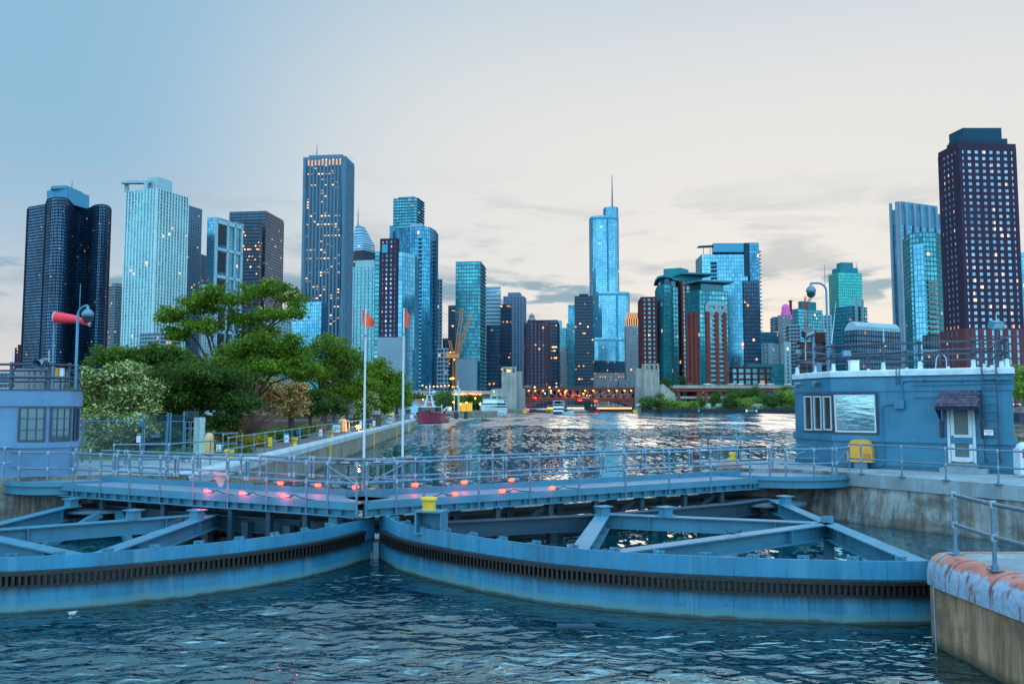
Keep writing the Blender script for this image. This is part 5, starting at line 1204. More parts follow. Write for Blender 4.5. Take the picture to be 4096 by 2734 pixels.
for i, (px, py, rx, ry, Y, mt) in enumerate([(2600, 1606, 42, 30, 508, 'far'), (2682, 1612, 44, 24, 512, 'farlight'), (2745, 1620, 34, 12, 512, 'farlight'), (2800, 1608, 12, 18, 514, 'far'), (2862, 1590, 13, 24, 520, 'far'), (2922, 1604, 28, 36, 507, 'far'), (2960, 1574, 40, 20, 530, 'far'), (3010, 1570, 42, 26, 535, 'far'), (3020, 1604, 38, 20, 520, 'farlight'), (2985, 1610, 30, 12, 516, 'farlight'), (3090, 1600, 38, 24, 512, 'far'), (3150, 1590, 44, 30, 515, 'farlight'), (3170, 1565, 34, 16, 540, 'far'), (3205, 1604, 34, 22, 510, 'farlight')]):
    tree(RTL[i], px, Y, [(px, py, rx, ry), (px - rx * .5, py + ry * .5, rx * .6, ry * .6), (px + rx * .5, py + ry * .45, rx * .6, ry * .6)], mt, 3000, .5, trunk_r=.4, seed=80 + i, group=RT, zb=3.2)
m = MB(); rg = random.Random(9)
for i in range(110): leaves(m, PT(2640 + i * 5.3, rg.uniform(1628, 1636), 509), (2.2, 1.2, 1.1), 34, .45, rg)
tag(m.build('bank_scrub', LF['farlight'], origin=(130, 509, 3.2)), kind='stuff')
for i, (px, py, Y) in enumerate(((2650, 1530, 585), (2740, 1522, 600))):
    tree(('tree on the upper road behind the right pylon', 'dark tree on the upper road beside the parked bus stop lights')[i], px, Y, [(px, py, 30, 14), (px + 10, py + 12, 30, 12)], 'far', 1800, .5, trunk_r=.4, seed=120 + i, zb=12)
tree('bright green tree at the right edge behind the control house', 4110, 230, [(4100, 1500, 50, 55), (4120, 1580, 60, 50), (4070, 1560, 30, 40)], 'farlight', 5000, .32, trunk_r=.4, seed=130, zb=4.7)

# ================================================================== BRIDGE
def bridge():
    Y = 560; P = lambda px, py, dy=0: PT(px, py, Y + dy)
    root = empty('bascule_bridge', (P(2320, 1600).x, Y, WL), 'double deck rust red steel truss bridge across the river', 'bridge')
    x0, x1 = P(2101, 1560).x, P(2541, 1560).x; zt = P(2320, 1551).z; zt2 = P(2320, 1562).z; zb2 = P(2320, 1590).z; zb = P(2320, 1602).z
    for dy in (0, 22):
        m = MB(); m.box(((x0 + x1) / 2, Y + dy, (zt + zt2) / 2), (x1 - x0, 1.0, zt - zt2)); m.box(((x0 + x1) / 2, Y + dy - .4, zt - .2), (x1 - x0, 1.6, .4)); m.build('top_chord', M['bridge_dark'], root)
        m = MB(); m.box(((x0 + x1) / 2, Y + dy, (zb + zb2) / 2), (x1 - x0, 1.0, zb2 - zb)); m.box(((x0 + x1) / 2, Y + dy - .5, zb + .3), (x1 - x0, 1.4, .5)); m.build('bottom_chord', M['bridge'], root)
        n = 14
        for i in range(n + 1):
            x = x0 + (x1 - x0) * i / n; m = MB(); m.box((x, Y + dy, (zt2 + zb2) / 2), (.9, .8, zt2 - zb2 + .3)); m.build('truss_post', M['bridge'], root)
            if i < n:
                xa, xb = x, x + (x1 - x0) / n; a, b = ((xa, xb) if i < n // 2 else (xb, xa))
                m = MB(); m.beam((a, Y + dy - .1, zt2 + .2), (b, Y + dy - .1, zb2 - .2), .6, .9, 0, (0, 1, 0)); m.build('diagonal', M['bridge'], root)
    for z, t in ((zt + .1, .5), (zb + .9, .5)):
        m = MB(); m.box(((x0 + x1) / 2, Y + 11, z), (x1 - x0, 23, t)); m.build('road_deck', M['bridge_dark'], root)
    m = MB(); m.box(((x0 + x1) / 2, Y - 1.2, zt + 1.2), (x1 - x0, .15, .25))
    for i in range(60): m.box((x0 + (x1 - x0) * i / 59, Y - 1.2, zt + .7), (.12, .12, 1.2))
    m.build('parapet', M['bridge_dark'], root)
    for s, xe in ((1, x0), (-1, x1)):   # curved haunch under each end
        pr = [(0, zb), (0, P(0, 1628).z), (4, P(0, 1624).z), (7, P(0, 1616).z), (11, P(0, 1609).z), (17, P(0, 1604.5).z), (26, zb - .05)]
        for dy in (0, 20):
            m = MB(); f = [(xe + s * a, Y + dy - .5, z) for a, z in pr]; g = [(p[0], p[1] + 1, p[2]) for p in f]; k = len(f)
            m.add(f, [tuple(range(k))]); m.add(g, [tuple(range(k))[::-1]]); m.add(f + g, [(i, (i + 1) % k, (i + 1) % k + k, i + k) for i in range(k)]); m.build('haunch', M['bridge_dark'], root)
    def bl(nm, px, py, dy, r, mt): q = P(px, py); m = MB(); m.lathe([(.1, -.9 * r), (r, -.5 * r), (r, .5 * r), (.1, .9 * r)], (q.x, Y - dy, q.z), 8); m.build(nm, M[mt], root)
    for px in (2115, 2141, 2172, 2203, 2235, 2265, 2340, 2373, 2434, 2466, 2497, 2524): bl('deck_lamp', px, 1562, 1.1, .50, 'lamp_orange')
    for px, py in ((2139, 1548), (2198, 1549), (2260, 1568), (2333, 1574)): bl('deck_lamp', px, py, 1.1, .55, 'lamp_orange')
    for px, py in ((2243, 1576), (2260, 1577), (2293, 1579), (2316, 1600), (2324, 1600), (2379, 1602), (2386, 1602), (2141, 1590), (2103, 1636), (2113, 1638), (2541, 1626)): bl('signal_light', px, py, 1.4, .40, 'lamp_red')
    for px, py in ((2180, 1572), (2204, 1571)): bl('signal_light', px, py, 1.4, .40, 'lamp_green')
    # the strip sign on the lower chord
    q = P(2343, 1590); m = MB(); m.box((q.x, Y - 1.2, q.z), (4.6, .1, .8)); s = m.build('name_board', plain('old_sign', (.38, .36, .26), .6), root)
bridge()
def pylon(label, xa, xb, yt, sxa, sxb, syt, flip):
    Y = 556; a, b = PT(xa, yt, Y), PT(xb, yt, Y); w_ = b.x - a.x; c = (a.x + b.x) / 2; root = empty('bridge_pylon', (c, Y + 6, WL), label, 'bridge tower', 'limestone bridge pylons')
    m = MB(); zc = PT(0, yt + 24, Y).z; m.box((c, Y + 6, (zc + WL - 1) / 2), (w_, 12, zc - WL + 1)); m.build('shaft', M['stone'], root)
    m = MB(); 
    for f in (-.40, -.13, .16, .42): m.box((c + w_ * f, Y - .15, (zc + 2) / 2 + 6), (w_ * .10, .5, zc - 8))
    m.build('pilaster', M['stone'], root)
    m = MB(); m.box((c, Y + 6, (zc + a.z) / 2 + .2), (w_ * .93, 11, a.z - zc - .4)); m.box((c, Y + 6, a.z - .3), (w_ * .98, 11.6, .8)); m.box((c, Y + 6, zc), (w_ * 1.03, 12.4, .7)); m.build('attic', M['stone'], root)
    for f in (-.36, 0, .36):
        m = MB(); m.box((c + w_ * f, Y + .36, zc + (a.z - zc) * .42), (1.7, .2, 2.6)); m.build('window', G['navy'], root)
    sa, sb = PT(sxa, syt, Y), PT(sxb, syt, Y); m = MB(); m.box(((sa.x + sb.x) / 2, Y + 9, (sa.z + WL - 1) / 2), (sb.x - sa.x, 16, sa.z - WL + 1)); m.build('abutment', concrete('abutment_concrete', (.24, .23, .23), (.12, .12, .12), .5, .25), root)
    # stepped side turret
    t = PT(xb + 8 if not flip else xa - 16, yt + 18, Y + 6); m = MB(); m.box((t.x, Y + 9, (t.z + WL) / 2), (4.6, 8, t.z - WL)); m.build('side_turret', M['stone'], root)
    return root
pylon('left limestone bridge pylon with an orange lit window', 2006, 2067, 1467, 2067, 2101, 1553, False)
pylon('right limestone bridge pylon beside the river bank trees', 2576, 2637, 1455, 2541, 2577, 1546, True)
q = PT(2035, 1482, 555); m = MB(); m.box((q.x, 555.6, q.z), (2.0, .3, 1.4)); tag(m.build('pylon_lamp', M['lamp_orange']), 'orange light in the attic of the left bridge pylon', 'lamp')
q = PT(2554, 1618, 555); m = MB(); m.box((q.x, 555.4, q.z), (2.6, .15, 1.5)); s = m.build('notice_board', M['signwhite'], origin=(q.x, 555.4, q.z - .75)); tag(s, 'small white notice board low on the right bridge abutment', 'sign')
def approach(name, label, pts, zt_px, girder='bridge', cols=(), Yc=568, lower=None):
    a, b = PT(pts[0], zt_px, Yc), PT(pts[1], zt_px, Yc); c = (a.x + b.x) / 2; ln = b.x - a.x
    root = empty(name, (c, Yc, 3), label, 'viaduct'); m = MB(); m.box((c, Yc + 8, a.z - 1.0), (ln, 17, 2.0)); m.build('parapet_deck', M['stone'], root)
    m = MB(); m.box((c, Yc + 8, a.z - 3.1), (ln, 15, 2.2)); m.build('edge_girder', M[girder], root)
    for px in cols:
        q = PT(px, zt_px, Yc + 2); m = MB(); m.box((q.x, Yc + 2, (q.z - 3 + 3) / 2), (2.0, 1.6, q.z - 3)); m.build('column', M[girder], root)
    if lower:
        q0, q1 = PT(lower[0], lower[2], Yc + 4), PT(lower[1], lower[2], Yc + 4); m = MB(); m.box(((q0.x + q1.x) / 2, Yc + 6, q0.z - 1), (q1.x - q0.x, 8, 1.6)); m.build('lower_deck', M['stone'], root)
    return root, a.z
_, VZ = approach('approach_viaduct', 'long raised road with red brown girders right of the bridge', (2690, 3260), 1540, 'brick', (2713, 2792, 2803, 2823, 3100, 3128, 3165), 568, (2700, 2900, 1583))
approach('approach_viaduct', 'raised grey road left of the bridge above the far bank trees', (1600, 1960), 1562, 'bridge_dark', (1655, 1720, 1800, 1880, 1935), 500)
for nm, lab, P4 in (('stair_block', 'sloping limestone stair block left of the left pylon', [(1945, 1590), (1965, 1556), (2006, 1552), (2006, 1640), (1945, 1640)]), ('stair_block', 'sloping limestone stair block right of the right pylon', [(2637, 1536), (2655, 1536), (2700, 1575), (2703, 1620), (2637, 1620)])):
    m = MB(); f = [tuple(PT(x, y, 556)) for x, y in P4]; g = [(p[0], p[1] + 10, p[2]) for p in f]; k = len(f); m.add(f, [tuple(range(k))[::-1]]); m.add(g, [tuple(range(k))]); m.add(f + g, [(i, (i + 1) % k, (i + 1) % k + k, i + k) for i in range(k)])
    tag(m.build(nm, M['stone']), lab, 'stairs')
def carpaint(n, c): return plain(n, c, .25, .1, .02)
CP = {'white': carpaint('white_car_paint', (.72, .76, .80)), 'dark': carpaint('dark_car_paint', (.03, .04, .07)), 'silver': carpaint('silver_car_paint', (.42, .48, .55)), 'red': carpaint('red_car_paint', (.45, .03, .04))}
def car(label, loc, rz, col, group='cars driving on the raised road', name='car', kind=0):
    root = empty(name, (0, 0, 0), label, 'car', group); ORG[root.name] = Vector()
    m = MB(); side = [(-2.25, .35), (-2.3, .75), (-2.1, .95), (-1.2, 1.02), (1.1, 1.0), (2.0, .88), (2.25, .7), (2.25, .35)]
    def extr(mb, pf, w_, z=0): 
        k = len(pf); f = [(x, -w_, y) for x, y in pf]; g = [(x, w_, y) for x, y in pf]; mb.add(f, [tuple(range(k))[::-1]]); mb.add(g, [tuple(range(k))]); mb.add(f + g, [(i, (i + 1) % k, (i + 1) % k + k, i + k) for i in range(k)])
    extr(m, side, .88); m.build('body', CP[col], root)
    m = MB(); extr(m, [(-1.75, .96), (-1.1, 1.42), (.25, 1.45), (1.05, .98)], .76); m.build('cabin', M['glass_dark'], root)
    m = MB(); extr(m, [(-1.05, 1.40), (-.95, 1.47), (.15, 1.48), (.28, 1.42)], .74); m.build('roof', CP[col], root)
    for x in (-1.4, 1.4):
        for y in (-.85, .85): m = MB(); m.tube([(x, y - .1, .33), (x, y + .1, .33)], .33, 12); m.build('wheel', M['black'], root)
    for y in (-.6, .6): m = MB(); m.box((2.26, y, .68), (.06, .3, .15)); m.build('headlight', M['lamp_warm'], root); m = MB(); m.box((-2.3, y, .76), (.06, .3, .14)); m.build('tail_light', M['lamp_redglass'], root)
    root.location = loc; root.rotation_euler = (0, 0, rz); return root
for lab, px, col, rz in (('dark car first from the left on the raised road', 2762, 'dark', 0), ('white car right of the dark first car on the raised road', 2829, 'white', math.pi), ('second dark car of the raised road traffic', 2882, 'dark', 0), ('silver car just left of the bright white car', 2925, 'silver', math.pi), ('white car left of the brick building traffic light', 2962, 'white', math.pi), ('white car in front of the low brick building, left of a pair', 3048, 'white', 0), ('white car, right one of the pair before the low brick building', 3082, 'white', 0), ('lone white car furthest right on the raised road', 3152, 'white', 0), ('silver car above the left end of the bridge', 2110, 'silver', 0)):
    q = PT(px, 1540, 569.5); car(lab, (q.x, 569.5 if px > 2200 else 562, VZ + .02 if px > 2200 else PT(0, 1551, 560).z + .35), rz, col)
for i, (px, lab, col) in enumerate(((4062, 'white car in the parking row behind the control house', 'white'), (4082, 'red car in the parking row at the far right', 'red'), (4096, 'white car cut by the right picture edge', 'white'))):
    q = PT(px, 1615, 226); car(lab, (q.x, 229 + i * .4, 4.7), 1.2, col, 'cars parked at the far right')
for i, px in enumerate((2744, 2934, 3022, 1790)):
    q = PT(px, 1540, 570); root = empty('street_lamp', (q.x, 570, VZ), ('tall lamp post on the raised road beside the teal bay tower', 'lamp post on the raised road left of the low brick building', 'lamp post on the raised road before the low brick building', 'lamp post on the left raised road by the crane')[i], 'street lamp', 'street lamps on the raised road')
    m = MB(); m.tube([(q.x, 570, VZ - (0 if px > 2000 else 2)), (q.x, 570, VZ + 9), (q.x - .3, 570, VZ + 9.6), (q.x - 2.2, 570, VZ + 9.9)], .14, 6); m.build('pole', M['galv'], root)
    m = MB(); m.box((q.x - 2.4, 570, VZ + 9.85), (1.0, .4, .2)); m.build('lamp_head', M['galv'], root)
# white low wall on the right bank, in the stretches the photo shows between the bushes
WB = concrete('whitewashed_wall', (.50, .58, .66), (.22, .26, .32), .4, .5)
for i, (xa, xb) in enumerate(((2746, 2842), (2864, 2896), (2948, 3212))):
    a, b = PT(xa, 1613, 513), PT(xb, 1613, 513); m = MB(); m.box(((a.x + b.x) / 2, 513, (a.z + 3.2) / 2), (b.x - a.x, .4, a.z - 3.2)); tag(m.build('bank_wall', WB), ('whitewashed wall piece left of the tall overhanging tree', 'short whitewashed wall piece beside the tall overhanging tree', 'longest whitewashed wall piece, next to the control house')[i], 'wall', 'whitewashed wall pieces on the right bank')
for i, (px, w_, h) in enumerate(((2986, 9, 10), (3024, 7, 8), (2798, 3, 7), (3005, 24, 8))):
    q = PT(px, 1642, 500); m = MB(); m.box((q.x, 504.3 - (q.x - 88) * .083 - .5, q.z), (w_ * .147, .1, h * .147)); tag(m.build('bank_sign', M['signwhite'] if i < 3 else M['guide']), ('white square board on the dark piles, left of a grey panel', 'white board with an emblem right of the grey panel', 'tiny white marker on the dark piles at left', 'grey rectangular panel between two white boards')[i], 'sign')

# ================================================================== QUAY, BOATS, CRANE, FAR THINGS
def hull(L, B, H, flare=.82, sheer=.35, n=14):
    vs = []; prof = [(0.0, -.35), (.55, -.3), (.86, .05), (1.0, 1.0)]
    for i in range(n + 1):
        t = i / n; x = -L / 2 + L * t; wb = B / 2 * (1 - max(0, (t - .52) / .48) ** 2.1) * (.88 + .12 * min(1, t * 5)); hh = H * (1 + sheer * max(0, t - .35) ** 1.6 * 1.7)
        row = []
        for f, z in prof:
            bow = max(0, (t - .6) / .4); ff = f * (1 - (1 - z if z > 0 else 1) * bow * .75) if f < 1 else f
            row.append((x + bow * z * L * .035 if z > 0 else x - bow * L * .03, wb * ff, z * H if z <= 0 else z * hh))
        vs.append([(x_, -y_, z_) for x_, y_, z_ in row[::-1]] + row)
    k = len(vs[0]); m = MB(); flat = [v for r in vs for v in r]
    m.add(flat, [(i * k + j, i * k + j + 1, (i + 1) * k + j + 1, (i + 1) * k + j) for i in range(n) for j in range(k - 1)], 0, False)
    m.add([vs[0][j] for j in range(k)], [tuple(range(k))[::-1]])
    m.add([v for r in vs for v in (r[0], r[-1])], [(2 * i + 0, 2 * i + 1, 2 * i + 3, 2 * i + 2) for i in range(n)], 1)
    return m
def lroot(name, label, cat, group=None):
    r = empty(name, (0, 0, 0), label, cat, group); ORG[r.name] = Vector(); return r
M['fred'] = plain('fireboat_red', (.30, .035, .07), .45, 0, .12, 1); M['fdeck'] = plain('red_deck', (.30, .05, .07), .6)
M['boatwhite'] = plain('boat_white', (.62, .72, .74), .35, 0, .06, 1); M['boatblue'] = plain('boat_blue', (.05, .12, .38), .4)
def fireboat():
    r = lroot('fireboat', 'dark red fireboat moored at the end of the guide wall', 'boat'); L, B = 21, 6.4
    hull(L, B, 2.25).build('hull', [M['fred'], M['fdeck']], r)
    m = MB(); m.tube([(-10, -3.0, 1.9), (2, -3.2, 2.15), (7.5, -2.0, 2.5), (10.2, -.1, 2.9), (7.5, 2.0, 2.5), (2, 3.2, 2.15), (-10, 3.0, 1.9)], .14, 6); m.build('rubbing_strake', M['black'], r)
    m = MB(); m.prism([(-1.5, -2.3), (4.4, -2.3), (5.2, -1.2), (5.2, 1.2), (4.4, 2.3), (-1.5, 2.3)], 2.0, 2.9); m.build('deckhouse', M['fred'], r)
    m = MB(); m.prism([(-1.2, -2.2), (4.7, -2.2), (5.5, -1.1), (5.5, 1.1), (4.7, 2.2), (-1.2, 2.2)], 2.9, 3.95); m.build('wheelhouse_glass', M['glass_dark'], r)
    m = MB(); m.prism([(-1.6, -2.5), (4.9, -2.5), (5.9, -1.2), (5.9, 1.2), (4.9, 2.5), (-1.6, 2.5)], 3.95, 4.12); m.build('wheelhouse_roof', M['boatwhite'], r)
    m = MB()
    for y in (-1, 1):
        for x in (.8, 2.6): m.tube([(x, y * 1.1, 4.1), (1.7 + (x - 1.7) * .45, y * .45, 7.0)], .13, 6)
    for z, w_ in ((5.2, .9), (6.1, .7), (7.0, 1.2)): m.box((1.7, 0, z), (w_, w_ * 2.2, .10))
    m.tube([(1.7, 0, 7), (1.7, 0, 9.8)], .12, 6); m.tube([(1.7, -1.2, 8.6), (1.7, 1.2, 8.6)], .05, 5); m.tube([(1.7, -1.6, 5.4), (1.7, 1.6, 5.4)], .08, 5); m.build('mast', M['white'], r)
    m = MB(); m.box((1.7, -1.1, 7.9), (.05, .8, .5)); m.build('flag', M['redcloth'], r); m = MB(); m.box((1.7, 1.1, 7.9), (.05, .8, .6)); m.build('flag', M['white'], r)
    m = MB(); m.lathe([(.05, -.2), (.2, 0), (.05, .2)], (1.7, -1.7, 5.9), 8); m.build('mast_light', M['lamp_orange'], r)
    m = MB(); m.prism([(-7.5, -2.2), (-2.2, -2.2), (-2.2, 2.2), (-7.5, 2.2)], 1.9, 2.9)
    for i in range(7): m.box((-7 + i * .8, 2.3, 2.4), (.12, .12, 1.2)); m.box((-7 + i * .8, -2.3, 2.4), (.12, .12, 1.2))
    m.build('aft_house', M['fred'], r)
    for y in (-2.5, 2.5):
        m = MB(); m.tube([(-1.9, y, 1.9), (-1.9, y, 4.3), (-1.4, y, 4.5), (-.9, y, 4.3), (-.9, y, 1.9)], .09, 6); m.build('davit', M['white'], r)
    for x, y in ((5.8, .6), (-1.6, 0)): m = MB(); m.lathe([(.1, 0), (.42, .1), (.42, .5), (.1, .62)], (x, y, 3.0 if x > 0 else 4.1), 10); m.build('water_cannon', M['fred'], r)
    Mt = face_matrix(Vector((-5.2, 3.16, 1.25)), (-1, 0.02, 0)); text_obj('hull_lettering', 'CHICAGO FIRE', .72, M['white'], r, Mt)
    Mt = face_matrix(Vector((-5.2, -3.16, 1.25)), (1, 0.02, 0)); text_obj('hull_lettering', 'CHICAGO FIRE', .72, M['white'], r, Mt)
    a = PT(1737, 1680, 212); r.location = (-20.7, 218, WL); r.rotation_euler = (0, 0, R(-98)); return r
fireboat()
def yacht():
    r = lroot('motor_yacht', 'large white three deck motor yacht moored bow first by the left pylon', 'boat'); L, B = 24, 7.4
    hull(L, B, 3.1, sheer=.3).build('hull', [M['boatwhite'], M['boatwhite']], r)
    def dk(x0, x1, w_, z0, z1, nm, mt, rake=.8): m = MB(); m.prism([(x0, -w_), (x1 - rake * 1.2, -w_), (x1, -w_ * .45), (x1, w_ * .45), (x1 - rake * 1.2, w_), (x0, w_)], z0, z1); m.build(nm, M[mt], r)
    dk(-10, 5.2, 3.3, 3.0, 4.3, 'lower_cabin', 'boatwhite'); dk(-9.6, 4.6, 3.32, 4.3, 5.0, 'window_band', 'glass_dark'); dk(-10, 5.2, 3.4, 5.0, 5.3, 'deck_edge', 'boatwhite'); dk(-8, 3.0, 2.9, 5.3, 6.4, 'upper_cabin', 'boatwhite')
    dk(-9, 3.4, 3.1, 6.4, 6.6, 'deck_edge', 'boatwhite')
    dk(-9.8, 6.2, 3.34, 3.35, 3.9, 'window_band', 'glass_dark')
    m = MB(); m.tube([(-7, -2.8, 7.5), (2.4, -2.8, 7.5), (2.4, 2.8, 7.5), (-7, 2.8, 7.5)], .05, 5)
    for x in (-7, -4, -1, 2.4):
        for y in (-2.8, 2.8): m.tube([(x, y, 6.5), (x, y, 7.5)], .05, 5)
    m.build('rail', M['galv'], r)
    m = MB(); m.tube([(-3, -1.4, 6.6), (-3.4, -1.2, 8.2), (-3.4, 1.2, 8.2), (-3, 1.4, 6.6)], .12, 6); m.tube([(-3.4, 0, 8.2), (-3.4, 0, 9.4)], .08, 6); m.build('radar_arch', M['white'], r)
    m = MB(); m.lathe([(.1, 0), (.25, .1), (.1, .35)], (-3.4, 0, 9.4), 8); m.build('mast_light', M['lamp_orange'], r)
    for y, x in ((3.4, 0), (3.4, -5), (-3.4, 0), (-3.4, 3)): m = MB(); m.lathe([(.1, 0), (.42, .3), (.42, .9), (.1, 1.2)], (x, y * 1.08, .7), 10); m.build('fender', M['white'], r)
    q = PT(1964, 1660, 352); r.location = (q.x, 362, WL); r.rotation_euler = (0, 0, R(-105)); r.scale = (1.08,) * 3
yacht()
CABGLOW = MT('boat_cabin_glow').set(col=(.05, .03, .02), em=(1, .45, .12, 1), es=.30, rough=.5).m
def tour_boat(label, px, Y, L, B, decks, rz, col='boatwhite', wl=WL, lit=False, name='tour_boat'):
    r = lroot(name, label, 'boat', 'boats on the river beyond'); hull(L, B, 1.3, sheer=.2).build('hull', [M['boatblue'] if decks > 1 else M[col], M['boatwhite']], r)
    z = 1.3
    for d in range(decks):
        m = MB(); m.box((-.5, 0, z + .45), (L * .78, B * .86, .9)); m.build('cabin', M[col], r); m = MB(); m.box((-.5, 0, z + 1.3), (L * .75, B * .84, .9)); m.build('cabin_windows', M['lamp_warm'] if lit else M['glass_dark'], r)
        m = MB(); m.box((-.5, 0, z + 1.85), (L * .82, B * .92, .18)); m.build('deck_roof', M['boatwhite'], r); z += 1.95
    m = MB()
    for x in (-L * .35, 0, L * .3):
        for y in (-B * .42, B * .42): m.tube([(x, y, z - .1), (x, y, z + 1.6)], .06, 5)
    m.box((-.5, 0, z + 1.6), (L * .7, B * .9, .12)); m.build('sun_deck', M['boatwhite'], r)
    q = PT(px, 1640, Y); r.location = (q.x, Y, wl); r.rotation_euler = (0, 0, rz); return r
tour_boat('white and blue double deck tour boat under the bridge', 2235, 435, 17, 6, 2, R(-96))
def motorboat(label, px, Y, L, B, rz, col='boatwhite', n=2, sc=1.0):
    r = lroot('motorboat', label, 'boat', 'boats on the river beyond'); hull(L, B, 1.3).build('hull', [M[col], M['boatwhite']], r)
    m = MB(); m.prism([(-L * .25, -B * .36), (L * .05, -B * .36), (L * .18, -B * .2), (L * .18, B * .2), (L * .05, B * .36), (-L * .25, B * .36)], 1.3, 2.1); m.build('windscreen', M['glass_dark'], r)
    m = MB(); m.box((-L * .12, 0, 3.1), (L * .32, B * .8, .12))
    for x in (-L * .27, L * .03):
        for y in (-1, 1): m.tube([(x, y * B * .36, 1.3), (x, y * B * .36, 3.1)], .05, 5)
    m.build('hard_top', M['ink'] if n else M['boatwhite'], r)
    q = PT(px, 1640, Y); r.location = (q.x, Y, WL); r.rotation_euler = (0, 0, rz); r.scale = (sc,) * 3
motorboat('white motor cruiser heading towards the lock beside the tour boat', 2275, 385, 9, 3.4, R(-80), sc=1.25)
motorboat('small dark red motorboat alone under the middle of the bridge', 2387, 560, 7, 3, R(-60), 'fred')
tour_boat('distant white boat with a row of lit windows behind the motor cruiser', 2300, 640, 16, 5, 1, R(-160), lit=True)
tour_boat('distant beige boat moored beside the lit white boat', 2207, 620, 9, 4, 1, R(-170), 'yellow', lit=True)
tour_boat('long low boat with a string of warm lights under the bridge right end', 2480, 600, 44, 6, 1, R(178), 'guide', lit=True, name='dinner_boat')
motorboat('small white boat moored by the dark piles next to the control house', 3210, 485, 6, 2.4, R(160), n=0)
for i, (px, py) in enumerate(((2100, 1650), (2545, 1642))):
    q = PT(px, py, 500); m = MB(); m.box((q.x, 505, WL + .9), (2.4, 2.2, 2.0)); m.box((q.x, 505, WL + 2.0), (2.7, 2.5, .2)); tag(m.build('pier_fender', M['yellow']), ('yellow fender block at the foot of the left bridge pylon', 'yellow fender block at the foot of the right bridge abutment')[i], 'fender')
for i, (x, w_) in enumerate(((1824, 15), (1863, 13))):
    q = PT(x, 1672, 285); k = 285 / F; m = MB()
    for j in range(6): a = j * math.pi / 3; m.tube([(q.x + math.cos(a) * .5, 285 + math.sin(a) * .5, -1), (q.x + math.cos(a) * .38, 285 + math.sin(a) * .38, 3.0)], .24, 7)
    m.box((q.x, 285, 2.6), (1.3, 1.3, .12)); tag(m.build('mooring_dolphin', M['lead']), ('cluster of dark timber piles below the white flags', 'dark timber pile cluster right of the flags')[i], 'mooring post')
# flagpoles on the quay
for i, (px, yt, w_) in enumerate(((1817, 1555, 1), (1832, 1520, 0), (1836, 1548, 1))):
    Y = 325; b = PT(px, 1645, Y); t = PT(px, yt, Y); root = empty('flagpole', (b.x, Y, 2.9), ('left quay flagpole with a white flag', 'tallest quay flagpole without a flag', 'right quay flagpole with a thin drooping flag')[i], 'flagpole', 'flagpoles on the quay')
    m = MB(); m.tube([(b.x, Y, 2.9), (b.x, Y, t.z)], .14, 6); m.build('pole', M['white'], root)
    if w_:
        m = MB(); g = [(b.x + .1 + u * (1.6 if i == 0 else .5), Y + .15 * math.sin(u * 5), t.z - .2 - u * .7) for u in (0, .33, .66, 1)]; vs = g + [(p[0], p[1], p[2] - (1.3 if i == 0 else 2.4)) for p in g]
        m.add(vs, [(k, k + 1, k + 5, k + 4) for k in range(3)]); m.build('flag', M['white'], root)
# lit kiosk, lamps and shed on the quay
q = PT(1862, 1636, 330); root = empty('kiosk', (q.x, 332, 2.9), 'bright yellow lit kiosk on the far quay', 'kiosk')
m = MB(); m.box((q.x, 332, 4.5), (5.0, 3, 3.2)); m.build('wall', lamp_mat('lit_yellow_canvas', (1.0, .50, .02), .55), root); m = MB(); m.prism([(q.x - 2.8, 330), (q.x + 2.8, 330), (q.x + 2.8, 334), (q.x - 2.8, 334)], 6.1, 6.3)
for i in range(8): m.box((q.x - 2.4 + i * .69, 330.4, 4.5), (.08, .1, 3.2))
m.build('roof', M['yellow'], root)
for i, (px, py) in enumerate(((1866, 1611), (1843, 1617), (1901, 1593), (1920, 1616), (1814, 1609), (1801, 1634))):
    q = PT(px, py, 322); root = empty('quay_lamp', (q.x, 322, 2.9), ('brightest orange lamp above the yellow kiosk', 'orange lamp left of the yellow kiosk', 'high lamp glowing among the quay trees', 'yellow lamp beside the white yacht', 'orange lamp left of the quay flagpoles', 'low lamp by the small quay shed')[i], 'street lamp', 'street lamps on the far quay')
    m = MB(); m.tube([(q.x, 322, 2.9), (q.x, 322, q.z)], .09, 6); m.build('pole', M['navy'], root); m = MB(); m.lathe([(.08, 0), (.32, .2), (.32, .6), (.1, .8)], (q.x, 322, q.z - .3), 8); m.build('lantern', M['lamp_orange'], root)
q = PT(1797, 1645, 322); root = empty('quay_shed', (q.x, 324, 2.9), 'little white ticket booth with a stair on the far quay', 'shed')
m = MB(); m.box((q.x, 324, 3.8), (1.6, 1.6, 1.8)); m.build('wall', M['white'], root); m = MB(); m.beam((q.x - 2.4, 323.4, 3.1), (q.x - .7, 323.4, 4.7), .5, .3, 0, (0, 1, 0)); m.build('stair', M['white'], root); m = MB(); m.box((q.x, 324, 4.75), (1.9, 1.9, .12)); m.build('roof', M['galv'], root)
def light_string(label, pts, Y):
    root = empty('light_string', PT(*pts[0], Y), label, 'lights')
    for px, py in pts: q = PT(px, py, Y); m = MB(); m.lathe([(.1, -.4), (.5, -.2), (.5, .2), (.1, .4)], (q.x, Y, q.z), 8); m.build('lamp', M['lamp_orange'], root)
light_string('row of orange lights under the left raised road', [(1808 + i * 7.6, 1576) for i in range(16)], 498)
light_string('scatter of orange lamps at the foot of the curved blue tower', [(1690 + i * 14 + (i * 37 % 9), 1541 + (i * 13 % 7)) for i in range(11)], 596)
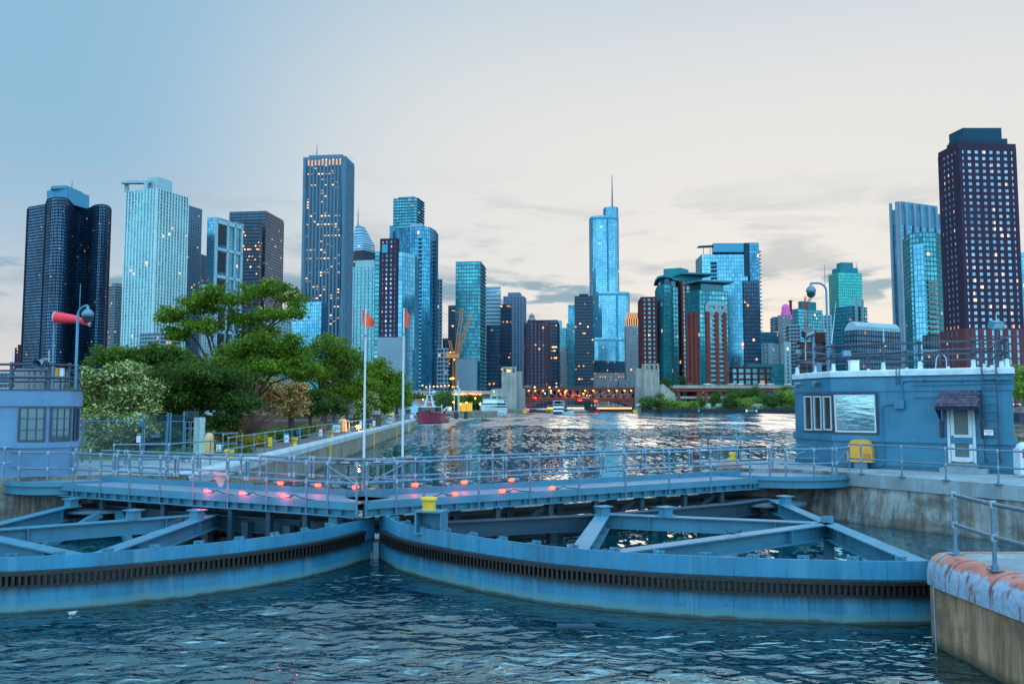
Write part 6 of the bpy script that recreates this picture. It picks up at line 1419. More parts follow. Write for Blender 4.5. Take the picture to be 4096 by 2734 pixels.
def boat_house():
    a = PT(1652, 1650, 236); x = a.x; root = empty('boat_house', (x, 237, 2.5), 'small pale blue gabled house with brown roof behind the red boat', 'house')
    m = MB(); w_ = 3.2; y0 = 236; f = [(x - w_, y0, 2.5), (x + w_, y0, 2.5), (x + w_, y0, 4.2), (x, y0, 6.6), (x - w_, y0, 4.2)]; g = [(p[0] + 3, p[1] + 9, p[2]) for p in f]; m.add(f, [(0, 1, 2, 3, 4)]); m.add(g, [(4, 3, 2, 1, 0)]); m.add(f + g, [(0, 5, 6, 1), (1, 6, 7, 2), (4, 9, 5, 0)]); m.build('wall', plain('pale_blue_clapboard', (.36, .52, .60), .7), root)
    m = MB()
    for s in (-1, 1):
        e0 = Vector((x + s * (w_ + .5), y0 - .5, 3.95)); r0 = Vector((x, y0 - .5, 6.75)); d = Vector((3.2, 9.8, 0)); up = Vector((0, 0, .15)); m.add([e0, r0, r0 + d, e0 + d, e0 + up, r0 + up, r0 + d + up, e0 + d + up], [(0, 1, 2, 3), (4, 5, 6, 7), (0, 1, 5, 4), (1, 2, 6, 5), (2, 3, 7, 6), (3, 0, 4, 7)])
    m.build('roof', plain('brown_roof', (.16, .08, .07), .8), root)
    m = MB(); m.beam((x - w_ - .5, y0 - .55, 4.0), (x, y0 - .55, 6.75), .12, .2, 0, (0, 1, 0)); m.beam((x + w_ + .5, y0 - .55, 4.0), (x, y0 - .55, 6.75), .12, .2, 0, (0, 1, 0)); m.build('barge_board', plain('cream_trim', (.6, .52, .36), .6), root)
    m = MB(); m.box((x - 1.4, y0 - .05, 3.3), (1.5, .1, 1.6)); m.build('door', M['ink'], root)
land('boat_house_spit', [(-60.1, 162.9), (-36, 162.9), (-36, 224), (-23, 232), (-23, 262), (-60.1, 262)], 2.46, M['guide'], M['land'])
boat_house()
def crawler_crane():
    Y = 560; base = PT(1813, 1540, Y); col = plain('crane_orange', (.62, .20, .04), .6); root = empty('construction_crane', (base.x, Y, 3), 'tall orange lattice crane with two raised jibs in front of the teal tower', 'crane')
    def lattice(a, b, w_, nm, k):
        a, b = Vector(a), Vector(b); m = MB(); d = (b - a).normalized(); sx = d.cross(Vector((0, 1, 0))).normalized() * w_ / 2; sy = Vector((0, w_ / 2, 0)); cs = [sx + sy, sx - sy, -sx - sy, -sx + sy]
        for c in cs: m.tube([a + c, b + c], .16, 4, 0, False)
        for i in range(k):
            p, q = a.lerp(b, i / k), a.lerp(b, (i + 1) / k)
            for j in range(4): m.tube([p + cs[j], q + cs[(j + 1) % 4]], .10, 3, 0, False)
        m.build(nm, col, root)
    P = lambda px, py: PT(px, py, Y)
    lattice(P(1818, 1560), P(1818, 1415), 2.0, 'tower_mast', 14); lattice(P(1824, 1418), P(1848, 1232), 1.8, 'jib', 22); lattice(P(1830, 1418), P(1884, 1254), 1.8, 'jib', 20)
    lattice(P(1812, 1418), P(1798, 1362), 1.4, 'counter_frame', 6); m = MB(); q = P(1810, 1424); m.box((q.x, Y, q.z), (9, 3, 2.4)); m.box((q.x - 3, Y, q.z + 2), (2.4, 2.4, 2)); m.build('machine_deck', col, root)
    m = MB(); m.tube([P(1798, 1362), P(1848, 1232)], .07, 3); m.tube([P(1800, 1365), P(1884, 1254)], .07, 3); m.build('stay_cable', M['black'], root)
    m = MB(); q = P(1812, 1513); m.lathe([(.2, -.7), (1.1, -.3), (1.1, .3), (.2, .7)], (q.x, Y - 2, q.z), 8); m.build('work_light', M['lamp_orange'], root)
crawler_crane()
def red_crane():
    Y = 560; col = plain('crane_red', (.28, .04, .05), .6); root = empty('tower_crane', (PT(3225, 1300, Y).x, Y, 3), 'dark red tower crane with raised jib above the unfinished building', 'crane')
    P = lambda px, py: PT(px, py, Y)
    def lat(a, b, w_, nm, k):
        a, b = Vector(a), Vector(b); m = MB(); d = (b - a).normalized(); sx = d.cross(Vector((0, 1, 0))).normalized() * w_ / 2
        for s in (-1, 1): m.tube([a + sx * s, b + sx * s], .2, 4, 0, False)
        for i in range(k): p, q = a.lerp(b, i / k), a.lerp(b, (i + 1) / k); m.tube([p + sx, q - sx], .12, 3, 0, False); m.tube([p - sx, q + sx], .12, 3, 0, False)
        m.build(nm, col, root)
    lat(P(3225, 1400), P(3225, 1220), 1.9, 'tower_mast', 26); lat(P(3223, 1222), P(3246, 1186), 1.3, 'jib', 7); lat(P(3218, 1222), P(3222, 1186), .9, 'apex', 5); m = MB(); q = P(3220, 1222); m.box((q.x, Y, q.z), (4, 2, 1.6)); m.build('cab', col, root)
red_crane()
# ================================================================== RIGHT CONTROL HOUSE
def wallpt(px, a, b, z, off=0.0):
    p, _ = along(px, a, b, z); d = unit2(a, b); return Vector((p.x + d.y * off, p.y - d.x * off, z))
def zat(py, p): # height seen at picture row py at plan point p
    return PT(CX + F * p[0] / p[1], py, p[1]).z
def house_right():
    A, B, C = Vector((12.75, 38.4)), Vector((13.24, 35.22)), Vector((18.38, 31.27)); d = unit2(B, C); nn = Vector((-d.y, d.x)); D = C + Vector((2.35, 5.2)); E = Vector((15.6, 41.6)); Bv = B
    plan = [A, B, C, D, E]; root = empty('control_house', (16, 35, 2.5), 'blue painted lock control house with awning door and roof rail, on the right', 'building')
    def ring(k):   # offset outward
        c = sum(plan, Vector((0, 0))) / 5; out = []
        for i, p in enumerate(plan):
            a, b = plan[i - 1], plan[(i + 1) % 5]; d1 = (p - a).normalized(); d2 = (b - p).normalized(); n1 = Vector((d1.y, -d1.x)); n2 = Vector((d2.y, -d2.x)); m_ = (n1 + n2).normalized(); out.append(p + m_ * k / max(.4, m_.dot(n1)))
        return out
    zt = zat(1484, B); z1 = zat(1566, B); z2 = zat(1738, B); zm = zt - .24
    m = MB(); m.prism(ring(0), 2.5, z2 - .02); m.build('lower_wall', M['hblue'], root)
    m = MB(); m.prism(ring(.05), 2.5, 2.66); m.build('plinth', plain('plinth_paint', (.03, .10, .16), .7), root)
    m = MB(); m.prism(ring(.09), z2 - .24, z2); m.build('sill_band', M['trim'], root)
    m = MB(); m.prism(ring(-.001), z2, z1); m.build('window_wall', M['hblue'], root)
    m = MB(); m.prism(ring(.05), z1, zm); m.build('upper_band', M['hblue'], root)
    # white membrane with gentle sag
    r1 = ring(.09); m = MB(); n_ = 24; rows = []
    for i in range(5):
        a, b = r1[i], r1[(i + 1) % 5]
        for k in range(n_): t = k / n_; rows.append((a.lerp(b, t), noise.noise(Vector((i * 7 + t * 9, 0, 0))) * .035))
    N_ = len(rows); vs = [(p.x, p.y, zm - .02 + w_ * .4) for p, w_ in rows] + [(p.x, p.y, zt - .05 + w_) for p, w_ in rows] + [(p.x * .985 + .24, p.y * .985 + .53, zt + w_) for p, w_ in rows]
    m.add(vs, [(i, (i + 1) % N_, (i + 1) % N_ + N_, i + N_) for i in range(N_)] + [(i + N_, (i + 1) % N_ + N_, (i + 1) % N_ + 2 * N_, i + 2 * N_) for i in range(N_)], 0, False); m.add(vs[2 * N_:], [tuple(range(N_))])
    m.build('roof_membrane', M['membrane'], root)
    m = MB(); m.tube([(p.x, p.y, zm - .02) for p in ring(.10)[:3]], .015, 5); m.build('membrane_hem', M['navy'], root)
    # picture window
    def win(px0, px1, py0, py1, a, b, glass, name='window', lean=0.0):
        p0 = wallpt(px0, a, b, z2, .0); p1 = wallpt(px1, a, b, z2, .0); q = (p0 + p1) / 2; zz1, zz0 = zat(py0, q), zat(py1, q); dd = unit2(a, b); w_ = (p1 - p0).length; ang = math.atan2(dd.y, dd.x); o = Vector((dd.y, -dd.x, 0)); c = Vector((q.x, q.y, (zz0 + zz1) / 2)); h = zz1 - zz0; f = .055
        m = MB()
        for sx in (-1, 1): m.box(c + Vector((dd.x, dd.y, 0)) * sx * (w_ / 2 - f / 2) + o * .035, (f, .07, h), ang)
        for sz in (-1, 1): m.box(c + Vector((0, 0, sz * (h / 2 - f / 2))) + o * .0335, (w_ - 2 * f, .067, f), ang)
        def shear(mb):
            if lean: mb.v = [tuple(Vector(v) + o * max(0, v[2] - zz0) * lean) if (Vector(v) - c).dot(o) > .0 else v for v in mb.v]
            return mb
        g = shear(m).build(name, M['white'], root); m = MB(); m.box(c + o * .012, (w_ - 1.6 * f, .02, h - 1.6 * f), ang); shear(m).build('pane', glass, g)
        m = MB(); 
        for sx in (-1, 1): m.box(c + Vector((dd.x, dd.y, 0)) * sx * (w_ / 2 + .045) + o * .015, (.085, .03, h + .17), ang)
        for sz in (-1, 1): m.box(c + Vector((0, 0, sz * (h / 2 + .045))) + o * .0145, (w_ + .005, .029, .085), ang)
        shear(m).build('surround', M['navy'], g)
    win(3344, 3508, 1578, 1728, B, C, M['mirror'], lean=.06)
    for x0, x1 in ((3224, 3254), (3262, 3292), (3300, 3332)): win(x0, x1, 1583, 1720, A, B, MT('side_pane').set(col=(.20, .20, .20), rough=.05, metal=.8).m)
    # door, steps
    dd = unit2(B, C); o3 = Vector((dd.y, -dd.x, 0)); d3 = Vector((dd.x, dd.y, 0)); ang = math.atan2(dd.y, dd.x)
    p0, p1 = wallpt(3792, B, C, 4), wallpt(3903, B, C, 4); q = (p0 + p1) / 2; zb, ztp = 2.86, 5.05; w_ = (p1 - p0).length; c = Vector((q.x, q.y, (zb + ztp) / 2)); h = ztp - zb
    m = MB()
    for sx in (-1, 1): m.box(c + d3 * sx * (w_ / 2 - .04) + o3 * .05, (.09, .10, h), ang)
    m.box(c + Vector((0, 0, h / 2 - .04)) + o3 * .049, (w_ - .17, .098, .09), ang); door = m.build('door', M['white'], root)
    m = MB(); wi = w_ - .19
    for sx in (-1, 1): m.box(c + d3 * sx * (wi / 2 - .07) + o3 * .05, (.13, .05, h - .1), ang)
    for zz, hh in ((h / 2 - .12, .14), (-.12, .16), (-h / 2 + .12, .18)): m.box(c + Vector((0, 0, zz)) + o3 * .0495, (wi - .27, .049, hh), ang)
    m.build('door_leaf', M['white'], door)
    m = MB(); m.box(c + o3 * .02, (wi - .2, .02, h - .2), ang); mm = MT('meshed_glass'); mm.set(col=mm.mix(mm.ramp(mm.ma('MAXIMUM', mm.n('ShaderNodeTexWave', _0=mm.pos((0, 0, 1)), _1=9.0, _2=0.0).outputs[1], mm.n('ShaderNodeTexWave', _0=mm.pos((1, 0, .5)), _1=14.0, _2=0.0).outputs[1]), .82, .95), (.03, .05, .055), (.28, .33, .33)), rough=.4); m.build('door_glass', mm.m, door)
    m = MB(); m.lathe([(.03, 0), (.04, .02), (.03, .05)], (q.x - d3.x * (wi / 2 - .07) + o3.x * .1, q.y - d3.y * (wi / 2 - .07) + o3.y * .1, c.z - .13), 8); m.build('handle', M['ink'], door)
    m = MB(); m.box(Vector((q.x, q.y, 2.68)) + o3 * .22 + d3 * .03, (w_ + .12, .44, .34), ang); m.box(Vector((q.x, q.y, 2.59)) + o3 * .36 + d3 * .10, (w_ + .62, .75, .175), ang); m.build('door_step', M['slab'], root)
    # awning
    a0, a1 = wallpt(3763, B, C, 5.3), wallpt(3926, B, C, 5.3); zw = 5.60; zo = 4.98; pr = 1.0; side0 = 4.35
    def O(p, off, z, s=0): return Vector((p.x, p.y, z)) + o3 * off + d3 * s
    T0, T1 = O(a0, .02, zw), O(a1, .02, zw); F0, F1 = O(a0, pr, zo, -.02), O(a1, pr, zo, .06)
    m = MB(); n_ = 6
    for i in range(n_):
        for j in range(14):
            f0, f1 = i / n_, (i + 1) / n_ + .03; off = .5 * (i % 2); x0 = (j + off) / 14.5; x1 = (j + off + .97) / 14.5; x0, x1 = max(0, x0 - (.034 if j == 0 and off else 0)), min(1, x1)
            L0, L1 = T0.lerp(F0, f0), T0.lerp(F0, min(f1, 1.02)); R0, R1 = T1.lerp(F1, f0), T1.lerp(F1, min(f1, 1.02)); up = Vector((0, 0, .012 + .008 * ((i * 5 + j * 3) % 3)))
            m.add([L0.lerp(R0, x0) + Vector((0, 0, .002)), L1.lerp(R1, x0) + up, L1.lerp(R1, x1) + up, L0.lerp(R0, x1) + Vector((0, 0, .002))], [(0, 1, 2, 3)])
    t = MT('awning_shingles'); g = t.n('ShaderNodeNewGeometry'); t.set(col=t.mix(g.outputs['Random Per Island'], (.035, .028, .05), (.09, .07, .115)), rough=.85); aw = m.build('awning', t.m, root)
    m = MB(); dark = M['ink']
    for P0, P1 in ((T0, F0), (T1, F1)):
        W0 = Vector((P0.x, P0.y, side0)); m.add([P0, P1, P1 - Vector((0, 0, .12)), W0 + o3 * .05], [(0, 1, 2, 3), (3, 2, 1, 0)])
        W1 = W0 - Vector((0, 0, .5)); m.box((W0 + W1) / 2 + o3 * .05, (.12, .10, .62), ang)
    m.add([T0 - Vector((0, 0, .02)), T1 - Vector((0, 0, .02)), F1 - Vector((0, 0, .02)), F0 - Vector((0, 0, .02))], [(0, 1, 2, 3), (3, 2, 1, 0)])
    m.add([F0, F1, F1 - Vector((0, 0, .13)), F0 - Vector((0, 0, .13))], [(3, 2, 1, 0), (0, 1, 2, 3)]); m.build('awning_frame', dark, aw)
    # fixed ladder
    l0, l1 = wallpt(3932, B, C, 6), wallpt(3990, B, C, 6); m = MB()
    for p_, s in ((l0, 0), (l1, 0)):
        b_ = Vector((p_.x, p_.y, 2.85)) + o3 * .22; m.tube([b_, Vector((b_.x, b_.y, zt + .55)), Vector((b_.x, b_.y, zt + .95)) - o3 * .05, Vector((p_.x, p_.y, zt + 1.05)) - o3 * .35], .028, 7)
        for z in (3.0, 4.6, 6.2): m.beam(Vector((p_.x, p_.y, z)) + o3 * .02, Vector((p_.x, p_.y, z)) + o3 * .22, .05, .05)
    lad = m.build('wall_ladder', M['navy'], root)
    for i in range(13): m = MB(); z = 2.92 + i * .305; m.tube([Vector((l0.x, l0.y, z)) + o3 * .22, Vector((l1.x, l1.y, z)) + o3 * .22], .015, 6); m.build('rung', M['navy'], lad)
    s0 = wallpt(3959, B, C, 4.05); c = Vector((s0.x, s0.y, 4.02)) + o3 * .26; m = MB(); m.box(c, (.30, .01, .20), ang); sg = m.build('warning_sign', M['signwhite'], root)
    for i, tx in enumerate(('AUTHORIZED', 'PERSONNEL', 'ONLY')): text_obj('lettering', tx, .052, M['redink'], sg, face_matrix(c + o3 * .008 + Vector((0, 0, .06 - i * .058)), d3))
    # conduits and boxes
    def cond(pp, r, nm='conduit'):
        m = MB(); pts = []
        for px, py in pp:
            p = wallpt(px, B, C, 4.5, .11); z = zat(py, p); pts.append(Vector((p.x, p.y, z)))
        m.tube(pts, r, 7); m.build(nm, M['trim'], root); return pts
    cond([(3613, 1600), (3613, 1540), (3617, 1527), (3630, 1521), (3800, 1519), (4056, 1517)], .032); cond([(3652, 1540), (3800, 1538), (4056, 1530)], .018)
    cond([(3583, 1616), (3550, 1617), (3536, 1622), (3529, 1636), (3531, 1750), (3535, 1840), (3530, 1858), (3515, 1864), (3350, 1862)], .028); cond([(3660, 1589), (3700, 1587), (3762, 1586)], .02)
    p = wallpt(3601, B, C, 5); m = MB(); m.box(Vector((p.x, p.y, zat(1616, p))) + o3 * .12, (.36, .2, .34), ang); m.build('junction_box', M['trim'], root)
    for px in (3588, 3600):
        p = wallpt(px, B, C, 6.2); pz = Vector((p.x, p.y, 0)); m = MB(); m.tube([pz + o3 * .12 + Vector((0, 0, zat(1538, p))), pz + o3 * .14 + Vector((0, 0, zt - .1)), pz + o3 * .02 + Vector((0, 0, zt + .06)), pz - o3 * .3 + Vector((0, 0, zt + .05))], .02, 6); m.build('cable_drop', M['navy'], root)
    for px in (3699, 3849, 4010): p = wallpt(px, B, C, 6); m = MB(); m.box(Vector((p.x, p.y, zat(1522, p))) + o3 * .09, (.04, .12, .14), ang); m.build('conduit_clip', M['navy'], root)
    # small wall floodlights at the corner
    for px, py in ((3262, 1535), (3188, 1540)):
        c = PT(px, py, 36.0); m = MB(); m.box(c, (.26, .16, .2), .5, 0, .5); fl = m.build('wall_floodlight', M['galv'], root); m = MB(); m.tube([c, PT(px + 36, py - 3, 36.2)], .02, 5); m.build('bracket', M['navy'], fl)
    # roof rail
    rr = ring(-.12); zr = zt + .02; m = MB()
    for h in (1.02, .55): m.tube([(rr[0].x, rr[0].y, zr + h), (rr[1].x, rr[1].y, zr + h), (rr[2].x, rr[2].y, zr + h), (rr[3].x, rr[3].y, zr + h), (rr[4].x, rr[4].y, zr + h), (rr[0].x, rr[0].y, zr + h)], .048, 8)
    rail = m.build('roof_rail', M['navy'], root)
    ps = [wallpt(px, rr[1], rr[2], zr + .5) for px in (3532, 3678, 3892)] + [Vector((*rr[i], 0)) for i in range(5)] + [Vector((*rr[0].lerp(rr[1], .5), 0)), Vector((*rr[2].lerp(rr[3], .33), 0)), Vector((*rr[2].lerp(rr[3], .66), 0)), Vector((*rr[3].lerp(rr[4], .5), 0)), Vector((*rr[3].lerp(rr[4], .25), 0)), Vector((*rr[3].lerp(rr[4], .75), 0))]
    for p in ps:
        m = MB(); m.tube([(p.x, p.y, zr), (p.x, p.y, zr + 1.0)], .062, 8)
        for h in (.55, 1.02): m.lathe([(.05, -.09), (.085, -.05), (.085, .05), (.05, .09)], (p.x, p.y, zr + h), 8)
        m.build('post', M['navy'], rail); m = MB(); m.lathe([(.12, -.02), (.085, .04), (.075, .27), (.06, .29)], (p.x, p.y, zr), 10); m.build('post_boot', M['membrane'], rail)
    return root, zt, B, C, D, A, E, o3, d3
HR, HZ, HB, HCc, HD, HA, HE, HO, HDv = house_right()
def arm_lamp(label, base, z0, ztop, dx, group, r=.05, rod=0.8):
    root = empty('camera_pole', (base.x, base.y, z0), label, 'camera pole', group); x, y = base.x, base.y; s = 1 if dx > 0 else -1
    m = MB(); pts = [(x, y, z0), (x, y, ztop - .35)]
    for i in range(7): a = math.pi / 2 * i / 6; pts.append((x + s * .35 * (1 - math.cos(a)), y, ztop - .35 + .35 * math.sin(a)))
    pts.append((x + dx, y, ztop)); m.tube(pts, [r] * 2 + [r * .9] * 8, 8); m.build('pole', M['steel'], root)
    m = MB(); m.tube([(x + s * .05, y, ztop - .3), (x + s * .05, y, ztop + rod)], .012, 5); m.build('lightning_rod', M['galv'], root)
    gx = x + dx; m = MB(); m.lathe([(.10, -.33), (.18, -.30), (.215, -.22), (.19, -.12), (.11, -.02), (.05, .0), (.05, .12)], (gx, y, ztop - .12), 16); g = m.build('camera_housing', M['galv'], root)
    m = MB(); m.lathe([(.02, -.52), (.11, -.49), (.17, -.42), (.19, -.33)], (gx, y, ztop - .12), 16); m.build('camera_dome', M['glass_dark'], g); return root
b = PT(3314, 1480, 36.4); arm_lamp('curved arm pole with domed camera on the right house roof', b, HZ, PT(3300, 1132, 36.4).z, PT(3244, 1160, 36.4).x - b.x, 'domed camera poles')
def roofthings():
    # floodlight masts, rods, boxes on the right roof
    for lab, px, py, yb, Y, sx, tilt in (('tilted square floodlight on a mast, left end of the right roof', 3252, 1332, 1470, 36.8, -.42, .5), ('square floodlight on a mast at the right end of the right roof', 3985, 1300, 1440, 34.5, -.05, .35)):
        c = PT(px, py, Y); root = empty('floodlight', (c.x, Y, HZ), lab, 'floodlight', 'floodlights on the right roof'); m = MB(); m.tube([(c.x, Y, HZ), (c.x, Y, c.z + (-.15 if tilt > .4 else -.1))], .04 if tilt < .4 else .06, 7); m.build('mast', M['galv'] if tilt > .4 else M['navy'], root)
        m = MB(); m.box((c.x + sx * .5, Y - .05, c.z), (.50, .34, .30), .3, 0, tilt, -.35 if tilt > .4 else 0); hd = m.build('lamp_box', M['navy'] if tilt > .4 else M['steel'], root)
        m = MB(); m.box((c.x + sx * .5, Y - .22, c.z - .07), (.42, .03, .2), .3, 0, tilt + .3, -.35 if tilt > .4 else 0); m.build('lens', M['lens'], hd)
    c = PT(3385, 1418, 36.0); root = empty('floodlight', (c.x, 36, HZ), 'low square floodlight behind the corner of the right roof rail', 'floodlight', 'floodlights on the right roof'); m = MB(); m.tube([(c.x, 36, HZ), (c.x, 36, c.z)], .03, 6); m.build('mast', M['navy'], root); m = MB(); m.box((c.x - .05, 35.9, c.z), (.36, .2, .28), .1, 0, -.3); m.build('lamp_box', M['galv'], root)
    for lab, p0, p1, Y in (('leaning white whip aerial beside the camera pole', (3326, 1372), (3344, 1205), 36.2), ('short white rod behind the tilted floodlight', (3222, 1440), (3221, 1345), 37), ('thin white rod standing over the middle of the right roof rail', (3536, 1372), (3532, 1300), 36.5), ('thin rod above the right hand floodlight', (3985, 1290), (3984, 1252), 34.5), ('thin pale rod beside the tilted floodlight mast', (3256, 1400), (3255, 1302), 36.9)):
        a, b_ = PT(*p0, Y), PT(*p1, Y); m = MB(); m.tube([a, b_], [.022, .008], 5); tag(m.build('aerial', M['white']), lab, 'aerial')
    p = PT(3192, 1412, 37.4); m = MB(); m.lathe([(.05, -.14), (.13, -.08), (.15, .02), (.10, .12), (.03, .15)], p, 12); tag(m.build('beacon_cap', M['galv']), 'round grey cap at the left tip of the right roof rail', 'lamp')
    for lab, px0, px1, py0, py1, Y, mt in (('pale equipment box behind the right roof rail', 3398, 3432, 1442, 1472, 38, 'signwhite'), ('white vent cowl near the ladder top', 3937, 3953, 1428, 1456, 35, 'white'), ('small grey box on the right roof near the camera pole', 3262, 3282, 1452, 1476, 37.5, 'galv')):
        a, b_ = PT(px0, py0, Y), PT(px1, py1, Y); m = MB(); w_ = b_.x - a.x
        if 'cowl' in lab: m.lathe([(w_ / 2, 0), (w_ / 2, .12), (w_ * .35, .14), (w_ * .35, .2), (w_ / 2, .22), (w_ / 2, .3)], (a.x, Y, HZ), 12)
        else: m.box(((a.x + b_.x) / 2, Y, (a.z + HZ) / 2), (w_, .3, a.z - HZ)); m.box(((a.x + b_.x) / 2, Y, a.z), (w_ + .04, .34, .03))
        tag(m.build('roof_box', M[mt]), lab, 'box')
    m = MB(); a, b_ = PT(3645, 1404, 37.2), PT(3732, 1400, 37.2); m.prism([(a.x, 36.9), (b_.x, 36.7), (b_.x + .1, 37.6), (a.x + .1, 37.8)], a.z - .02, a.z + .04); m.tube([(a.x + .4, 37.3, HZ), (a.x + .4, 37.3, a.z)], .04, 6); tag(m.build('roof_panel', M['galv']), 'flat grey panel held above the right roof', 'panel')
    pts = []; c = PT(3765, 1440, 37); 
    for i in range(9): a = math.pi * i / 8; pts.append((c.x + .22 * math.cos(a), 37, HZ + .55 + .25 * math.sin(a)))
    m = MB(); m.tube([(c.x + .22, 37, HZ)] + pts + [(c.x - .28, 37, HZ)], .02, 6); tag(m.build('roof_hoop', M['white']), 'white pipe hoop on the right roof', 'pipe')
roofthings()
def life_ring_box():
    c = PT(3431, 1800, 34.6); Y = 34.3; root = empty('rescue_cabinet', (c.x, Y, 2.5), 'orange yellow rounded cabinet standing by the right house wall', 'cabinet'); d = HDv; o = HO; w_ = .95; z0, z1 = zat(1846, (c.x, Y)), zat(1757, (c.x, Y)); m = MB(); prof = [(-w_ / 2, z0), (w_ / 2, z0), (w_ / 2, z1 - .42)]
    for i in range(7): a = math.pi / 2 * i / 6; prof.append((w_ / 2 - .30 + .30 * math.cos(a) - .02, z1 - .34 + .34 * math.sin(a)))
    for i in range(7): a = math.pi / 2 + math.pi / 2 * i / 6; prof.append((-w_ / 2 + .30 + .30 * math.cos(a) + .02, z1 - .34 + .34 * math.sin(a)))
    prof.append((-w_ / 2, z1 - .42)); f = [Vector((c.x, Y, 0)) + d * x + Vector((0, 0, z)) + o * .18 for x, z in prof]; g = [p - o * .36 for p in f]; k = len(f)
    m.add(f, [tuple(range(k))]); m.add(g, [tuple(range(k))[::-1]]); m.add(f + g, [(i, i + k, (i + 1) % k + k, (i + 1) % k) for i in range(k)]); m.build('shell', M['orange'], root)
    m = MB(); m.box(Vector((c.x, Y, z0 + .24)) + d * .28 + o * .19, (.3, .02, .2), math.atan2(d.y, d.x)); m.build('hatch', plain('dark_orange', (.5, .2, .02), .5), root); m = MB(); m.box(Vector((c.x, Y, (z0 + 2.5) / 2)), (.5, .2, z0 - 2.5), math.atan2(d.y, d.x)); m.build('stand', M['galv'], root)
life_ring_box()
c = PT(4088, 1810, 30.2); root = empty('extinguisher_cabinet', (c.x, 30.2, 2.5), 'white rounded cabinet with a red label at the right edge', 'cabinet'); m = MB(); m.prism([(c.x - .2, 30.0), (c.x + .3, 30.0), (c.x + .3, 30.4), (c.x - .2, 30.4)], 2.6, 3.5); m.lathe([(.25, 0), (.25, .01), (.2, .14), (.08, .22)], (c.x + .05, 30.2, 3.5), 12); m.build('shell', M['white'], root)
m = MB(); m.box((c.x + .02, 29.995, 3.33), (.24, .012, .3)); m.build('label', M['redink'], root); m = MB(); m.box((c.x + .02, 29.985, 3.33), (.06, .012, .2)); m.box((c.x + .02, 29.985, 3.41), (.12, .012, .05)); m.build('emblem', M['signwhite'], root)
# land rails on the right
a, b = Vector((12.30, 32.55)), Vector((15.78, 26.95)); dr = (b - a).normalized()
P = [along(px, a, b, 2.5)[0] for px in (3446, 3609, 3785, 3995, 4230)]; s = along(3397, a, b, 3.2)[0]
rail_run('guard_rail', [s[:2], (b + dr * 2)[:2]], [p[:2] for p in P], 2.5, 2.5, None, 'galvanised pipe railing along the slab in front of the right control house', 'railings of the lock', feet=True, r=.03)
pp = [PZ(3823, 2217, 2.32), PZ(3981, 2281, 2.32), Vector((7.92, 12.3, 2.32)), Vector((7.98, 10.4, 2.32))]
rail_run('guard_rail', [p[:2] for p in pp], [p[:2] for p in pp], 2.32, 2.32, None, 'thick railing on the red edged pier nearest the viewer', 'railings of the lock', feet=True, r=.036)
m = MB(); m.tube([(7.95, 15.5, 2.36), (7.75, 15.42, 2.36), (7.50, 15.3, 2.25), (7.42, 15.25, 2.0), (7.42, 15.22, .4)], .018, 6); tag(m.build('mooring_rope', M['galv']), 'thin line hanging over the pier edge into the water', 'rope')
rail_run('guard_rail', [(9.0, 39.3), (12.0, 39.3)], [(9.0, 39.3), (10.5, 39.3), (12.0, 39.3)], 2.5, 2.5, None, 'short railing on the river side pad behind the walkway end', 'railings of the lock', r=.03); rail_run('guard_rail', [(9.0, 39.3), (11.0, 35.6)], [(9.0, 39.3), (9.9, 37.6)], 2.5, 2.5, None, 'slanting white railing on the pad behind the walkway end', 'railings of the lock', r=.03)
m = MB(); m.tube([(8.35, 34.9, 2.45), (9.3, 34.75, 2.45)], .24, 16); tag(m.build('edge_fender', plain('faded_red_paint', (.30, .10, .09), .6)), 'faded red round fender on the corner of the far right wall', 'fender')
m = MB(); c = PT(2931, 1850, 37); m.lathe([(.16, 0), (.12, .08), (.12, .36), (.17, .42), (.15, .5)], (c.x, 37, 2.5), 12); tag(m.build('mooring_bollard', M['yellow']), 'small yellow bollard on the far right pad', 'bollard')

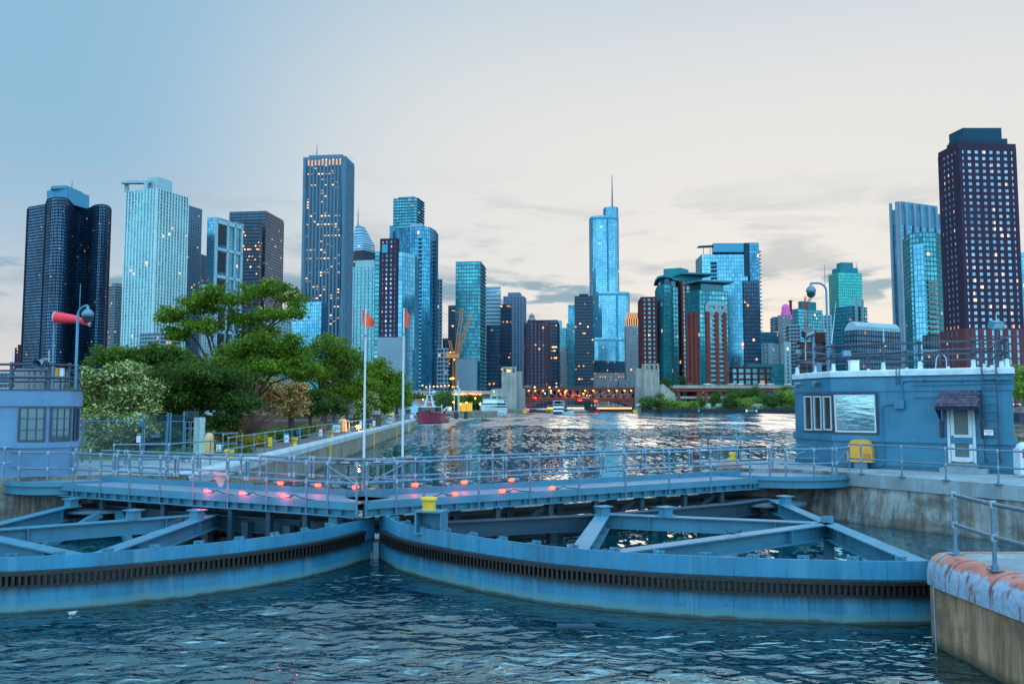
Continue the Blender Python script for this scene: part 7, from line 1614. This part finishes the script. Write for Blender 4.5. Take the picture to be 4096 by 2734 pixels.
# ================================================================== LEFT CONTROL HOUSE
def house_left():
    plan = [Vector(p) for p in ((-24, 31.4), (-20.5, 30.35), (-17.75, 30.05), (-16.52, 30.35), (-16.02, 30.9), (-15.98, 31.4), (-17.9, 35.4), (-24, 36))]
    root = empty('control_house', (-18, 33, 2.5), 'pale violet blue control house with black gridded windows at the left edge', 'building'); B = plan[3]; zt, z1, z2 = zat(1556, B), zat(1624, B), zat(1768, B); n = len(plan)
    def ring(k):
        out = []
        for i, p in enumerate(plan):
            a, b = plan[i - 1], plan[(i + 1) % n]; d1 = (p - a).normalized(); d2 = (b - p).normalized(); n1 = Vector((d1.y, -d1.x)); n2 = Vector((d2.y, -d2.x)); m_ = (n1 + n2).normalized(); out.append(p + m_ * k / max(.4, m_.dot(n1)))
        return out
    for nm, z0, zz, k in (('lower_wall', 2.5, z2 - .2, 0), ('sill_band', z2 - .2, z2, .06), ('window_wall', z2, z1, -.001), ('upper_band', z1, zt - .04, .07), ('roof_edge', zt - .04, zt, .10)):
        m = MB(); m.prism(ring(k), z0, zz); m.build(nm, M['lblue'] if nm != 'roof_edge' else M['navy'], root)
    for px0, px1, a, b in ((70, 178, plan[2], plan[3]), (197, 281, plan[3], plan[4]), (289, 309, plan[4], plan[5])):
        p0, p1 = wallpt(px0, a, b, z2), wallpt(px1, a, b, z2); dd = unit2(a, b); ang = math.atan2(dd.y, dd.x); o = Vector((dd.y, -dd.x, 0)); d3 = Vector((dd.x, dd.y, 0)); w_ = (p1 - p0).length; c = (p0 + p1) / 2; c.z = (z1 + z2) / 2; h = z1 - z2 - .06; f = .06; m = MB()
        for sx in (-1, 1): m.box(c + d3 * sx * (w_ / 2 - f / 2) + o * .03, (f, .06, h), ang)
        for sz in (-1, 1): m.box(c + Vector((0, 0, sz * (h / 2 - f / 2))) + o * .029, (w_ - 2 * f, .058, f), ang)
        nb = 3 if w_ > .5 else 1
        for i in range(1, nb): m.box(c + d3 * (w_ * (i / nb - .5)) + o * .028, (.03, .04, h - 2 * f), ang)
        for i in (1, 2): m.box(c + Vector((0, 0, h * (i / 3 - .5))) + o * .027, (w_ - 2 * f, .038, .03), ang)
        g = m.build('window', M['navy'], root); m = MB(); m.box(c + o * .008, (w_ - f, .012, h - f), ang); m.build('pane', MT('left_pane').set(col=(.10, .15, .18), rough=.05, metal=.6).m, g)
    rr = ring(-.1); zr = zt; path = [rr[i] for i in (0, 1, 2, 3, 4, 5, 6, 7, 0)]; m = MB()
    for h in (.88, .42): m.tube([(p.x, p.y, zr + h) for p in path], .042, 8)
    rail = m.build('roof_rail', M['navy'], root)
    for p in rr + [rr[0].lerp(rr[1], .5), rr[1].lerp(rr[2], .45), rr[6].lerp(rr[7], .5), rr[6].lerp(rr[7], .25)]:
        m = MB(); m.tube([(p.x, p.y, zr), (p.x, p.y, zr + .86)], .06, 8)
        for h in (.42, .88): m.lathe([(.05, -.08), (.08, -.04), (.08, .04), (.05, .08)], (p.x, p.y, zr + h), 8)
        m.build('post', M['navy'], rail)
    return zt, rr
LZ, LR = house_left()
bb = PT(301, 1545, 31.0); arm_lamp('curved arm pole with domed camera on the left house roof', bb, LZ, PT(301, 1222, 31).z, PT(351, 1240, 31).x - bb.x, 'domed camera poles')
def windsock():
    Y = 31.6; a = PT(216, 1268, Y); root = empty('windsock', (a.x, Y, LZ), 'red windsock blowing to the right on its pole', 'windsock'); m = MB(); m.tube([(PT(210, 1550, Y).x, Y, LZ), (a.x, Y, a.z + .25)], [.045, .03], 8); m.build('pole', M['galv'], root)
    ctr = [(219, 1269), (240, 1271), (262, 1273), (285, 1275), (305, 1278), (325, 1284), (342, 1290), (357, 1296)]; rad = [22, 22, 20.5, 18.5, 16, 12.5, 9.5, 8]; m = MB()
    m.tube([PT(x, y, Y - .1) for x, y in ctr], [r * Y / F for r in rad], 18, 0, False); m.build('sock', M['sock'], root)
    for (x, y), r in ((ctr[0], 22.6), (ctr[-1], 8.6)): m = MB(); q = PT(x, y, Y - .1); q2 = PT(x + 4, y + (.3 if r > 20 else 2), Y - .1); m.tube([q, q2], r * Y / F, 18, 0, False); m.build('hem', M['white'], root)
windsock()
def horn():
    c = PT(168, 1458, 30.1); root = empty('loudspeaker', c, 'grey horn loudspeaker on the left roof rail', 'loudspeaker'); m = MB(); m.tube([(c.x, 30.3, c.z + .22), (c.x, 30.1, c.z + .14), (c.x, 29.95, c.z + .06), (c.x - .02, 29.80, c.z)], [.05, .07, .11, .17], 16, 0, False); m.build('bell', M['galv'], root)
    m = MB(); m.lathe([(.03, 0), (.10, .01), (.10, .12), (.04, .16)], (c.x, 30.3, c.z + .1), 10); m.build('driver', M['galv'], root); m = MB(); m.tube([(c.x, 30.25, c.z - .1), (c.x, 30.3, c.z + .1)], .03, 6); m.build('bracket', M['navy'], root)
horn()
for lab, x0, x1, y0, y1, mt in (('orange upright box on the left roof behind the rail', 225, 237, 1470, 1503, 'orange'), ('pale grey upright box beside the orange one', 242, 256, 1471, 1504, 'signwhite')):
    a, b = PT(x0, y0, 30.9), PT(x1, y1, 30.9); root = empty('signal_box', ((a.x + b.x) / 2, 30.9, LZ), lab, 'box', 'boxes on the left roof'); m = MB(); m.box(((a.x + b.x) / 2, 30.9, (a.z + b.z) / 2), (b.x - a.x, .1, a.z - b.z)); m.build('case', M[mt], root); m = MB(); m.tube([(b.x + .03, 30.95, LZ), (b.x + .03, 30.95, a.z + .1)], .022, 6); m.build('stake', M['bark'], root)
for lab, px, y0, y1 in (('thin pale rod at the far left of the roof rail', 50, 1462, 1398), ('thin pale rod beside the horn loudspeaker', 196, 1462, 1399)):
    a, b = PT(px, y0, 30.5), PT(px, y1, 30.5); m = MB(); m.tube([a, b], [.02, .01], 5); tag(m.build('aerial', M['white']), lab, 'aerial')
# far railings on the left land, two runs
rail_run('guard_rail', [(-19.2, 29.0), (-17.2, 29.4)], [(-18.7, 29.1), (-17.4, 29.36)], 2.5, 2.5, None, 'pipe railing at the left edge in front of the pale violet house', 'railings of the lock', r=.03)
rail_run('guard_rail', [(-14.7, 31.6), (-12.8, 31.9), (-12.7, 33.2), (-8.6 - 3.6, 35.2)], [(-14.7, 31.6), (-13.8, 31.74), (-12.8, 31.9), (-12.3, 34.9)], 2.5, 2.5, None, 'pipe railing between the left house and the fence gate', 'railings of the lock', r=.03)
rail_run('guard_rail', [(-16.8, 45.2), (-14.5, 45.0), (-14.4, 42.6)], [(-16.8, 45.2), (-14.5, 45.0), (-14.4, 42.6)], 2.5, 2.5, None, 'short railing with a prohibition sign before the guide wall path', 'railings of the lock', r=.028)
# chain link fence with gate
def fence():
    Y = 38.0; root = empty('chain_link_fence', (PT(470, 1700, Y).x, Y, 2.5), 'chain link fence between the left house and the guide wall', 'fence'); zt = PT(0, 1684, Y).z; x0, x1, x2, x3 = (PT(p, 1684, Y).x for p in (300, 572, 672, 736)); zg = PT(0, 1650, Y).z; wire = M['galv']
    def mesh(xa, xb, za, zb):
        m = MB(); s = .085; n = int((xb - xa + (zb - za)) / s)
        for i in range(n):
            for sg in (1, -1):
                u0 = xa + i * s - (zb - za) if sg > 0 else xa + i * s; p0 = [u0, za]; p1 = [u0 + sg * (zb - za), zb]
                # clip
                def clip(p, q):
                    for k_, lim in ((0, xa), (0, xb)):
                        for w_, v_ in ((p, q), (q, p)):
                            if (lim == xa and w_[0] < xa) or (lim == xb and w_[0] > xb):
                                if abs(w_[0] - v_[0]) < 1e-6: return False
                                t = (lim - w_[0]) / (v_[0] - w_[0])
                                if t < 0 or t > 1: return False
                                w_[1] = w_[1] + t * (v_[1] - w_[1]); w_[0] = lim
                    return abs(p[0] - q[0]) > 1e-3
                if clip(p0, p1): m.beam((p0[0], Y, p0[1]), (p1[0], Y + .001, p1[1]), .0045, .0045)
        return m
    m = mesh(x0, x1, 2.5, zt); m.build('wire_mesh', wire, root); mesh(x2, x3, 2.5, zt).build('wire_mesh', wire, root); gm = mesh(x1 + .08, x2 - .05, 2.6, zt)
    m = MB()
    for z in (zt, 2.62): m.tube([(x0, Y, z), (x1, Y, z)], .025, 6); m.tube([(x2, Y, z), (x3, Y, z)], .025, 6)
    m.build('rail', M['galv'], root)
    for x, z in ((PT(397, 0, Y).x, zt), (x1, zg), (x2, zg), (x3, PT(0, 1645, Y).z), ((x2 + .12), zg)): m = MB(); m.tube([(x, Y, 2.5), (x, Y, z)], .04, 8); m.build('post', M['steel'], root)
    m = MB(); m.tube([(x1, Y, zg), (x2, Y, zg)], .035, 6); m.build('lintel', M['bark'], root)
    m = MB(); m.tube([(x1 + .08, Y, 2.6), (x1 + .08, Y, zt), (x2 - .06, Y, zt), (x2 - .06, Y, 2.6), (x1 + .08, Y, 2.6)], .026, 6); m.tube([(x1 + .08, Y, 3.35), (x2 - .06, Y, 3.35)], .022, 6); g = m.build('gate', M['galv'], root); gm.build('wire_mesh', wire, g)
    a = PT(557, 1755, Y); m = MB(); m.box((a.x, Y - .06, a.z), (.18, .05, .30)); m.build('notice', M['signwhite'], root); a = PT(623, 1742, Y); m = MB(); m.box((a.x, Y - .05, a.z), (.42, .02, .14)); m.build('notice', M['galv'], root); a = PT(568, 1697, Y); m = MB(); m.box((a.x, Y - .06, a.z), (.16, .1, .18)); m.build('lock_box', M['steel'], root)
    m = MB()
    for dz in (.08, .16, .24): m.tube([(x0 + (x3 - x0) * i / 20, Y, zt + dz + .012 * math.sin(i * 2 + dz * 9)) for i in range(21)], .006, 4)
    m.build('barbed_wire', M['galv'], root); m = MB(); pts = []
    for i in range(90): t = i / 89; a = t * 2 * math.pi * 7; pts.append((x3 + t * .7, Y + .16 * math.cos(a), zt + .26 + .18 * math.sin(a)))
    m.tube(pts, .008, 4); m.build('razor_coil', M['galv'], root)
fence()
def turnstile():
    Y = 37.6; x = PT(770, 1700, Y).x; root = empty('pipe_barrier', (x, Y, 2.5), 'upright pipe barrier with a curved clear plastic screen beside the fence', 'barrier'); m = MB()
    for i in range(5): m.tube([(x - .30 + i * .12, Y + .1 * (i % 2), 2.5), (x - .30 + i * .12, Y + .1 * (i % 2), 4.3)], .022, 6)
    for z in (2.9, 3.5, 4.0, 4.3): m.tube([(x - .34, Y, z), (x + .3, Y, z)], .02, 6)
    m.build('pipe_frame', M['galv'], root); m = MB(); pl = [(x + .3 + .35 * math.sin(R(a)), Y + .35 * math.cos(R(a)) - .3) for a in range(0, 181, 20)]; m.strip(pl, 2.6, 4.5)
    t = MT('clear_plastic').set(col=(.7, .9, .88), rough=.08, alpha=.30); m.build('plastic_screen', t.m, root)
turnstile()

# ================================================================== GUIDE WALL FURNITURE
def edge(y, o=.78, z=2.5): return Vector((GX(y) - o, y, z))
def ypx(px, o=.78):   # guide wall station whose column is px
    lo, hi = 25.0, 170.0
    for _ in range(40):
        mid = (lo + hi) / 2; c = CX + F * (GX(mid) - o) / (mid * .997)
        if c < px: lo = mid
        else: hi = mid
    return lo
SEC = [(917, 1200), (1203, 1298), (1304, 1438), (1442, 1500), (1504, 1545), (1549, 1572), (1576, 1655)]
GL = ['first path railing along the guide wall, with yellow sign', 'second path railing along the guide wall', 'third path railing, carrying the 200 board', 'fourth path railing along the guide wall', 'fifth path railing along the guide wall', 'sixth path railing, carrying the 400 board', 'last path railing at the far end of the guide wall']
for i, (pa, pb) in enumerate(SEC):
    ya, yb = ypx(pa), ypx(pb); k = max(2, int((yb - ya) / 2.3)); P = [edge(ya + (yb - ya) * j / k)[:2] for j in range(k + 1)]
    rail_run('guard_rail', [edge(ya)[:2], edge(yb)[:2]], P, 2.504, 2.504, None, GL[i], 'railings of the lock', feet=ya < 80, r=.03)
def board(label, px, py, w_, h, txt=None, hd='blue_sign', face='signwhite', ts=.3, Yo=0):
    y = ypx(px) + Yo; e = edge(y, .70); z = PT(px, py, y).z; root = empty('number_board' if txt else 'notice_board', (e.x, y, z - h / 2), label, 'sign', 'boards on the path railing')
    m = MB(); m.box((e.x, y - .03, z), (w_, .02, h)); m.build('panel', M[face], root)
    if hd: m = MB(); m.box((e.x, y - .045, z + h * .40), (w_ * 1.0, .02, h * .20)); m.build('header', M[hd], root)
    if txt: text_obj('numerals', txt, ts, M['ink'], root, face_matrix(Vector((e.x, y - .047, z - h * .10)), (1, 0, 0)))
board('yellow notice board on the first path railing', 1078, 1766, .22, .50, None, None, 'yellow'); board('white board reading 101 with a blue top', 1143, 1749, .28, .55, '101', ts=.16); board('small bright blue plate on the first path railing', 1193, 1728, .28, .2, None, None, 'blue_sign')
board('white narrow board with a blue top on the second railing', 1280, 1726, .24, .60, '15', ts=.16); board('small red notice on the second path railing', 1294, 1720, .18, .40, None, None, 'redink'); board('large white board reading 200 with a blue top', 1343, 1709, .62, .74, '200', ts=.34); board('white board with a blue top reading 400', 1556, 1676, .80, 1.0, '400', ts=.42); board('distant white board with a blue top near the red boat', 1645, 1662, .7, .9, None)
board('narrow white board on the fourth path railing', 1494, 1690, .3, .8, None); board('white strip board on the third path railing', 1440, 1698, .3, .8, None, None)
e = PT(876, 1790, 44.6); root = empty('notice_board', (e.x, 44.6, e.z - .2), 'white prohibition notice on the short railing', 'sign', 'boards on the path railing'); m = MB(); m.box((e.x, 44.55, e.z), (.26, .02, .36)); m.build('panel', M['signwhite'], root); m = MB(); m.tube([(e.x - .05 + .05 * math.cos(R(a)), 44.52, e.z + .06 + .05 * math.sin(R(a))) for a in range(0, 361, 30)], .008, 4); m.box((e.x, 44.52, e.z - .08), (.16, .01, .02)); m.box((e.x, 44.52, e.z - .12), (.16, .01, .02)); m.build('pictogram', M['ink'], root)
def bollard(label, px, z=2.5, o=1.5, s=1.0, kind='yellow'):
    y = ypx(px, o); e = edge(y, o); root = empty('mooring_bollard', (e.x, y, z), label, 'bollard', 'bollards along the guide wall'); m = MB(); m.lathe([(.22 * s, 0), (.15 * s, .06), (.13 * s, .32 * s), (.24 * s, .38 * s), (.22 * s, .50 * s), (.08, .54 * s)], (e.x, y, z), 14); m.build('post', M[kind], root); m = MB(); m.box((e.x, y, z + .02), (.5 * s, .4 * s, .04)); m.build('foot_plate', M[kind], root); return e
def ventpost(label, px, py, h=1.0, w_=.5, o=2.2):
    y = ypx(px, o); e = edge(y, o); root = empty('round_top_post', (e.x, y, 2.5), label, 'post', 'orange posts beside the path'); m = MB(); m.lathe([(w_ * .56, 0), (w_ * .52, h * .5), (w_ * .48, h * .8), (w_ * .36, h * .95), (w_ * .1, h)], (e.x, y, 2.5), 14); m.build('body', plain('ochre_plastic', (.62, .36, .13), .5), root); m = MB(); m.lathe([(w_ * .6, 0), (w_ * .6, .06)], (e.x, y, 2.5), 14); m.build('base_ring', M['conc'], root); return e
bollard('yellow mooring bollard at the start of the guide wall', 921, o=.95); bollard('yellow mooring bollard before the second railing', 1180, o=.95); bollard('yellow mooring bollard below the 200 board', 1326, o=.95); bollard('yellow mooring bollard in the far row', 1486, o=.95)
g1_ = ventpost('orange round topped post with a gull standing on it', 1370, 0, 1.3, .85); ventpost('distant orange round topped post before the last railing', 1566, 0, 1.5, 1.0); ventpost('orange round topped post close behind the clear screen', 840, 0, 1.15, .45, 3.0)
def gull(label, c, s=1.0, dark=False, rz=0.0):
    r = lroot('gull' if not dark else 'pigeon', label, 'bird', None); wm = M['white'] if not dark else M['ink']
    m = MB(); m.tube([(-.26, 0, .12), (-.14, 0, .15), (0, 0, .17), (.10, 0, .20), (.14, 0, .27), (.17, 0, .33), (.22, 0, .33), (.25, 0, .32)], [.012, .045, .075, .07, .045, .042, .03, .006], 10); m.build('body', wm, r)
    m = MB(); m.tube([(-.36, .0, .13), (-.12, .0, .185), (.06, 0, .21)], [.01, .06, .03], 8); m.build('wings', M['galv'] if not dark else M['ink'], r)
    m = MB(); m.tube([(.02, .03, .11), (.02, .03, 0)], .008, 4); m.tube([(.02, -.03, .11), (.02, -.03, 0)], .008, 4); m.build('legs', M['orange'], r); r.location = c; r.scale = (s,) * 3; r.rotation_euler = (0, 0, rz)
gull('white gull perched on the orange round topped post', (g1_.x, g1_.y, 3.8), .85); e = edge(ypx(1396, 1.6), 1.6); gull('gull standing on the ground right of the orange post', (e.x, e.y, 3.35), .85, rz=3.0)
m = MB(); m.tube([(e.x, e.y, 2.5), (e.x, e.y, 3.35)], .12, 8); tag(m.build('stub_post', M['galv']), 'short grey post under the second gull', 'post')
c = PT(672, 2094, 23.3); gull('dark pigeon perched on the left gate girder', (-10.55 + .0, 22.95 + .0, ZT) if False else (c.x, 24.1, ZT), .5, True, .3)
gull('dark bird walking on the long right gate girder', (5.5, 21.8, ZT), .45, True, 2.6); gull('second dark bird on the long right gate girder', (5.8, 22.0, ZT), .45, True, .4)
# orange glowing lamp by the railing
y = ypx(1428); e = edge(y, .6); root = empty('wall_lamp', (e.x, y, 2.5), 'glowing orange lamp on the path railing beside the gulls', 'lamp'); m = MB(); z = PT(1427, 1706, y).z; m.tube([(e.x, y, 2.5), (e.x, y, z - .15)], .03, 6); m.build('stem', M['galv'], root); m = MB(); m.lathe([(.05, -.2), (.15, -.12), (.15, .12), (.05, .2)], (e.x, y, z), 10); m.build('bulb', M['lamp_orange'], root)
ld = bpy.data.lights.new('lamp_glow', 'POINT'); ld.energy = 260; ld.color = (1, .40, .12); ld.shadow_soft_size = .15; lo = bpy.data.objects.new('lamp_glow', ld); link(lo, root); lo.location = (0, -.3, z - 2.5)
for i, (px, wd, mt) in enumerate(((1322, .20, 'yellow'), (1497, .22, 'yellow'), (1587, .26, 'yellow'), (1641, .30, 'yellow'), (1634, .8, 'curb'))):
    y = ypx(px, 0); m = MB(); gxa = GX(y)
    m.add([(gxa + .075, y - wd, .3), (gxa + .075 - wd * .1, y + wd, .3), (gxa + .075 - wd * .1, y + wd, 2.44), (gxa + .075, y - wd, 2.44)], [(0, 1, 2, 3)]); m.add([(gxa + .075, y - wd, 2.44), (gxa + .075 - wd * .1, y + wd, 2.44), (gxa - .5, y + wd, 2.612), (gxa - .5, y - wd, 2.612)], [(0, 1, 2, 3)])
    for j in range(7): m.tube([(gxa + .11, y - wd * .7, .9 + j * .22), (gxa + .11, y + wd * .7, .9 + j * .22)], .012, 4)
    m.box((gxa + .04, y, 1.4), (.06, wd * 2, 2.0)); tag(m.build('wall_ladder', M[mt]), ('nearest yellow ladder strip on the guide wall', 'second yellow ladder strip on the guide wall', 'third yellow ladder strip on the guide wall', 'farthest yellow ladder strip on the guide wall', 'white painted strip near the end of the guide wall')[i], 'ladder' if i < 4 else 'marking')
# back of the big panel
def panel():
    Y = 86; a, b = PT(1328, 1588, Y), PT(1412, 1672, Y); root = empty('sign_panel', ((a.x + b.x) / 2, Y, 2.5), 'back of a big grey sign panel on two steel posts among the trees', 'sign'); m = MB(); w_ = b.x - a.x
    m.box(((a.x + b.x) / 2, Y + .1, (a.z + b.z) / 2), (w_, .06, a.z - b.z)); m.build('panel', plain('panel_back_grey', (.20, .24, .24), .6), root); m = MB()
    for k in range(5): z = b.z + (a.z - b.z) * k / 4; m.box(((a.x + b.x) / 2, Y + .03, z), (w_, .08, .06))
    m.build('stringer', M['dark_steel'], root)
    for px in (1338, 1389): p = PT(px, 1600, Y); m = MB(); m.box((p.x, Y - .1, (a.z + 2.5) / 2), (.22, .2, a.z - 2.5)); m.build('post', M['dark_steel'], root)
panel()
# retaining wall with pipe rail and pale road behind the trees
m = MB(); m.wall((-34, 92), (-15.2, 99), 2.5, 4.0, .3); m.wall((-60, 80), (-34, 92), 2.5, 4.2, .3); o = m.build('retaining_wall', plain('brown_block_wall', (.13, .075, .05), .9, 0, .25, 2), origin=(-30, 94, 2.5)); tag(o, 'low brown block wall running behind the trees', 'wall')
m = MB(); m.prism([(-60, 80.4), (-34, 92.4), (-15.3, 99.4), (-16, 101), (-34, 94), (-60, 82.4)], 4.0, 4.45); tag(m.build('street_parapet', M['curb']), kind='structure')
m = MB(); m.tube([(-50, 86, 3.3), (-34, 91.6, 3.4), (-16, 98, 3.3)], .05, 6); tag(m.build('wall_rail', M['galv']), 'thin pipe rail fixed along the brown block wall', 'railing')

# ================================================================== ON THE GATES
RFLAG = M['redcloth']
def flagpole(label, px, far_a, far_b, ztop, flag_pts):
    p = along(px, far_a, far_b, 2.6)[0]; root = empty('flagpole', (p.x, p.y, 2.3), label, 'flagpole', 'white flagpoles on the gate walkway'); m = MB(); t = PT(px - (4 if px < 1500 else 3), ztop, p.y)
    m.tube([(p.x, p.y, 2.1), (p.x, p.y, 3.45)], .055, 10); m.build('sleeve', M['galv'], root); m = MB(); m.tube([(p.x, p.y, 3.4), (p.x, p.y, t.z)], [.038, .026], 10); m.lathe([(.02, 0), (.04, .03), (.02, .06)], (p.x, p.y, t.z), 8); m.build('pole', M['white'], root)
    n = 7; top, bot = flag_pts; vs = []
    for row in (0, 1, 2, 3, 4):
        for i in range(n):
            u = i / (n - 1); a = Vector(top[0]).lerp(Vector(top[1]), u); b = Vector(bot[0]).lerp(Vector(bot[1]), u); q = a.lerp(b, row / 4); w_ = PT(q.x, q.y, p.y + .07 * math.sin(u * 6 + row * .5)); vs.append(w_)
    m = MB(); m.add(vs, [(r_ * n + i, r_ * n + i + 1, (r_ + 1) * n + i + 1, (r_ + 1) * n + i) for r_ in range(4) for i in range(n - 1)], 0, True); m.build('flag', RFLAG, root)
    m = MB(); m.lathe([(.05, 0), (.05, .05)], (p.x, p.y, t.z - .75), 8); m.box((p.x - .08, p.y, t.z - .9), (.12, .04, .05)); m.build('halyard_cleat', M['galv'], root)
oL = nL * 1.56; oR = nR * 1.56
flagpole('left white flagpole with an orange red flag above the gate walkway', 1454, AL + oL, BL + oL + (BL - AL).normalized() * 1.5, 1246, (((1449, 1233), (1497, 1280)), ((1449, 1302), (1497, 1308))))
flagpole('right white flagpole with a drooping orange red flag', 1609, AR + oR - (BR - AR).normalized() * 1.0, BR + oR, 1240, (((1624, 1232), (1637, 1262)), ((1614, 1304), (1634, 1313))))
def lamp(label, p, d, cable=1.0, en=3.0):
    """caged red warning lamp lying along d"""
    root = empty('warning_lamp', p, label, 'warning lamp', 'red warning lamps on the gate walkway'); d = Vector((d.x, d.y, 0)).normalized(); q = Vector(p)
    m = MB(); m.tube([q - d * .02, q + d * .16], .055, 10); m.tube([q + d * .16, q + d * .2], .03, 8); m.build('socket', M['galv'], root)
    m = MB(); m.tube([q - d * .20, q - d * .17, q - d * .06, q - d * .02], [.015, .042, .048, .048], 12); m.build('glass', M['lamp_red'], root); m = MB()
    for k in range(5):
        a = 2 * math.pi * k / 5; s = d.cross(Vector((0, 0, 1))) * math.cos(a) * .075 + Vector((0, 0, math.sin(a) * .075)); m.tube([q - d * .01 + s, q - d * .15 + s, q - d * .23 + s * .3], .005, 4)
    m.build('cage', M['galv'], root); m = MB(); e = q + d * .2; m.tube([e, e + d * .12 + Vector((0, 0, .05)), e + d * .3 + Vector((0, 0, -.03)), e + d * (.3 + cable * .5) + Vector((0, 0, -.07))], .014, 6); m.build('cable', M['black'], root)
    l = bpy.data.lights.new('red_glow', 'POINT'); l.energy = en; l.color = (1, .05, .08); l.shadow_soft_size = .08; lo = bpy.data.objects.new('red_glow', l); link(lo, root); lo.location = -d * .12 + Vector((0, -.16, 0))
dL = (BL - AL).normalized(); dR = (BR - AR).normalized()
for i, px in enumerate((836, 979, 1146)): lamp('near side red lamp of the left walkway, ' + ('farthest left', 'between two others', 'nearest the centre gap')[i], along(px, AL - nL * .03, BL - nL * .03, 2.43)[0], dL, 1.0, 18.0)
for i, px in enumerate((1113, 1262, 1412)): lamp('far side red lamp of the left walkway, ' + ('farthest left', 'between two others', 'nearest the centre gap')[i], along(px, AL + nL * 1.5, BL + nL * 1.5, 2.60)[0], -dL)
for i, px in enumerate((1672, 1868, 2056)): lamp('far side red lamp of the right walkway, ' + ('nearest the centre gap', 'between two others', 'farthest right')[i], along(px, AR + nR * 1.5, BR + nR * 1.5, 2.60)[0], dR)
for i, px in enumerate((1808, 2021, 2219)): lamp('near side red lamp of the right walkway, ' + ('nearest the yellow bollard', 'between two others', 'farthest right')[i], along(px, AR - nR * .03, BR - nR * .03, 2.43)[0], -dR if i == 0 else dR)
def pedestal():
    p = Vector((-2.05, 21.85)); root = empty('bollard_pedestal', (p.x, p.y, 1.8), 'steel box pedestal carrying the yellow bollard on the right gate', 'pedestal'); ang = -.25; m = MB(); m.box((p.x, p.y, 2.34), (.74, .50, .04), ang); m.box((p.x - .33, p.y + .08, 2.06), (.05, .46, .54), ang); m.box((p.x + .33, p.y - .08, 2.06), (.05, .46, .54), ang); m.box((p.x + .06, p.y + .22, 2.06), (.62, .03, .52), ang); m.box((p.x, p.y, 1.80), (.74, .50, .04), ang); m.build('box_frame', M['steel'], root)
    b = empty('mooring_bollard', (p.x - .06, p.y, 2.36), 'bright yellow drum bollard with flat cap on the steel pedestal', 'bollard'); m = MB(); m.lathe([(.17, 0), (.17, .25)], (p.x - .06, p.y, 2.36), 24); m.build('drum', M['yellow'], b); m = MB(); m.lathe([(.21, .25), (.215, .27), (.215, .31), (.20, .325)], (p.x - .06, p.y, 2.36), 24); m.build('cap', M['yellow'], b)
pedestal()
def net():
    c = along(880, AL + nL * .5, BL + nL * .5, 2.9)[0]; c.z = 2.92; root = empty('landing_net', (c.x, c.y, 2.35), 'white landing net with orange rim hanging on the left walkway rail', 'net'); m = MB(); m.tube([(c.x + .23 * math.cos(R(a)), c.y + .15 * math.sin(R(a)), c.z - .10 * math.cos(R(a)) * .5) for a in range(0, 361, 20)], .014, 6); m.tube([(c.x - .28, c.y, c.z + .04), (c.x - 2.2, c.y + 1.1, c.z + .22)], .014, 6); m.build('hoop', plain('pink_pipe', (.60, .30, .26), .5), root)
    m = MB(); n = 14; prof = [(1, 0), (.8, -.14), (.5, -.30), (.25, -.42)]; vs = [(c.x + .22 * r_ * math.cos(2 * math.pi * j / n) + .05 * (1 - r_), c.y + .15 * r_ * math.sin(2 * math.pi * j / n), c.z + z) for r_, z in prof for j in range(n)]
    m.add(vs, [(i * n + j, i * n + (j + 1) % n, (i + 1) * n + (j + 1) % n, (i + 1) * n + j) for i in range(3) for j in range(n)], 0, True); t = MT('net_cloth').set(col=(.62, .58, .56), rough=.8, alpha=.28); m.build('bag', t.m, root)
net()
for lab, a, b_, px0, px1, tx in (('black sleeve reading IN MOTION on the left walkway rail', AL, BL, 1345, 1420, 'IN MOTION'), ('black sleeve reading CAUTION on the right walkway rail', AR, BR, 1484, 1530, 'CAUTION')):
    nn = nL if a is AL else nR; P0 = along(px0, a - nn * .045, b_ - nn * .045, 3.41)[0]; P1 = along(px1, a - nn * .045, b_ - nn * .045, 3.41)[0]; m = MB(); m.tube([P0, P1], .036, 10); s = tag(m.build('warning_sleeve', M['ink'], origin=P0), lab, 'sign'); ORG[s.name] = P0.copy(); dd = (P1 - P0).normalized(); up = Vector((0, -.5, .86)); c = (P0 + P1) / 2; o = Vector((dd.y, -dd.x, 0)); text_obj('lettering', tx, .055, M['signwhite'], s, face_matrix(c + o * .022 + Vector((0, 0, .031)), dd, (o * -.8 + Vector((0, 0, .6)))), .002)
m = MB(); m.box((1.25, 16.95, WL + .02), (.75, .16, .06), -.05); tag(m.build('driftwood', M['dark_steel'], origin=(1.25, 16.95, WL)), 'dark floating plank in front of the right gate', 'plank')
m = MB(); m.add([(-9.2, 17.9, WL + .06), (-9.0, 17.86, WL + .06), (-8.98, 17.96, WL + .07), (-9.15, 18.0, WL + .05)], [(0, 1, 2, 3), (3, 2, 1, 0)]); m.box((-9.08, 17.93, WL + .03), (.12, .08, .05)); tag(m.build('floating_litter', M['white'], origin=(-9.1, 17.9, WL)), 'scrap of white litter floating by the left gate', 'litter')
